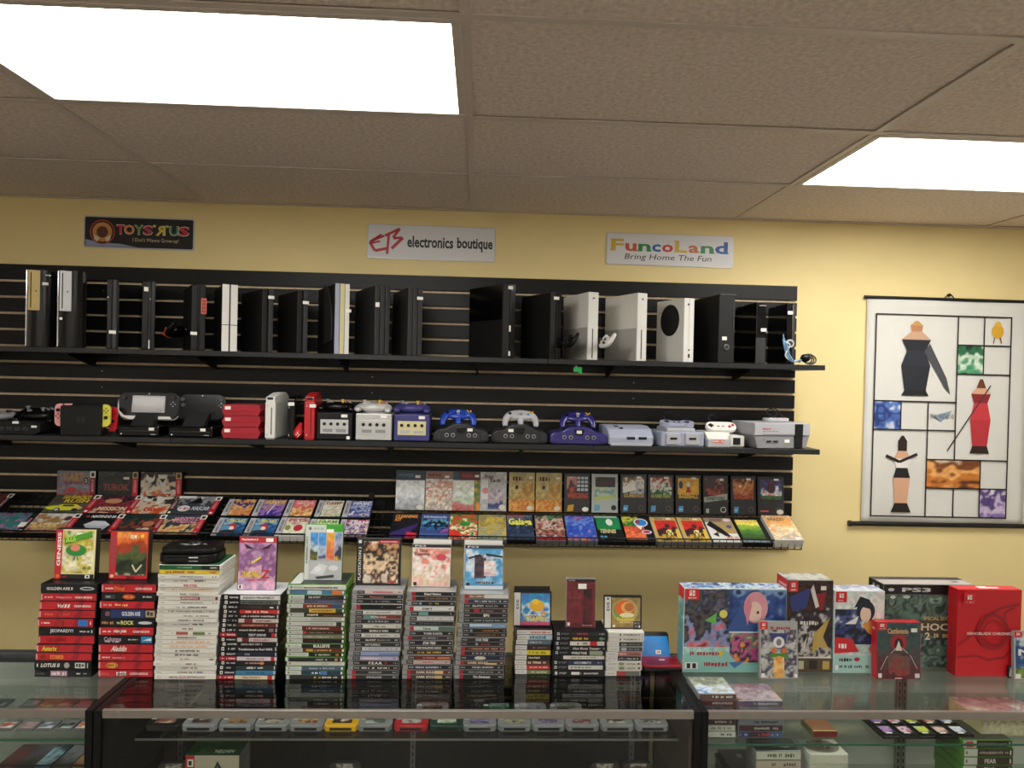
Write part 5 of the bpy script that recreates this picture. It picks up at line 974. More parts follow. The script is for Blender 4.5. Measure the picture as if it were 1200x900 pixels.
leaf = [('r', 0, 0, 1, 1, '#c0a468'), ('a', .14, .04, .96, .86, ['#302428', '#c8a03c', '#3c2428', '#c83028', '#d03028'], 5, 1.1, .7), ('e', .6, .36, .13, .12, '#e8dc8c'), ('s', [(.4, .12), (.55, .42), (.7, .12)], .035, '#201c1c'), ('s', [(.55, .12), (.7, .42), (.85, .1)], .03, '#201c1c'), ('e', .58, .62, .1, .08, '#403038'), ('p', [(.8, .1), (.96, .1), (.96, .5), (.86, .5)], '#d8b84c'), ('m', .2, .89, .8, .96, '#5c6c50'), ('r', .62, .88, .8, .95, WH)]
for i, (a, b, lb, fr) in enumerate(front):
    dd = .022 if i < 13 else .04
    rack_box('front', a, b, .178, dd, 'case_black' if i in (0, 4, 7, 8, 12) else ('plastic_white' if i > 12 else 'card_grey'), lb, fr or leaf, 120 + (9 if fr is None else i))

def n64(pic, title, tc, bandtop=WH, band='#b82030', extra=(), busy=5):
    l = [('a', 0, 0, .86, 1, pic, busy, 1.1, .45), ('r', .86, 0, 1, 1, band), ('r', .86, .78, 1, 1, bandtop), ('r', .89, .82, .97, .95, '#30282c'), ('v', .895, .3, .96, .72, 'NINTENDO 64', '#d8a0a0'), ('e', .93, .08, .035, .05, WH)]
    if title: l.append(('t', .12, .36, .78, .58, title, tc, .12))
    return l + list(extra)
B64 = (-.052, 1.287, 2, 565)
N_ = [
 (B64, 66, 112, 'upright landscape box with kart racing colours, left of the three in the top row', n64(['#6c5c54', '#a84c3c', '#806c7c', '#7c8488', '#6c7478'], None, WH, band='#8a2030', extra=[('t', .2, .66, .7, .94, 'KART', '#c88c3c'), ('m', .2, .56, .66, .64, '#8a3c60'), ('r', .72, .58, .8, .78, '#181818'), ('t', .735, .62, .785, .74, '2', WH), ('e', .4, .36, .12, .1, '#b84038')])),
 (B64, 114, 162, 'upright dark landscape box with a rust-red title, middle of the top row', n64(['#1c2422', '#2c3432', '#202826', '#3c4440'], 'TUROK', '#8c3c2c', '#b09868', extra=[('m', .06, .06, .26, .11, '#c8c8c4'), ('r', .64, .74, .78, .82, WH)])),
 (B64, 164, 213, 'upright landscape box with black and white faces-like patches, right of the top row', n64(['#a83420', '#c86c3c', '#c8bca8', '#282422', '#1c1c1c'], None, WH, '#b09868', extra=[('e', .24, .8, .11, .15, '#d8d4cc'), ('p', [(.16, .95), (.34, .95), (.3, .8), (.2, .84)], '#1c1c1c'), ('p', [(.42, .92), (.66, .92), (.6, .5), (.5, .5)], '#d4d0c8'), ('p', [(.46, .78), (.62, .78), (.54, .64)], '#242220'), ('t', .4, .1, .76, .28, '007', '#b8301c')])),
 ('mid', 57, 112, 'landscape box showing a yellow car under yellow letters', n64(['#3c4c3c', '#5c5c50', '#4c4438', '#384034'], None, WH, band='#b82030', extra=[('e', .4, .24, .4, .14, '#d8d83c'), ('p', [(.2, .3), (.3, .44), (.62, .44), (.76, .3)], '#d8d438'), ('p', [(.32, .32), (.36, .41), (.56, .41), (.62, .32)], '#3c4450'), ('e', .28, .13, .075, .1, '#2c2c34'), ('e', .28, .13, .045, .06, '#c8c8dc'), ('e', .66, .14, .06, .08, '#2c2c34'), ('p', [(.66, .2), (.8, .22), (.8, .3), (.66, .3)], '#e0a878'), ('t', .2, .72, .8, .94, 'SAN FRANCISCO', '#e0c03c', .1), ('t', .3, .52, .82, .7, 'RUSH', '#e0c03c', .1)])),
 ('mid', 110, 161, 'landscape box with dark red machinery and pale lettering', n64(['#5c1c24', '#c8a890', '#6c2430', '#8c3840', '#2c2028', '#5c545c'], None, WH, extra=[('e', .4, .66, .2, .14, '#c88c6c'), ('t', .16, .12, .82, .34, 'MISSION', '#e0c8a0', .1)])),
 ('mid', 157, 208, 'landscape box with black and white patches, flat on the slope below its upright twin', n64(['#a83420', '#c86c3c', '#c8bca8', '#282422', '#1c1c1c'], None, WH, '#8c8468', '#3c3430', extra=[('e', .24, .8, .11, .15, '#d8d4cc'), ('p', [(.16, .95), (.34, .95), (.3, .8), (.2, .84)], '#1c1c1c'), ('p', [(.42, .92), (.66, .92), (.6, .5), (.5, .5)], '#d4d0c8'), ('t', .3, .1, .76, .28, '007', '#c8301c')])),
 ('mid', 204, 256, 'landscape box with grey car and white oval racing badge', n64(['#30343c', '#3c4048', '#383c44', '#8c8c90', '#c4c4c4'], None, WH, extra=[('e', .26, .3, .14, .17, '#d8d4d4'), ('m', .16, .24, .36, .36, '#b83c44'), ('t', .44, .2, .84, .42, 'NASCAR', '#c8d0dc', .1), ('r', .0, .86, .4, 1, '#d8d8d8'), ('p', [(.3, .6), (.5, .95), (.62, .6)], '#141414')])),
 ('front', -22, 37, 'landscape box with violet and green patches, leftmost in the front row', n64(['#6c5078', '#3c5c4c', '#9c6ca0', '#1c7c70', '#785c84', '#283848'], None, WH, band='#1c1c20', bandtop='#1c1c20', extra=[('p', [(.1, .2), (.3, .5), (.5, .2)], '#c8c858'), ('r', .8, .25, .93, .5, WH)])),
 ('front', 33, 88, 'landscape box with white top and gold lettering in the front row', n64(['#8c2434', '#b89878', '#a07850', '#c8c4bc', '#dcdcd8'], None, WH, extra=[('t', .26, .5, .72, .7, 'STUNT', '#a8803c'), ('t', .14, .24, .68, .46, 'RACER', '#e0c878'), ('e', .78, .72, .08, .12, '#50302c')])),
 ('front', 86, 140, 'black landscape box with a silver console picture and white lettering', n64(['#141416', '#1c1c1e', '#141416'], None, WH, extra=[('t', .28, .78, .82, .92, 'NINTENDO 64', '#e8e8e8'), ('p', [(.24, .4), (.4, .62), (.66, .6), (.82, .42), (.72, .1), (.5, .02)], '#a8acb8'), ('p', [(.24, .4), (.4, .62), (.66, .6), (.82, .42), (.6, .34)], '#c4c8d0'), ('e', .2, .84, .04, .05, '#a84c4c')])),
 ('front', 136, 190, 'dark green landscape box with brown and cream objects', n64(['#201c1c', '#1c2c28', '#7c3c30', '#243430', '#1c302c'], None, WH, band='#8a2430', extra=[('e', .7, .5, .12, .15, '#b06c54'), ('e', .7, .2, .1, .1, '#c8b8a0'), ('p', [(.5, .2), (.6, .3), (.56, .1)], '#c8c0a0')])),
 ('front', 184, 238, 'landscape box with pink lettering over a crowded orange scene', n64(['#8c5c34', '#c87c3c', '#d8b880', '#34404c', '#3c4450', '#404850'], None, WH, extra=[('t', .28, .56, .82, .88, 'WRESTLE', '#d890a8', .1), ('m', .3, .5, .8, .56, '#5c2c44')])),
 ('mid', -40, 8, 'landscape box cut by the left edge with dark red corner', n64(['#3c2020', '#5c3028', '#282420'], None, WH, band='#2c2024', bandtop='#c8c8c4')),
]
for i, (row, a, b, lb, fr) in enumerate(N_):
    rack_box(row, a, b, .136, .028, 'case_black', lb, fr, 160 + i)
def gba(pic, title, tc, extra=(), busy=4): return [('r', 0, 0, 1, 1, '#24242c'), ('r', 0, 0, .2, 1, '#b8b8bc'), ('v', .05, .2, .15, .85, 'GAME BOY ADVANCE', '#34343c'), ('a', .22, .02, .99, .98, pic, busy, 1.1, .4), ('t', .3, .74, .94, .92, title, tc)] + list(extra)
G_ = [
 ('mid', 264, 298, 'small square box with orange flame picture on violet, grey left strip', gba(['#34286c', '#d89058', '#c87840', '#e0b878', '#3c2c78', '#8c2c48'], 'FURY', '#e0a83c')),
 ('mid', 299, 334, 'small square box with a violet and purple picture and yellow letters', gba(['#4c3498', '#3c2c88', '#8c6cb8', '#b88878', '#6c2c88'], 'FURY II', '#e8d038', [('s', [(.5, .1), (.66, .8)], .04, '#d8d0e8')])),
 ('mid', 335, 369, 'small square box with coral splash over orange and dark', gba(['#3c2c1c', '#d88c3c', '#e8c890', '#d0505c', '#e07c84', '#c83c50'], 'SALSA', '#e0c8c0')),
 ('mid', 371, 402, 'white small square box with green lower scene, standing higher', gba(['#3c8c3c', '#8cb478', '#dcdcd0', '#c8b89c', '#e0e0dc', '#e4e4e0'], 'CAMP', '#8c4c24')),
 ('mid', 403, 436, 'small square box with blue and white picture, right end of the upper row', gba(['#4c1c24', '#d8d4dc', '#3c4c94', '#a8b0cc', '#2c3c84', '#b8a8c8'], 'NAVY', '#e0e0ec')),
 ('front', 252, 288, 'small square blue box with red centre, left one of the twin pair', None), ('front', 289, 325, 'small square blue box with red centre, right one of the twin pair', None),
 ('front', 326, 360, 'cream small square box with red and olive shapes', gba(['#e0e0cc', '#dcdcc8', '#d4d8b8', '#c8b8b4', '#b87478'], 'PETS', '#a8404c', [('e', .72, .4, .16, .18, '#b83040'), ('e', .36, .4, .1, .14, '#8c8c4c')])),
 ('front', 361, 396, 'pale yellow small square box mostly hidden behind the green-edged case', gba(['#d8dcb4', '#e0e0c0', '#b8c88c'], 'FARM', '#4c8c4c')),
 ('front', 397, 432, 'small square box with red, cream and violet crowd picture', gba(['#8c2c34', '#e0c8b0', '#5c3c78', '#d8d0d8', '#a83c48', '#3c3468'], 'TEAM', '#e0d8e0'))]
kart = gba(['#b83c34', '#2c5c8c', '#1c4c7c', '#3c6ca0', '#8cacc8', '#205080'], 'CIRCUIT', '#e0d83c', [('e', .56, .45, .16, .2, '#b8302c'), ('e', .56, .4, .09, .11, '#ecd8c8'), ('e', .36, .4, .14, .16, '#5c94b8'), ('e', .5, .2, .25, .12, '#28303c')])
for i, (row, a, b, lb, fr) in enumerate(G_):
    rack_box(row, a, b, .127, .024 if i != 7 else .03, 'case_black' if i != 7 else 'plastic_white', lb, fr or kart, 190 + (5 if fr is None else i))

# ================================================================== CONSOLES ON THE UPPER SHELF
def solve(x_fl, x_rl, d, Yf, z):
    """turn of a box about its front left edge that brings the rear left edge to the measured place"""
    X0 = PY(x_fl, 415, Yf).x; lo, hi = -10, 60
    for _ in range(30):
        m = (lo + hi) / 2; a = radians(m)
        if proj((X0 - d * sin(a), Yf + d * cos(a), z))[0] > x_rl: lo = m
        else: hi = m
    return X0, radians((lo + hi) / 2)
def tower(lb, x_rl, x_fl, x_fr, yt, yb, d, slabs, phi=None, Yf=-.30, gap=.0022, name='game_console'):
    """slabs: (share of width, material); yb gives nothing, the shelf top does"""
    X0, a = solve(x_fl, x_rl, d, Yf, SH1 + .1) if phi is None else (PY(x_fl, 415, Yf).x, radians(phi))
    lo, hi = .02, .2
    for _ in range(30):
        m = (lo + hi) / 2
        if proj((X0 + m * cos(a), Yf + m * sin(a), SH1 + .1))[0] < x_fr: lo = m
        else: hi = m
    w = (lo + hi) / 2; h = PY((x_fl + x_fr) / 2, yt, Yf).z - SH1
    t = thing(name, lb, 'game console', (X0, Yf, SH1), rz=a)
    tot = sum(s_[0] for s_ in slabs); x = 0
    MB().box(.003, w - .003, .006, d - .003, .003, h - .003, .002, 1).build('inner_chassis', 'dark_slot', t)
    for sh, m in slabs:
        ww = w * sh / tot
        MB().box(x + gap / 2, x + ww - gap / 2, 0, d, 0, h, .003, 2).build('shell_slab', m, t); x += ww
    return t, w, h, d
def pr(t, org, face='front', **kw): return lambda k: k.put('marking_print', t, org, face, **kw)
def dots(t, pts, name='button', m='sticker_white', r=.0025):
    for x, z in pts: MB().cyl((x, -.0006, z), r, .0016, 'y', 10).build(name, m, t)
def ps3fat(lb, xfl, xfr, yt, panel):
    t = thing('game_console', lb, 'game console', (PY(xfl, 405, -.30).x, -.30, SH1), rz=radians(27))
    w, h, d = .098, PY(xfl, yt, -.30).z - SH1, .27
    n = 10; prof = [(0, 0)] + [(w * i / n, -.014 * sin(pi * i / n) ** 1) for i in range(n + 1)][1:-1] + [(w, 0), (w, d), (0, d)]
    MB().prism(prof, 0, h, 'z', .0015).build('shell', 'gloss_black', t)
    MB().box(-.002, .003, -.004, .02, .004, h - .004, .0008).build('chrome_strip', 'chrome', t)
    MB().box(.006, .048, -.016, -.006, h * .47, h - .004, .001).build('front_panel', panel, t)
    MB().box(.014, .018, -.0175, -.0155, h * .50, h * .96).build('disc_slot', 'dark_slot', t)
    MB().cyl((.034, -.0165, h * .72), .0032, .002, 'y', 10).build('eject_button', 'dark_slot', t)
    MB().box(w - .004, w + .001, .01, d, .002, h - .002, .001).build('side_seam', 'plastic_charcoal', t)
    return t, w, h
t, w, h = ps3fat('tall glossy black console with a gold upper panel, leftmost on upper shelf', 30, 54, 315, 'plastic_gold')
sticker(t, .066, -.014, h * .82, .022, .012); k = Ink(); k.marks(0, 0, .03, .008, WH, 1, 2); k.put('marking_print', t, (.056, -.0135, h * .92))
t, w, h = ps3fat('tall glossy black console with a silver upper panel, second on upper shelf', 67, 91, 316, 'plastic_silver')
MB().cyl((.012, -.016, h * .37), .006, .002, 'y', 12).build('round_sticker', 'sticker_white', t)
t, w, h, d = tower('slim black console standing upright, third on upper shelf, sticker low on its front', 0, 124, 139, 327, 405, .26, [(.45, 'gloss_black'), (.4, 'plastic_charcoal'), (.15, 'gloss_black')], 27)
sticker(t, w * .5, -.001, h * .24, .026, .014); dots(t, [(w * .1, h * .74)])
MB().box(w, w + .001, .02, d - .02, .03, h - .03).build('side_panel', 'plastic_charcoal', t)
t, w, h, d = tower('slim black console standing upright, fourth on upper shelf, sticker near its top', 0, 165, 182, 329, 407, .26, [(.5, 'gloss_black'), (.12, 'plastic_charcoal'), (.38, 'plastic_black')], 27)
sticker(t, w * .3, -.001, h * .88, .016, .018); dots(t, [(w * .6, h * .74)]); MB().box(w * .53, w * .6, -.001, .001, .004, .04).build('light_strip', 'sticker_white', t)
t, w, h, d = tower('two-bar black console with a vertical orange label and orange cable beside it', 214, 223, 241, 333, 409, .25, [(.44, 'plastic_black_matte'), (.12, 'gloss_black'), (.44, 'plastic_black_matte')])
k = Ink(); k.rect(0, 0, .022, .066, '#e0562c', 1)
for i in range(4): k.rect(.004, .006 + i * .015, .018, .016 + i * .015, '#30160e', 2).rect(.008, .009 + i * .015, .014, .013 + i * .015, '#e0562c', 3)
k.put('orange_label', t, (w * .66, -.0008, h * .56)); sticker(t, w * .2, -.001, h * .26, .026, .013)
p = PY(205, 400, -.27)
def pad(lb, loc, rz, m, kind='std', tilt=0, group=None, lying=True, sc=1.0, cable=None, roll=0, bm=None):
    """hand controller: two grips swept into a body, sticks, pad and buttons"""
    t = thing('game_controller', lb, 'game controller', loc, group=group, rot=(radians(tilt), radians(roll), rz))
    b = MB()
    if kind == 'n64':
        b.tube(smooth([(-.073, -.058, -.012), (-.071, -.03, .002), (-.05, 0, .010), (0, .008, .012), (.05, 0, .010), (.071, -.03, .002), (.073, -.058, -.012)], 4), [.011, .012, .013, .014, .016, .017, .018, .019, .02, .02, .021, .021, .022, .021, .021, .02, .02, .019, .018, .017, .016, .014, .013, .012, .011], 10, True, .75)
        b.tube(smooth([(0, .005, .010), (0, -.03, .004), (0, -.062, -.012)], 4), [.02, .019, .018, .016, .015, .014, .013, .012, .011][:9], 10, True, .85)
    elif kind == 'dog':
        b.prism(ro(.135, .056, .0275, 6), .0, .018, 'z', .004)
    elif kind == 'snes':
        b.prism(ro(.144, .055, .027, 6), .0, .016, 'z', .004).cyl((-.045, 0, .009), .031, .018, 'z', 20).cyl((.045, 0, .009), .031, .018, 'z', 20)
    else:
        b.tube(smooth([(-.066, -.066, -.010), (-.067, -.03, -.002), (-.045, .002, .008), (0, .006, .010), (.045, .002, .008), (.067, -.03, -.002), (.066, -.066, -.014)], 4), [.013, .0145, .016, .017, .019, .021, .022, .023, .023, .023, .023, .023, .023, .023, .023, .023, .023, .023, .022, .021, .019, .017, .016, .0145, .013], 12, True, .72)
    if kind in ('gc', 'std'): b.ell((0, -.014, .000), .062, .036, .024)
    if kind == 'n64': b.ell((0, -.008, .009), .055, .026, .017)
    b.build('controller_shell', m, t)
    dk = bm or 'plastic_charcoal'
    if kind == 'n64':
        MB().cyl((0, -.012, .028), .007, .014, 'z', 12).cyl((0, -.012, .036), .009, .005, 'z', 12).build('thumbstick', 'plastic_light_grey', t)
        MB().box(-.06, -.042, -.006, .0, .022, .027).box(-.054, -.048, -.012, .006, .022, .027).build('direction_pad', 'plastic_black', t)
        for x, y, c in ((.048, 0, 'cart_yellow'), (.058, .006, 'cart_yellow'), (.042, .008, 'cart_yellow'), (.036, -.012, 'plastic_sky')): MB().cyl((x, y, .027), .004, .006, 'z', 10).build('button', c, t)
    elif kind in ('dog', 'snes'):
        MB().box(-.056, -.034, -.004, .004, .016, .021).box(-.049, -.041, -.011, .011, .016, .021).build('direction_pad', 'plastic_black', t)
        for x in (-.012, .008): MB().box(x - .005, x + .005, -.006, -.002, .016, .020, .001).build('button', 'plastic_charcoal', t)
        for x, y in ((.036, -.006), (.052, .004)) + (((.044, .011), (.044, -.013)) if kind == 'snes' else ()): MB().cyl((x, y, .018), .006, .006, 'z', 12).build('button', 'plastic_red' if kind == 'dog' else 'plastic_indigo', t)
    else:
        st_ = ((-.042, .002), (.028, -.022)) if kind == 'std' else ((-.045, .0), (.026, -.020))
        for i, (x, y) in enumerate(st_): MB().cyl((x, y, .028), .0055, .012, 'z', 10).cyl((x, y, .035), .009, .004, 'z', 12).build('thumbstick', dk if i == 0 or kind != 'gc' else 'cart_yellow', t)
        MB().box(-.034, -.016, -.026, -.020, .022, .027).box(-.028, -.022, -.032, -.014, .022, .027).build('direction_pad', dk, t)
        for i, (x, y) in enumerate(((.045, .012), (.045, -.010), (.034, .001), (.056, .001))): MB().cyl((x, y, .026), .0048 if kind != 'gc' or i else .007, .006, 'z', 10).build('button', ('green_tag', 'plastic_red', 'plastic_light_grey', 'plastic_light_grey')[i] if kind == 'gc' else dk, t)
    if cable: MB().tube(smooth(cable, 5), .0022, 6).build('cable', 'wire_black', t)
    if sc != 1: t.scale = (sc, sc, sc)
    return t
t = pad('black controller with an orange-wired plug leaning beside the orange-labelled console', (p.x + .005, -.27, SH1 + .070), radians(75), 'gloss_black', tilt=-60, sc=.8)
MB().tube(smooth([(-.10, -.03, .0), (-.08, .0, .01), (-.05, .02, .02), (.0, .03, .03), (.03, .05, .05), (.05, .06, .12)], 6), .003, 6).build('cable', 'cable_orange', t)
t, w, h, d = tower('white two-bar console standing upright on upper shelf, between orange-labelled and plain black ones', 250, 259, 278, 333, 410, .25, [(.46, 'plastic_black_matte'), (.08, 'gloss_black'), (.46, 'plastic_black_matte')])
for a_, b_ in ((0, .46), (.54, 1)): MB().box(w * a_ + .0005, w * b_ - .0005, -.004, .002, 0, h, .0012).build('front_bar', 'plastic_white', t)
MB().box(.001, w - .001, -.0046, -.003, h * .39, h * .4).build('front_seam', 'dark_slot', t)
t, w, h, d = tower('matt black slab console, first of two alike, right of the white two-bar one', 282, 306, 320.5, 338, 410, .29, [(.45, 'plastic_black_matte'), (.1, 'gloss_black'), (.45, 'plastic_charcoal')])
sticker(t, w * .75, -.001, h * .87, .026, .013)
t, w, h, d = tower('matt black slab console, second of two alike, left of the striped one', 325, 347, 361, 340, 411, .29, [(.45, 'plastic_black_matte'), (.1, 'gloss_black'), (.45, 'plastic_charcoal')])
sticker(t, w * .75, -.001, h * .81, .026, .013)
t, w, h, d = tower('upright console with blue-grey, cream and white front bars on upper shelf', 372, 391, 409, 332, 412, .29, [(1, 'plastic_black_matte')] * 3)
for a_, m_ in enumerate(('plastic_bluegrey', 'plastic_cream', 'plastic_white')): MB().box(w * a_ / 3 + .0012, w * (a_ + 1) / 3 - .0012, -.004, .002, 0, h, .0012).build('front_bar', m_, t)
sticker(t, w * .9, -.0046, h * .62, .026, .013); k = Ink(); k.text('CONSOLE', 0, 0, .006, .09, '#b0b0b0', 1, rot=1)
MB().prism([(.02 + .27 * (1 - cos(a * pi / 16)) * .5, .06 + (h - .04) * sin(a * pi / 16) ** .9 * .95) for a in range(9)] + [(.155, .04)], -.006, -.002, 'x').build('curved_side_cover', 'plastic_charcoal', t)
for lb, a_, b_, c_, yt, sx, sz in (('three-bar black console, first of a matching pair, right of the striped one', 415, 438, 457, 334, .17, .72), ('three-bar black console, second of a matching pair, beside the empty gap', 458.5, 476.6, 495, 336, .8, .84)):
    t, w, h, d = tower(lb, a_, b_, c_, yt, 414, .31, [(1, 'plastic_charcoal'), (1, 'plastic_charcoal'), (1, 'plastic_charcoal')], gap=.003); sticker(t, w * sx, -.001, h * sz, .018 if sx < .5 else .026, .02 if sx < .5 else .013)
t, w, h, d = tower('large boxy black console right of the empty gap on upper shelf, half-and-half side', 549, 588, 604, 332, 419, .27, [(.56, 'plastic_black_matte'), (.44, 'gloss_black')])
MB().box(-.001, .001, .004, d - .004, h * .52, h - .004).build('side_panel', 'gloss_black', t); MB().box(w * .5, w * .62, -.001, .001, h * .36, h * .44).box(w * .5, w * .62, -.001, .001, .01, .03).build('light_strip', 'sticker_white', t); sticker(t, w * .55, -.001, h * .95, .024, .014)
t, w, h, d = tower('large boxy black console directly left of the first white slab on upper shelf', 610, 643.6, 658, 342, 421, .27, [(.5, 'plastic_black_matte'), (.5, 'gloss_black')])
sticker(t, w * .5, -.001, h * .91, .026, .013)
def side_print(t, d, h, f, nm='marking_print'):
    k = Ink(); f(k); k.put(nm, t, (-.0006, d, 0), 'left')
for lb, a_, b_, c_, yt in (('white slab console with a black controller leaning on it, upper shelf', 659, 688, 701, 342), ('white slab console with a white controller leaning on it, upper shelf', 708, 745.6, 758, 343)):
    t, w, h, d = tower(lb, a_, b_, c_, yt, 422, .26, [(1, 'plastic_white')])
    k = Ink(); k.rect(0, 0, d - .01, h * .47, '#b0ada8', 1); k.put('side_grey_panel', t, (-.0003, d - .005, .004), 'left')  # grey panel printed over the lower part of the left side
    MB().cyl((w * .5, -.0006, h * .91), .0055, .002, 'y', 14).build('power_button', 'plastic_light_grey', t); MB().cyl((w * .5, -.0012, h * .91), .003, .002, 'y', 10).build('button_mark', 'dark_slot', t)
    MB().box(w * .42, w * .5, -.001, .001, h * .03, h * .46).build('disc_slot', 'dark_slot', t)
pad('black controller standing against the first white slab console', (PY(668, 408, -.31).x, -.305, SH1 + .066), radians(100), 'plastic_black', tilt=-72, sc=.72)
pad('white controller standing against the second white slab console', (PY(710, 408, -.31).x, -.305, SH1 + .068), radians(102), 'plastic_white', tilt=-72, sc=.72)
t, w, h, d = tower('small white console with a large round black vent on its side', 769, 800.7, 813, 349, 423, .21, [(.5, 'plastic_white'), (.5, 'plastic_white')], gap=0)
MB().cyl((-.0008, d * .5, h * .67), min(d * .36, .07), .003, 'x', 32).build('round_vent', 'dark_slot', t)
MB().cyl((w * .4, -.0006, h * .9), .0045, .002, 'y', 12).build('power_button', 'dark_slot', t); MB().box(w * .45, w * .62, -.001, .001, h * .07, h * .13).box(w * .45, w * .62, -.001, .001, h * .18, h * .20).build('ports', 'dark_slot', t)
t, w, h, d = tower('matt black console with a round knob low on its front and flared top', 812, 841, 861, 345, 424, .27, [(1, 'plastic_black_matte')])
MB().box(.004, w + .002, -.002, d, h - .006, h + .003, .002).build('top_flare', 'plastic_charcoal', t); MB().cyl((w * .5, -.002, h * .235), .012, .006, 'y', 20).build('power_button', 'plastic_grey', t); MB().cyl((w * .5, -.004, h * .235), .009, .006, 'y', 20).build('button_cap', 'plastic_charcoal', t)
MB().box(w * .86, w * .92, -.002, .002, h * .48, h * .95).build('disc_slot', 'plastic_charcoal', t); sticker(t, w * .38, -.001, h * .36, .022, .016)
t, w, h, d = tower('matt black console with a lighter lower front half, upper shelf near right end', 861, 885, 897.5, 354, 425, .26, [(1, 'gloss_black')])
MB().box(.001, w - .001, -.0015, .003, .002, h * .42, .0008).build('lower_front', 'plastic_charcoal', t); sticker(t, w * .75, -.002, h * .55, .024, .014); dots(t, [(w * .8, h * .34)], m='sticker_white'); k = Ink(); k.marks(0, 0, .03, .008, '#a8a8a8', 1, 7); k.put('marking_print', t, (w * .3, -.0008, h * .93))
t, w, h, d = tower('glossy black console at right end of upper shelf with blue wires over its front', 899, 921, 932, 355, 427, .24, [(.6, 'gloss_black'), (.4, 'plastic_charcoal')])
sticker(t, w * .4, -.001, h * .84, .024, .014); MB().box(w * .6, w * .68, -.002, .001, h * .3, h * .97).build('chrome_strip', 'chrome', t)
MB().cyl((w * .35, -.006, h * .34), .018, .008, 'y', 20).build('power_button', 'plastic_light_grey', t); MB().cyl((w * .35, -.010, h * .34), .011, .006, 'y', 16).build('button_cap', 'plastic_charcoal', t)
rr = random.Random(8)
p = PY(935, 424, -.29)
t = thing('cable_bundle', 'tangled pale blue and black cables at right end of the upper shelf', 'cable', (p.x, -.29, SH1))
for i in range(5):
    pts = [(-.07 + rr.uniform(-.01, .01), -.018 + rr.uniform(-.004, .0), .13 - .01 * i), (-.06 + rr.uniform(-.014, .014), -.022, .085), (-.05 + rr.uniform(-.016, .016), -.018, .04), (-.03, -.01 + rr.uniform(-.02, .01), .012), (.0 + rr.uniform(-.01, .02), rr.uniform(-.02, .03), .02), (.02, .02, .012 + .004 * i)]
    MB().tube(smooth(pts, 5), .0028, 6).build('cable', 'cable_blue' if i % 5 != 3 else 'plastic_white', t)
for i in range(3):
    MB().tube([(.055 + (.03 - .004 * i) * cos(a * pi / 10), .01 + .012 * i + .01 * sin(a * pi / 10), .026 + (.022 - .003 * i) * sin(a * pi / 10)) for a in range(21)], .003, 6).build('cable', 'wire_black', t)
MB().ell((.03, -.006, .03), .022, .014, .018).build('cable_plug', 'plastic_black', t)

# ================================================================== CONSOLES ON THE MIDDLE SHELF
def at(px, y=-.30): return (PY(px, 515, y).x, y, SH2)
def wid(a, b, y=-.30): return PY(b, 510, y).x - PY(a, 510, y).x
def zof(px, py, y=-.30): return PY(px, py, y).z - SH2
def cons(lb, px, y=-.30, rz=0, dz=0, name='game_console', cat='game console', dx=0):
    a = at(px, y); return thing(name, lb, cat, (a[0] + dx, a[1], a[2] + dz), rz=rz)
# big black console at far left
t = cons('large black console at the far left of the middle shelf under a black controller', 18); w = wid(-10, 47)
MB().prism([(-w / 2, .01), (-w / 2 + .02, .055), (w / 2 - .02, .055), (w / 2, .045), (w / 2, .012), (w / 2 - .02, 0), (-w / 2 + .02, 0)], 0, .24, 'y', .003).build('console_shell', 'plastic_black_matte', t)
for i in range(4): MB().box(-.07 + i * .032, -.045 + i * .032, -.002, .004, .016, .032, .002).build('controller_port', 'plastic_charcoal', t)
sticker(t, 0.0, -.001, .050, .026, .010); sticker(t, .075, -.001, .034, .022, .009)
pad('black controller lying on the large black console at far left', (t.location.x + .03, -.19, SH2 + .078), radians(5), 'plastic_black', tilt=12, sc=1.0, bm='plastic_grey')
pad('grey controller cut by the left edge of the photo, beside the large black console', (t.location.x - .11, -.22, SH2 + .073), radians(40), 'plastic_grey', tilt=10, sc=.7)
# dock with the two-colour handheld
t = cons('black dock holding a handheld with one pink and one yellow side grip', 94, name='game_console'); w = wid(70, 118); h = zof(94, 476)
MB().box(-w / 2, w / 2, 0, .012, 0, h, .003).box(-w / 2, w / 2, .03, .045, 0, h * .96, .003).box(-w / 2, w / 2, .01, .035, 0, .02).build('dock', 'plastic_black_matte', t)
MB().box(-w / 2 + .002, w / 2 - .002, .014, .028, .022, h * 1.06, .003).build('screen_slab', 'plastic_black', t)
k = Ink(); [k.poly(rrect(.013, .03, .005), '#101012', 1)]; k.v = [(x - .009, y, z) for x, y, z in k.v]; k.put('dock_emblem', t, (0, -.0004, h * .55))
k = Ink(); k.poly(rrect(.013, .03, .005), '#101012', 1).ell(0, .002, .003, .004, '#2a2a2c', 2); k.put('dock_emblem', t, (.009, -.0004, h * .55))
def grip(par, x, m, flip, z=h * .3, hh=.095, y=.012, wdt=.030):
    s_ = -1 if flip else 1
    out = [(0, 0), (0, hh)] + [(s_ * (wdt - .02 + .02 * sin(a)), hh - .02 + .02 * cos(a)) for a in [i * pi / 10 for i in range(6)]] + [(s_ * (wdt - .02 + .02 * cos(a)), .02 - .02 * sin(a)) for a in [i * pi / 10 for i in range(6)]]
    o = MB().prism([(x + a, z + b) for a, b in out], y, y + .013, 'y', .001).build('side_grip', m, par)
    MB().cyl((x + s_ * wdt * .48, y - .003, z + hh * (.72 if flip else .42)), .007, .006, 'y', 14).build('thumbstick', 'plastic_black', o)
    cz = z + hh * (.45 if flip else .72)
    for dx, dz in ((0, .009), (0, -.009), (.008, 0), (-.008, 0)): MB().cyl((x + s_ * wdt * .48 + dx, y - .001, cz + dz), .0028, .003, 'y', 8).build('button', 'plastic_black', o)
    return o
grip(t, -w / 2, 'plastic_pink', True); grip(t, w / 2, 'plastic_yellow', False)
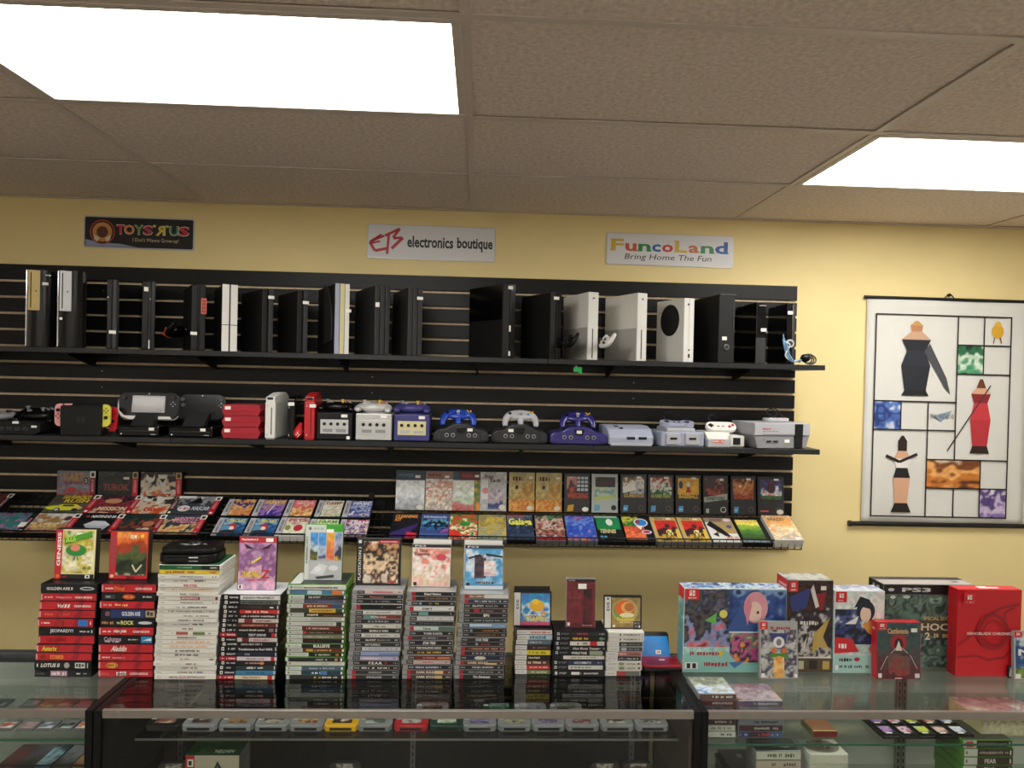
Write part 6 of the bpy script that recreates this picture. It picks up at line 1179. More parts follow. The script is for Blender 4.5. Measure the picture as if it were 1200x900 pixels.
MB().box(-w / 2 + .01, -w / 2 + .04, .01, .02, h * 1.02, h * 1.08, .001).build('top_tab', 'plastic_pink', t)
t = cons('single red handheld side grip standing behind the yellow one', 129, -.25, name='game_controller', cat='game controller', rz=radians(4)); grip(t, -.006, 'plastic_red', False, 0.015, .105, 0, .032); MB().box(-.006, .026, 0, .012, 0, .016).build('stand', 'plastic_black', t)
# two low black consoles with tablet controllers leaning above
def tablet(lb, px0, px1, py0, py1, y, front, back, rz, scr, tilt=-8):
    a = PY(px0, (py0 + py1) / 2, y); b = PY(px1, (py0 + py1) / 2, y); w = b.x - a.x; h = PY(px0, py0, y).z - PY(px0, py1, y).z
    t = thing('tablet_controller', lb, 'game controller', ((a.x + b.x) / 2, y, PY((px0 + px1) / 2, py1, y).z), rot=(radians(tilt), 0, radians(rz)))
    o_ = [(x, z + h / 2) for x, z in rrect(w, h, .035, 6)]
    MB().prism(o_, 0, .010, 'y', .003).build('front_shell', front, t)
    MB().prism([(x * 1.005, (z - h / 2) * 1.0 + h / 2 - .004) for x, z in o_], .008, .022, 'y', .005).build('rear_shell', back, t)
    if back == 'plastic_white':
        MB().prism([(-w / 2 + .001, h * .72), (-w / 2 + .008, h * .3), (-w / 2 + .03, h * .12), (w * .36, h * .10), (w * .4, h * .0), (-w * .3, -.002), (-w * .42, h * .06), (-w / 2, h * .25)], -.002, .012, 'y', .001).build('white_rim', 'plastic_white', t)
    MB().box(-w * .27, w * .27, -.0015, .002, h * .24, h * .86, .001).build('screen_frame', 'plastic_light_grey' if scr == 'screen_grey' else 'gloss_black', t)
    MB().box(-w * .25, w * .25, -.002, .001, h * .27, h * .83).build('screen', scr, t)
    for s_ in (-1, 1): MB().cyl((s_ * w * .4, -.003, h * .78), .009, .008, 'y', 14).build('thumbstick', 'plastic_charcoal', t)
    MB().box(-w * .44, -w * .34, -.002, .001, h * .55, h * .6).box(-w * .405, -w * .375, -.002, .001, h * .5, h * .65).build('direction_pad', 'plastic_charcoal', t)
    for dx, dz in ((0, .009), (0, -.009), (.009, 0), (-.009, 0)): MB().cyl((w * .4 + dx, -.001, h * .56 + dz), .0028, .003, 'y', 8).build('button', 'plastic_light_grey', t)
    MB().cyl((0, -.001, h * .93), .003, .002, 'y', 8).build('camera_dot', 'plastic_light_grey', t)
    return t
def lowbox(lb, a, b, py, sx):
    t = cons(lb, (a + b) / 2, -.30); w = wid(a, b); h = zof((a + b) / 2, py)
    MB().box(-w / 2, w / 2, 0, .2, 0, h, .006, 2).build('console_shell', 'gloss_black', t); MB().box(-w / 2 + .01, w / 2 - .01, -.001, .002, h * .5, h * .58).build('front_seam', 'plastic_charcoal', t)
    sticker(t, w * sx, -.001, h * .72, .022, .012); MB().cyl((-w * .42, -.0005, h * .25), .003, .002, 'y', 8).build('power_button', 'sticker_white', t)
    MB().box(w * .3, w * .42, -.001, .001, h * .2, h * .26).build('marking', 'plastic_light_grey', t)
    MB().prism([(.02, h), (.07, h), (.10, h + .055), (.09, h + .055)], -.045, .045, 'x', .001).build('tablet_rest', 'plastic_charcoal', t)
    return t
lowbox('low glossy black console under the white-rimmed tablet controller', 138, 186, 499, .32); lowbox('low glossy black console under the black tablet controller', 197, 249, 500, .28)
tablet('tablet controller with white lower rim and pale screen leaning above a low console', 137, 209, 459, 491, -.22, 'plastic_black', 'plastic_white', 0, 'screen_grey')
tablet('all-black tablet controller leaning beside the white-rimmed one', 209, 263, 461, 492, -.20, 'gloss_black', 'plastic_black', 12, 'gloss_black', -14)
# three red wedge boxes stacked
for i, wd_ in enumerate(('lowest', 'middle', 'topmost')):
    hh = zof(282, 474) / 3; t = cons(f'red wedge-ended console, {wd_} of three stacked flat on the middle shelf', 282, -.30, dz=hh * i, dx=(-.001, .001, 0)[i]); w = wid(259, 305)
    MB().prism([(-w / 2, hh / 2), (-w / 2 + .01, hh - .0006), (w / 2 - .01, hh - .0006), (w / 2, hh / 2), (w / 2 - .01, .0006), (-w / 2 + .01, .0006)], 0, .16, 'y', .0015).build('console_shell', 'plastic_deep_red', t)
    MB().box(-w / 2 + .012, w / 2 - .012, -.003, .001, hh * .46, hh * .54, .0008).build('front_ridge', 'plastic_red', t); sticker(t, -w * .34, -.001, hh * .68, .024, .014)
# upright wii-like consoles
def slimup(lb, a, b, pt, m, yf=-.30, rz=8, cap=True, dark=False):
    t = cons(lb, a, yf, rz=radians(rz)); w = wid(a, b, yf); h = zof(a, pt, yf)
    MB().box(0, w, 0, .19, .004, h * .80, .003).build('console_shell', m, t)
    MB().box(.004, w - .004, .004, .18, 0, .006).build('stand', 'plastic_light_grey' if m == 'plastic_white' else m, t)
    MB().box(w * .6, w * .68, -.001, .002, h * .10, h * .68).build('disc_slot', 'dark_slot', t)
    MB().box(w * .2, w * .28, -.001, .002, h * .7, h * .74).box(w * .2, w * .3, -.001, .001, h * .08, h * .12).build('button', 'plastic_light_grey', t)
    if cap:
        o_ = MB().prism([(0, h * .78), (.19, h * .78), (.185, h * .92), (.15, h), (.08, h * .99), (.02, h * .93), (0, h * .91)], w * .04, w * .96, 'x', .004).build('sensor_cover', m, t)
        MB().box(w * .22, w * .78, -.002, .004, h * .845, h * .90, .002).build('cover_window', 'dark_slot', t)
    return t, w, h
slimup('white slim console standing upright with a white rounded piece on top', 310, 322, 460, 'plastic_white', rz=-3)
t, w, h = slimup('black slim console standing upright between the white and red ones', 336, 345, 463, 'gloss_black', rz=3); sticker(t, w * .5, -.002, h * .80, .026, .014)
t, w, h = slimup('red slim console standing upright beside a red remote', 356, 368, 460, 'plastic_red', rz=3); sticker(t, w * .8, -.002, h * .72, .026, .014)
t = cons('red curved remote grip resting against the red slim console', 350, -.30, name='game_controller', cat='game controller')
MB().tube(smooth([(.004, .02, .07), (-.002, .01, .045), (-.004, 0, .022), (.004, -.004, .012)], 5), [.006, .007, .009, .011, .013, .015, .017, .018, .019, .019, .019, .018, .017, .016, .015, .014][:16], 12).build('grip_shell', 'plastic_red', t)
for dx, dz in ((0, .007), (0, -.007), (.006, 0), (-.006, 0)): MB().cyl((dx, -.019, .022 + dz), .0025, .003, 'y', 8).build('button', 'plastic_white', t)
# cube consoles with handled backs
for lb, lb2, a, b, pt, m, pm, pcm, cpx, cm in (
    ('black cube-shaped console with a silver port panel', 'black rounded controller resting on the black cube console', 371, 412, 484, 'plastic_black_matte', 'plastic_silver', 'plastic_black', 395, 'plastic_black'),
    ('silver cube-shaped console with four round ports', 'silver rounded controller resting on the silver cube console', 416.5, 458.5, 485, 'plastic_silver', 'plastic_silver', 'plastic_silver', 438, 'plastic_silver'),
    ('indigo cube-shaped console with a cream port panel', 'indigo rounded controller resting on the indigo cube console', 461.5, 503, 486, 'plastic_indigo', 'plastic_cream', 'plastic_indigo', 483, 'plastic_indigo')):
    t = cons(lb, (a + b) / 2, -.30); w = wid(a, b); h = zof((a + b) / 2, pt)
    MB().box(-w / 2, w / 2, 0, .15, .004, h, .003).build('console_shell', m, t)
    MB().cyl((0, .075, h), .05, .006, 'z', 28).build('disc_lid', m, t)
    MB().box(-w * .40, w * .40, -.0015, .002, h * .24, h * .76, .0008).build('port_panel', pm, t)
    for i in range(4): MB().cyl((-w * .285 + i * w * .19, -.002, h * .6), w * .048, .003, 'y', 16).build('controller_port', 'dark_slot', t)
    for s_ in (-1, 1): MB().box(s_ * w * .19 - w * .14, s_ * w * .19 + w * .14, -.0018, .0, h * .30, h * .42, .0005).build('card_door', 'plastic_grey' if pm != 'plastic_cream' else 'plastic_light_grey', t)
    for s_ in (-1, 1): MB().cyl((s_ * w * .36, .01, .002), .005, .004, 'z', 8).build('foot', 'dark_slot', t)
    sticker(t, w * .28, -.001, h * .9, .026, .013)
    if m == 'plastic_black_matte': sticker(t, w * .4, -.001, h * .1, .014, .014)
    pad(lb2, (PY(cpx, 476, -.22).x, -.205, SH2 + h + .020), radians(2), cm, 'gc', -4, sc=.95, bm='plastic_grey' if cm != 'plastic_silver' else 'plastic_silver')
# rounded 64-bit style consoles
for lb, lb2, a, b, pt, m, cpx, cm, sx in (
    ('charcoal humped console, first of two, under a blue three-pronged controller', 'blue three-pronged controller resting on the first charcoal humped console', 507, 573, 497, 'plastic_charcoal', 537, 'plastic_blue', .16),
    ('charcoal humped console, second of two, under a grey three-pronged controller', 'grey three-pronged controller resting on the second charcoal humped console', 576, 642, 498, 'plastic_charcoal', 610, 'plastic_light_grey', -.16),
    ('dark blue see-through humped console under a violet-blue controller', 'dark violet-blue three-pronged controller resting on the dark blue humped console', 644, 713, 500, 'plastic_purple', 677, 'plastic_purple', 0)):
    t = cons(lb, (a + b) / 2, -.30); w = wid(a, b); h = zof((a + b) / 2, pt)
    pf = [(-w / 2, h * .12), (-w / 2 + .004, h * .5), (-w * .42, h * .66), (-w * .28, h * .72), (-w * .18, h * .92), (-w * .1, h), (w * .1, h), (w * .18, h * .92), (w * .28, h * .72), (w * .42, h * .66), (w / 2 - .004, h * .5), (w / 2, h * .12), (w * .44, .002), (-w * .44, .002)]
    MB().prism(pf, 0, .18, 'y', .004).build('console_shell', m, t)
    for s_ in (-1, 1): MB().prism([(s_ * w * .34, .012), (s_ * w * .47, .01), (s_ * w * .46, h * .5), (s_ * w * .36, h * .5)], -.006, .01, 'y', .002).build('front_shoulder', m, t)
    MB().prism([(-w * .09, h * .84), (w * .09, h * .84), (w * .06, h * .52), (-w * .06, h * .52)], -.003, .004, 'y', .001).build('badge_panel', 'gloss_black', t)
    for i in (-.25, -.14, .14, .25):
        MB().cyl((w * i, -.002, h * .40), .0085, .004, 'y', 18).build('controller_port', 'plastic_light_grey', t); MB().cyl((w * i, -.003, h * .40), .0062, .005, 'y', 16).build('port_recess', 'plastic_charcoal', t)
    MB().box(-.035, .035, .06, .085, h - .001, h + .003, .001).build('cartridge_slot', 'dark_slot', t)
    sticker(t, w * sx, -.005, h * .70, .022, .013)
    pad(lb2, (PY(cpx, 492, -.23).x, -.205, SH2 + h + .028), 0, cm, 'n64', 32, sc=.92)
# grey cartridge consoles at the right
t = cons('compact pale grey console with rounded top and two front slots', 740, -.30, rz=radians(6)); w = wid(713, 767); h = zof(740, 500)
MB().prism([(0, .004), (.0, h * .45), (.03, h * .85), (.08, h), (.17, h), (.18, .004)], -w / 2, w / 2, 'x', .006).build('console_shell', 'plastic_bluegrey', t)
MB().box(-w * .1, w * .08, -.001, .003, h * .32, h * .46).box(w * .16, w * .34, -.001, .003, h * .32, h * .46).build('controller_port', 'dark_slot', t)
MB().box(-w * .3, -w * .22, .055, .075, h * .93, h * .99, .002).box(-w * .22, -w * .14, .03, .045, h * .85, h * .93, .002).build('switch', 'plastic_charcoal', t)
MB().box(-w * .46, w * .46, -.002, .01, .0, .01, .001).build('base_trim', 'plastic_light_grey', t)
t = cons('pale grey console with two front port blocks under a matching rounded controller', 800, -.30, rz=radians(4)); w = wid(774, 826); h = zof(800, 502)
MB().box(-w / 2, w / 2, 0, .19, .0, h * .8, .005).build('console_shell', 'plastic_bluegrey', t); MB().box(-w * .33, w * .33, .02, .17, h * .75, h, .006).build('upper_deck', 'plastic_light_grey', t)
for s_ in (-1, 1): MB().box(s_ * w * .22 - w * .16, s_ * w * .22 + w * .16, -.006, .004, h * .12, h * .72, .002).build('port_block', 'plastic_light_grey', t); MB().box(s_ * w * .22 - w * .08, s_ * w * .22 + w * .08, -.0072, -.005, h * .38, h * .50).build('controller_port', 'dark_slot', t)
pad('pale grey rounded controller lying on the two-block console', (t.location.x - .005, -.215, SH2 + h + .006), radians(-4), 'plastic_bluegrey', 'snes', 12, cable=[(-.03, .03, .01), (-.05, .05, .03), (-.02, .04, .05), (-.04, .06, .04), (.02, .05, .035), (-.01, .07, .02)])
t = cons('small cream console with a sloped front and dark square port', 851, -.30, rz=radians(5)); w = wid(829, 873); h = zof(851, 507)
MB().box(-w / 2, w / 2, .0, .16, 0, h * .55, .004).build('console_shell', 'plastic_light_grey', t)
MB().prism([(.004, h * .5), (.05, h), (.15, h), (.155, h * .5)], -w * .48, w * .2, 'x', .002).build('sloped_deck', 'plastic_white', t)
MB().box(w * .12, w * .5, -.004, .12, h * .08, h * .8, .004).build('side_pod', 'plastic_white', t); MB().box(w * .18, w * .38, -.006, -.003, h * .2, h * .66).build('controller_port', 'dark_slot', t)
k = Ink(); k.rect(0, 0, .05, .014, '#d87860', 1).marks(.002, .003, .048, .011, '#f0e0d8', 2, 3); k.put('deck_print', t, (-w * .36, -.0008, h * .3))
pad('white rounded controller with red buttons lying on the small cream console', (t.location.x - .002, -.225, SH2 + h + .012), radians(-3), 'plastic_white', 'dog', 38, cable=[(-.02, .03, .01), (-.05, .045, .02), (-.03, .06, .03), (.0, .06, .01)])
t = cons('boxy two-tone grey console at right end of middle shelf, light top over dark base', 917, -.315, rz=radians(9)); w = wid(882, 952); h = zof(915, 496, -.315)
MB().prism([(-w / 2, h * .52), (w / 2, h * .52), (w / 2, h), (-w / 2, h)], 0, .2, 'y', .002).build('upper_shell', 'plastic_light_grey', t)
MB().prism([(-w / 2 + .016, .002), (w / 2 - .016, .002), (w / 2, h * .52), (-w / 2, h * .52)], .004, .2, 'y', .002).build('lower_shell', 'plastic_grey', t)
MB().prism([(w * .22, .004), (w * .36, .004), (w * .37, h * .97), (w * .22, h * .97)], -.002, .006, 'y', .001).build('black_stripe', 'plastic_black_matte', t)
MB().box(-w * .36, w * .2, -.0012, .002, h * .56, h * .58).build('lid_seam', 'plastic_grey', t)
k = Ink(); k.text('Nintendo', 0, .010, .04, .017, '#b83028', 1).marks(0, 0, .075, .004, '#a86058', 1, 5); k.put('lid_print', t, (-w * .36, -.0008, h * .66))
for x in (-.28, -.16): MB().box(w * x, w * (x + .08), -.001, .006, h * .26, h * .32, .001).build('button', 'plastic_black', t)
MB().cyl((-w * .33, .003, h * .34), .002, .003, 'y', 8).build('power_light', 'dark_slot', t); sticker(t, w * .09, .0026, h * .3, .024, .014)
p = PY(940, 495, -.22)
t2 = pad('light grey oblong controller with looped cable lying on the boxy grey console', (t.location.x + .015, -.20, SH2 + h + .001), radians(8), 'plastic_light_grey', 'dog', 0, sc=.9)
MB().tube(smooth([(.0, .03, .015), (-.03, .04, .045), (.0, .05, .06), (.03, .04, .04), (.01, .04, .02), (-.02, .05, .05), (.02, .05, .065), (.05, .04, .035), (.06, .03, .02)], 6), .0028, 6).build('cable', 'wire_black', t2)

# ================================================================== GOODS INSIDE THE COUNTERS
def cart64(lb, px, py, m, pal, seed, z=ZS, yy=None, w=.097, group=None, rz=0):
    p = PZ(px, py, z + .0005) if yy is None else Vector((PY(px, py, yy).x, yy, z))
    t = thing('game_cartridge', lb, 'game cartridge', (p.x, p.y, z + .0005), rz=radians(rz), group=group)
    d = .066; c = []
    o_ = [(-w * .44, 0), (w * .44, 0), (w * .46, d * .12), (w / 2, d * .16), (w / 2, d * .75)] + [(w / 2 - .016 + .016 * cos(a * pi / 8), d - .016 + .016 * sin(a * pi / 8)) for a in range(5)]
    o_ += [(-x, y) for x, y in reversed(o_[2:])]
    if m not in SH: 
        me = MB().prism(o_, 0, .017, 'z', .002).mesh('cartridge_shell'); me.materials.append(MATS[m]); SH[m] = me
    link('cartridge_shell', SH[m], t)
    MB().box(-w * .32, w * .32, -.0006, .002, .0035, .011).build('connector_slot', 'dark_slot', t)
    MB().box(-w * .46, w * .46, .010, .011, .0168, .0178).build('step_ridge', m, t)
    k = Ink(); k.raster(0, 0, w * .56, d * .6, paint(seed, pal, 10, 14, 3)); k.put('label_print', t, (-w * .28, d * .26, .0172), 'top')
    sticker(t, -w * .38, d * .66, .0173, .014, .010, 'top'); return t
cg = 'plastic_grey'; dk = ['#1c1a1c', '#50302c', '#b8b0a8', '#2c2420']
FR = [(189, 'case_black', ['#c8b8a0', '#8c4c40', '#e0dcd0'], 'black cartridge with a pale orange label, leftmost on the middle counter\'s glass shelf'),
 (232, cg, dk, 'grey cartridge with dark orange-specked label, second from left on the middle shelf row'), (275, cg, ['#201c1c', '#a87c50', '#3c2c20'], 'grey cartridge with dark label and tan centre, third from left in the counter row'),
 (317, cg, ['#3c3434', '#b8a890', '#1c1c1c', '#8c5c4c'], 'grey cartridge with brown and cream label, fourth from left in the counter row'), (358, cg, ['#7c2c2c', '#c8a870', '#5c3c34'], 'grey cartridge with dark red label, left of the yellow cartridge'),
 (399, 'cart_yellow', ['#5c1c1c', '#201814', '#e8d8c0', '#7c2420'], 'bright yellow cartridge with a dark red label on the glass shelf'), (438.5, cg, ['#d8d8d0', '#506058', '#e4e4dc'], 'grey cartridge with white label, between the yellow and red cartridges'),
 (481, 'plastic_red', ['#5c5c5c', '#c8c4c0', '#3c2024'], 'bright red cartridge with a grey label on the glass shelf'), (523, 'cart_green', ['#2c6c4c', '#c8d0b8', '#1c3c30'], 'very dark cartridge with green label, right of the red cartridge'),
 (562, cg, ['#2c2430', '#8c7cb0', '#c8c0d0'], 'grey cartridge with violet label, sixth from the right in the counter row'), (603, cg, ['#2c2820', '#b0a888', '#3c3828'], 'grey cartridge with black and cream label, fifth from the right in the row'),
 (643, cg, ['#a890b8', '#5c4c6c', '#d8d0d8'], 'grey cartridge with lilac label, fourth from the right in the row'), (683, cg, ['#c8a8a8', '#6c3440', '#e0d4cc'], 'grey cartridge with pink label, third from the right in the row'),
 (724, cg, ['#d0c8b8', '#3c2c20', '#c89c70'], 'grey cartridge with cream label and dark spot, second from the right in the row'), (765, cg, ['#e0dccc', '#484440', '#a8a090'], 'grey cartridge with white label at right end of the counter row')]
for i, (px, m, pal, lb) in enumerate(FR): cart64(lb, px, 857.5 - .003 * (765 - px) * 0, m, pal, 300 + i, rz=(px - 480) * .0)
for i, (px, m, pal, lb) in enumerate([(524, cg, dk, 'grey cartridge in the rear row, behind the gap right of the red cartridge'), (604, 'cart_green', ['#1c5c48', '#a0c0a8'], 'dark green cartridge in the rear row seen through the glass top'), (641, cg, ['#50505c', '#b8b8c0'], 'grey cartridge in the rear row just right of the dark green one'), (684, cg, ['#4c4c40', '#a8a48c'], 'grey cartridge at right end of the rear row seen through the glass top')]):
    cart64(lb, px, 0, m, pal, 330 + i, yy=-1.24, w=.105)
# lower shelf of the middle counter
t = thing('console_box', 'cardboard console box with green top and red edge on the lower shelf', 'boxed console', (PY(249, 885, -1.33).x, -1.33, .6955)); w = PY(281, 885, -1.33).x - PY(218, 885, -1.33).x; h = PY(249, 885, -1.33).z - .696
MB().box(-w / 2, w / 2, 0, .10, 0, h, .001, 1).build('box_body', 'card_grey', t)
k = Ink(); draw(k, w, h, [('r', 0, 0, 1, 1, '#b8b09c'), ('r', 0, 0, .17, 1, '#b81c1c'), ('r', .04, .70, .15, .9, WH), ('r', .06, .74, .12, .86, '#202020'), ('p', [(.35, .1), (.6, .86), (.9, .1)], '#24262a'), ('p', [(.42, .1), (.6, .74), (.82, .1)], '#60646c')], 3); k.put('cover_print', t, (-w / 2, -.0003, 0))
k = Ink(); draw(k, w, .1, [('r', 0, 0, 1, 1, '#10401c'), ('a', 0, 0, .5, 1, ['#10401c', '#1c5428', '#0c2c14'], 4)], 4); k.text('NINTENDO 64', w * .86, .03, w * .22, .012, '#d8e0d0', 3); k.put('top_print', t, (-w / 2, 0, h + .0002), 'top')
for px, lb in ((203, 'grey cartridge standing left of the cardboard console box'), (404, 'grey rounded cartridge standing alone on the lower shelf'), (709, 'grey rounded cartridge on the lower shelf, left of a touching pair'), (748, 'grey rounded cartridge on the lower shelf, right of a touching pair')):
    p = PY(px, 894, -1.28); t = thing('game_cartridge', lb, 'game cartridge', (p.x, -1.28, .6955)); hh = p.z - .6955; w = .088
    MB().prism([(-w / 2, 0), (w / 2, 0), (w / 2, hh - .016)] + [(w / 2 - .016 + .016 * cos(a * pi / 8), hh - .016 + .016 * sin(a * pi / 8)) for a in range(1, 5)] + [(-w / 2 + .016 - .016 * sin(a * pi / 8), hh - .016 + .016 * cos(a * pi / 8)) for a in range(5)], 0, .018, 'y', .002).build('cartridge_shell', 'plastic_charcoal', t)
    k = Ink(); k.raster(0, 0, w * .56, hh * .6, paint(int(px), dk, 10, 10, 3)); k.put('label_print', t, (-w * .28, -.0003, hh * .36))
# left counter: handheld cartridges in two rows, game covers on the lower shelf
pals = [(['#e0dcd4', '#a83c30', '#dcd8d0'], 'red and white'), (['#c8c4bc', '#986c70', '#b0a8a4'], 'dull pink'), (['#d8d8e0', '#4c5068', '#b8b8c4'], 'blue-grey'), (['#c8d0cc', '#202824', '#90a098'], 'black and white'), (['#e8dcc0', '#b85c38', '#e0c8a0'], 'cream and orange'), (['#8c949c', '#c0c4c8'], 'plain grey')]
for i in range(6):
    p = PZ(6 + 22.3 * i - (3 if i == 0 else 0), 857, .8685)
    t = thing('handheld_cartridge', ('leftmost ' if i == 0 else '') + f'small grey cartridge with {pals[i][1]} label in the front row, left counter', 'game cartridge', (p.x, p.y, .8685))
    w = .046
    MB().box(-w / 2, w / 2, 0, .056, 0, .007, .0012).build('cartridge_shell', 'card_grey', t); k = Ink(); k.raster(0, 0, .036, .034, paint(340 + i, pals[i][0], 8, 8, 3)); k.put('label_print', t, (-.018, .006, .0072), 'top')
p2 = [(['#c8ccd0', '#303438', '#686c70'], 'black and silver'), (['#707478', '#b8bcc0'], 'slate'), (['#b8a040', '#6c6048', '#c8b058'], 'gold'), (['#a89468', '#6c4c40'], 'bronze'), (['#8c4048', '#b88088'], 'plum')]  # rear-row palettes: colours of reflections, painted onto the labels
for i in range(5):
    p = PZ((8, 45, 66, 87, 108)[i] - 14, 831, .8685)
    t = thing('handheld_cartridge', f'small grey cartridge with {p2[i][1]} reflections painted on label, rear row, left counter', 'game cartridge', (p.x, p.y, .8685))
    MB().box(-.024, .024, 0, .056, 0, .007, .0012).build('cartridge_shell', 'card_grey', t); k = Ink(); k.raster(0, 0, .036, .034, paint(350 + i, p2[i][0], 8, 8, 3)); k.put('label_print', t, (-.018, .008, .0072), 'top')
for i, (px, pal, nm) in enumerate([(8, ['#5c1c24', '#301418'], 'dark red'), (30, ['#28242c', '#584c5c'], 'black'), (48, ['#285878', '#90b0c0', '#1c3040'], 'blue'), (72, ['#3c3c40', '#74747c'], 'grey'), (95, ['#7c4830', '#b88860', '#3c2418'], 'brown')]):
    p = PY(px, 897, -1.29); t = thing('game_box', f'{nm} game box lying on the lower shelf of the left counter', 'game box', (p.x, -1.29, .7005)); hh = p.z - .7005
    MB().box(-.027, .027, 0, .12, 0, hh, .001).build('box_body', 'case_black', t); k = Ink(); k.raster(0, 0, .05, .11, paint(360 + i, pal, 12, 8, 3)); k.put('cover_print', t, (-.025, .005, hh + .0002), 'top'); k = Ink(); k.rect(0, 0, .05, hh * .9, pal[0], 0); k.put('front_print', t, (-.025, -.0003, hh * .05))
# right counter: stacks on the upper glass shelf
def mini(px0, px1, yf, z0, ztop, rows, where_, depth=.12, top=None, shell='case_clear_grey', seed=400, pxy=850):
    X0 = PY(px0, pxy, yf).x; X1 = PY(px1, pxy, yf).x; n = len(rows); t_ = (ztop - z0) / n
    for i, (desc, sp) in enumerate(rows):
        lay_case(((X0 + X1) / 2 + random.Random(seed + i).uniform(-.002, .002), yf, ztop - (i + 1) * t_), round(X1 - X0, 4), depth, round(t_, 4), shell, sp, f'{desc}, {where(i, n)} of {where_}', 'game cases in ' + where_, 0, seed + i, top if i == 0 else None)
def sp(bg, a=.35, b=.9, c='#c8c4bc', tab=None): return [('r', 0, 0, 1, 1, bg)] + ([('r', 0, 0, .25, 1, tab)] if tab else []) + [('m', a, .25, b, .75, c)]
z1 = .8565
mini(818, 863, -1.335, z1, PY(840, 813, -1.335).z, [('brown game case', sp('#5c4840')), ('dark red game case', sp('#6c2830')), ('black game case', sp('#2c2224', c='#a83c48')), ('white game case', sp('#d8d4cc', c='#605c58')), ('plum game case', sp('#4c2c34')), ('cream game case', sp('#d4d0c4', c='#787470')), ('plain white game case', sp('#dcdcd4', .6, .9, '#303030'))], 'left stack inside right counter', top=[('a', 0, 0, 1, 1, ['#4878b0', '#c8d8e8', '#a8b0a0', '#788070', '#c8c0a8'], 5)])
mini(865, 918, -1.335, z1, PY(890, 821, -1.335).z, [('violet-edged game case', sp('#6c5c88', c='#e0dce8')), ('silver-blue game case', sp('#8c94b0', c='#3c4468')), ('pale blue game case', sp('#b0bccc', c='#405078')), ('blue-grey game case', sp('#9098a8', c='#303848')), ('dark wine game case', sp('#4c2034')), ('navy and wine game case', [('r', 0, 0, 1, 1, '#3c2438'), ('r', 0, 0, .24, 1, '#303a70'), ('m', .03, .25, .2, .7, '#c8ccd8'), ('r', .65, 0, 1, 1, '#4c6490'), ('m', .45, .25, .72, .8, '#d84848'), ('m', .76, .3, .9, .7, WH)])], 'right stack inside right counter', top=[('a', 0, 0, 1, 1, ['#7c4c48', '#b8a8b0', '#8c7884', '#a05c54'], 4)], seed=420)
def flat(lb, cat, name, px0, px1, yf, d, z0, h, body, top, front, seed=1, pxy=850, **kw):
    X0 = PY(px0, pxy, yf).x; X1 = PY(px1, pxy, yf).x; w = X1 - X0
    t = thing(name, lb, cat, ((X0 + X1) / 2, yf, z0), **kw); MB().box(-w / 2, w / 2, 0, d, 0, h, .001).build('box_body', body, t)
    k = Ink(); draw(k, w - .004, d - .004, top, seed); k.put('cover_print', t, (-w / 2 + .002, .002, h + .0001), 'top'); k = Ink(); draw(k, w - .004, h * .9, front, seed + 3); k.put('front_print', t, (-w / 2 + .002, -.0003, h * .05)); return t
flat('small dark red box with tan side lying inside the right counter', 'game box', 'game_box', 953, 982, -1.335, .08, z1, .02, 'plastic_gold', [('r', 0, 0, 1, 1, '#8c5c40')], [('r', 0, 0, 1, 1, '#7c1c24')])
t = thing('cartridge_tray', 'black flat tray of five colourful handheld cartridges inside the right counter', 'tray', (PY(1088, 857, -1.345).x, -1.345, z1 + .012)); w = PY(1142, 857, -1.345).x - PY(1036, 857, -1.345).x
MB().box(-w / 2, w / 2, 0, .13, -.0115, -.004, .001).build('tray', 'plastic_black', t)
for i in range(6):
    x = -w / 2 + w * i / 5 if i < 6 else 0; MB().box(x - .003, x + .003, 0, .13, -.004, .0).build('tray_rib', 'plastic_black', t)
for i, (pal, nm) in enumerate([(['#3c2c88', '#a878b8', '#e0d8e0'], 'violet'), (['#b84878', '#e8c8d8', '#7c2c5c'], 'pink'), (['#3c6c3c', '#c8d048', '#e0e0d0'], 'green'), (['#a82c30', '#d8b8a8', '#6c3c3c'], 'red'), (['#4c5c98', '#c8d0e0', '#e4e4e8'], 'pale blue')]):
    for j in range(2):
        c_ = thing('handheld_cartridge', f'small cartridge with {nm} label in the {"front" if j == 0 else "rear"} row of the black tray', 'game cartridge', (t.location.x - w / 2 + w * (i + .5) / 5, -1.345 + .004 + j * .063, z1 + .0085))
        MB().box(-.021, .021, 0, .054, 0, .006, .001).build('cartridge_shell', 'plastic_black_matte', c_); k = Ink(); k.raster(0, 0, .034, .034, paint(370 + i + j * 9, pal, 9, 9, 3)); k.put('label_print', c_, (-.017, .010, .0062), 'top')
        sticker(c_, -.004, .005, .0063, .018, .006, 'top')
flat('cream and pink illustrated book lying inside the right counter', 'book', 'book', 1150, 1232, -1.325, .15, z1, .05, 'plastic_cream', [('a', 0, 0, 1, 1, ['#e0d8b8', '#e4dcc4', '#c89c9c', '#a87c80', '#d8d0b0'], 7)], [('r', 0, 0, 1, 1, '#c8c0a0'), ('a', .02, .05, .98, .95, ['#c8bc98', '#d8d0b0', '#8c7c5c'], 3)])
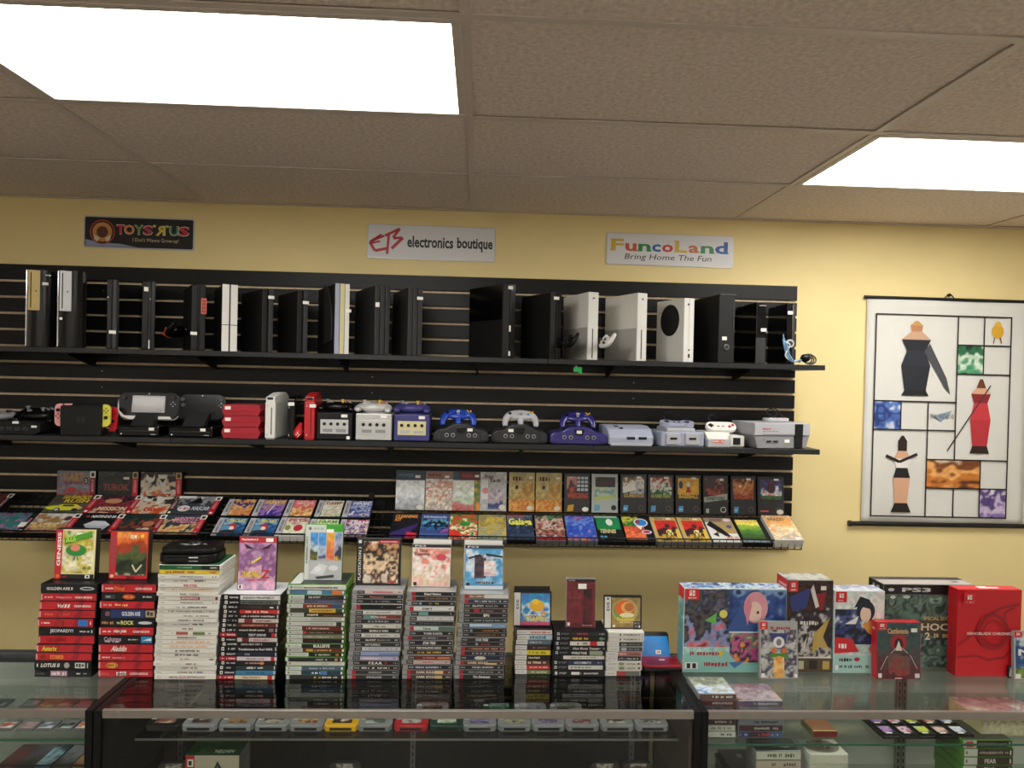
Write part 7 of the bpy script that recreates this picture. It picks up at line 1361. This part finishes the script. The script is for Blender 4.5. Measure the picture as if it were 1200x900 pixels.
# right counter, lower shelf
z2 = .6155
def at2(px, py, y): return PY(px, py, y).z
flat('dark brown wide game case at left end of the lower shelf, right counter', 'game case', 'game_case', 858, 918, -1.27, .13, z2 + .092, .014, 'case_black', [('r', 0, 0, 1, 1, '#3c3630'), ('r', .3, .6, .4, .8, '#8c8878')], [('r', 0, 0, 1, 1, '#28242c')], 5, 880)
mini(856, 916, -1.272, z2, z2 + .0915, [('dark brown wide game case', sp('#2c2624', c='#5c5450')), ('black wide game case', sp('#1c1c20', c='#444')), ('brown-black wide game case', sp('#241e1c', c='#555')), ('charcoal wide game case', sp('#303034', c='#666')), ('deep brown wide game case', sp('#2a2018', c='#555')), ('black-edged wide game case', sp('#161616', c='#444'))], 'the dark wide stack, lower shelf', .14, shell='case_black', seed=430, pxy=890)
mini(886, 940, -1.352, z2, PY(910, 880, -1.352).z, [('black-and-white topped game case', sp('#d8d8c8', .25, .85, '#50504c')), ('cream game case', sp('#c8b8a8', c='#705850')), ('violet-edged game case', sp('#8c8498', c='#e0e0e0')), ('indigo game case', sp('#34305c', c='#b8b8c8')), ('blue game case', [('r', 0, 0, 1, 1, '#34487c'), ('t', .5, .15, .95, .85, 'SEGA CD', '#d8dce8')]), ('slate game case', sp('#3c4450')), ('grey game case', sp('#74747c')), ('dark game case', sp('#26262c'))], 'the striped stack, lower shelf', .075, top=[('a', 0, 0, 1, 1, ['#34383c', '#2a2e30', '#484c4c', '#303434'], 5), ('p', [(.1, .02), (.9, .02), (.8, .2), (.14, .2)], '#1c1c1e'), ('m', .45, .22, .8, .3, '#c8c8c0')], seed=440, pxy=885)
mini(950, 995, -1.36, z2, PY(970, 884, -1.36).z, [('white disc-printed game case', sp('#e0dcc8', .9, .95)), ('second white game case', sp('#d0ccbc', .9, .95)), ('third white game case', sp('#d8d4c4', .9, .95)), ('white slim game case', sp('#d4d0c0', .8, .95)), ('ivory game case', sp('#d0c8b4', .8, .95)), ('pale game case', sp('#ccc8bc', .8, .95)), ('off-white game case', sp('#d4d4cc', .8, .95))], 'the white disc stack, lower shelf', .09, top=[('r', 0, 0, 1, 1, '#dcd8c8'), ('e', .48, .5, .47, .44, '#8c8478'), ('a', .2, .25, .75, .8, ['#b8a898', '#8c6c5c', '#c8c0b4', '#5c5048'], 4), ('r', .02, .6, .14, .85, '#e8e4d8'), ('e', .48, .5, .07, .07, '#403c38')], shell='case_white', seed=450, pxy=890)
flat('teal game case with orange splash lying on the lower shelf, right counter', 'game case', 'game_case', 1002, 1046, -1.345, .10, z2 + .066, .014, 'case_black', [('a', 0, 0, 1, 1, ['#5c8c94', '#384844', '#7ca8b0', '#2c3430'], 5), ('a', .35, .35, .8, .65, ['#d87838', '#e8c8a0', '#a84020'], 3)], [('r', 0, 0, 1, 1, '#202428')], 8, 885)
mini(1003, 1047, -1.345, z2, z2 + .0655, [('black game case', sp('#1c1c20')), ('slate game case', sp('#30363a')), ('dark teal game case', sp('#1c2c30')), ('dark grey game case', sp('#28282c'))], 'the teal-topped stack, lower shelf', .10, shell='case_black', seed=460, pxy=890)
flat('brown game case with a red patch lying beside the teal one, right counter', 'game case', 'game_case', 1050, 1096, -1.34, .10, z2 + .050, .014, 'case_black', [('r', 0, 0, 1, 1, '#3c2c28'), ('e', .5, .25, .3, .25, '#a83020'), ('p', [(.45, .4), (.55, .3), (.8, .9), (.7, .95)], '#8c8878'), ('r', .1, .75, .3, .9, '#b8b4a8')], [('r', 0, 0, 1, 1, '#241c1c')], 9, 890)
mini(1051, 1097, -1.34, z2, z2 + .0495, [('brown-black game case', sp('#1c1614')), ('black game case', sp('#18181a')), ('charcoal game case', sp('#2a2a2c'))], 'the brown-topped stack, lower shelf', .10, shell='case_black', seed=465, pxy=892)
gs = lambda s_, lbx='#d4d0c8': [('r', 0, 0, 1, 1, '#3c2824'), ('r', 0, 0, .27, 1, lbx), ('e', .05, .5, .02, .25, '#707470')] + ([('t', .42, .2, .66, .8, s_, '#e4dcd4')] if s_ else [('m', .3, .3, .9, .7, '#b8a8a0')]) + [('r', .93, .2, .96, .8, WH)]
mini(1128, 1187, -1.36, z2, PY(1157, 867, -1.36).z, [('black game case with a red sticker', gs(None) + [('r', .06, .1, .2, .9, '#d83030')]), ('brown-spined game case', gs(None)), ('brown game case with white capitals', gs('FEAR')), ('brown white-lettered game case', gs('FEAR')), ('small-lettered brown game case', gs(None)), ('brown game case with short lettering', gs('blur')), ('dark brown game case', gs(None)), ('brown plain game case', gs(None)), ('dark game case', gs(None)), ('brown lower game case', gs(None))], 'the green stack, lower shelf', .13, top=[('r', 0, 0, 1, 1, '#282420')], shell='case_green', seed=470, pxy=890)

# ------------------------------------------------------------------ groups for things that repeat
GRP = {('game_console', 1): 'consoles on the upper shelf', ('game_console', 0): 'consoles on the middle shelf', 'game_controller': 'game controllers on the shelves',
       'tablet_controller': 'tablet controllers leaning on the middle shelf', 'game_box': 'game boxes on the wire racks', 'game_cartridge': 'grey cartridges inside the middle counter',
       'handheld_cartridge': 'small handheld cartridges inside the counters', 'boxed_set': 'boxed sets on the right counter', 'ceiling_light_panel': 'ceiling light panels',
       'shelf_board': 'black shelf boards on the slatwall', 'wall_sign': 'shop signs above the slatwall', 'display_case': 'glass display counters', 'wire_rack': 'black wire racks on the slatwall',
       'handheld_console': 'folding handhelds on the middle counter', 'game_case': 'game cases standing on the stacks'}
for o in list(bpy.data.objects):
    if o.parent is None and 'label' in o and 'group' not in o:
        b = o.name.split('.')[0]
        if b == 'game_console':
            if o.location.y > -.6: o['group'] = GRP[(b, 1 if o.location.z > 1.9 else 0)]
        elif b in GRP: o['group'] = GRP[b]
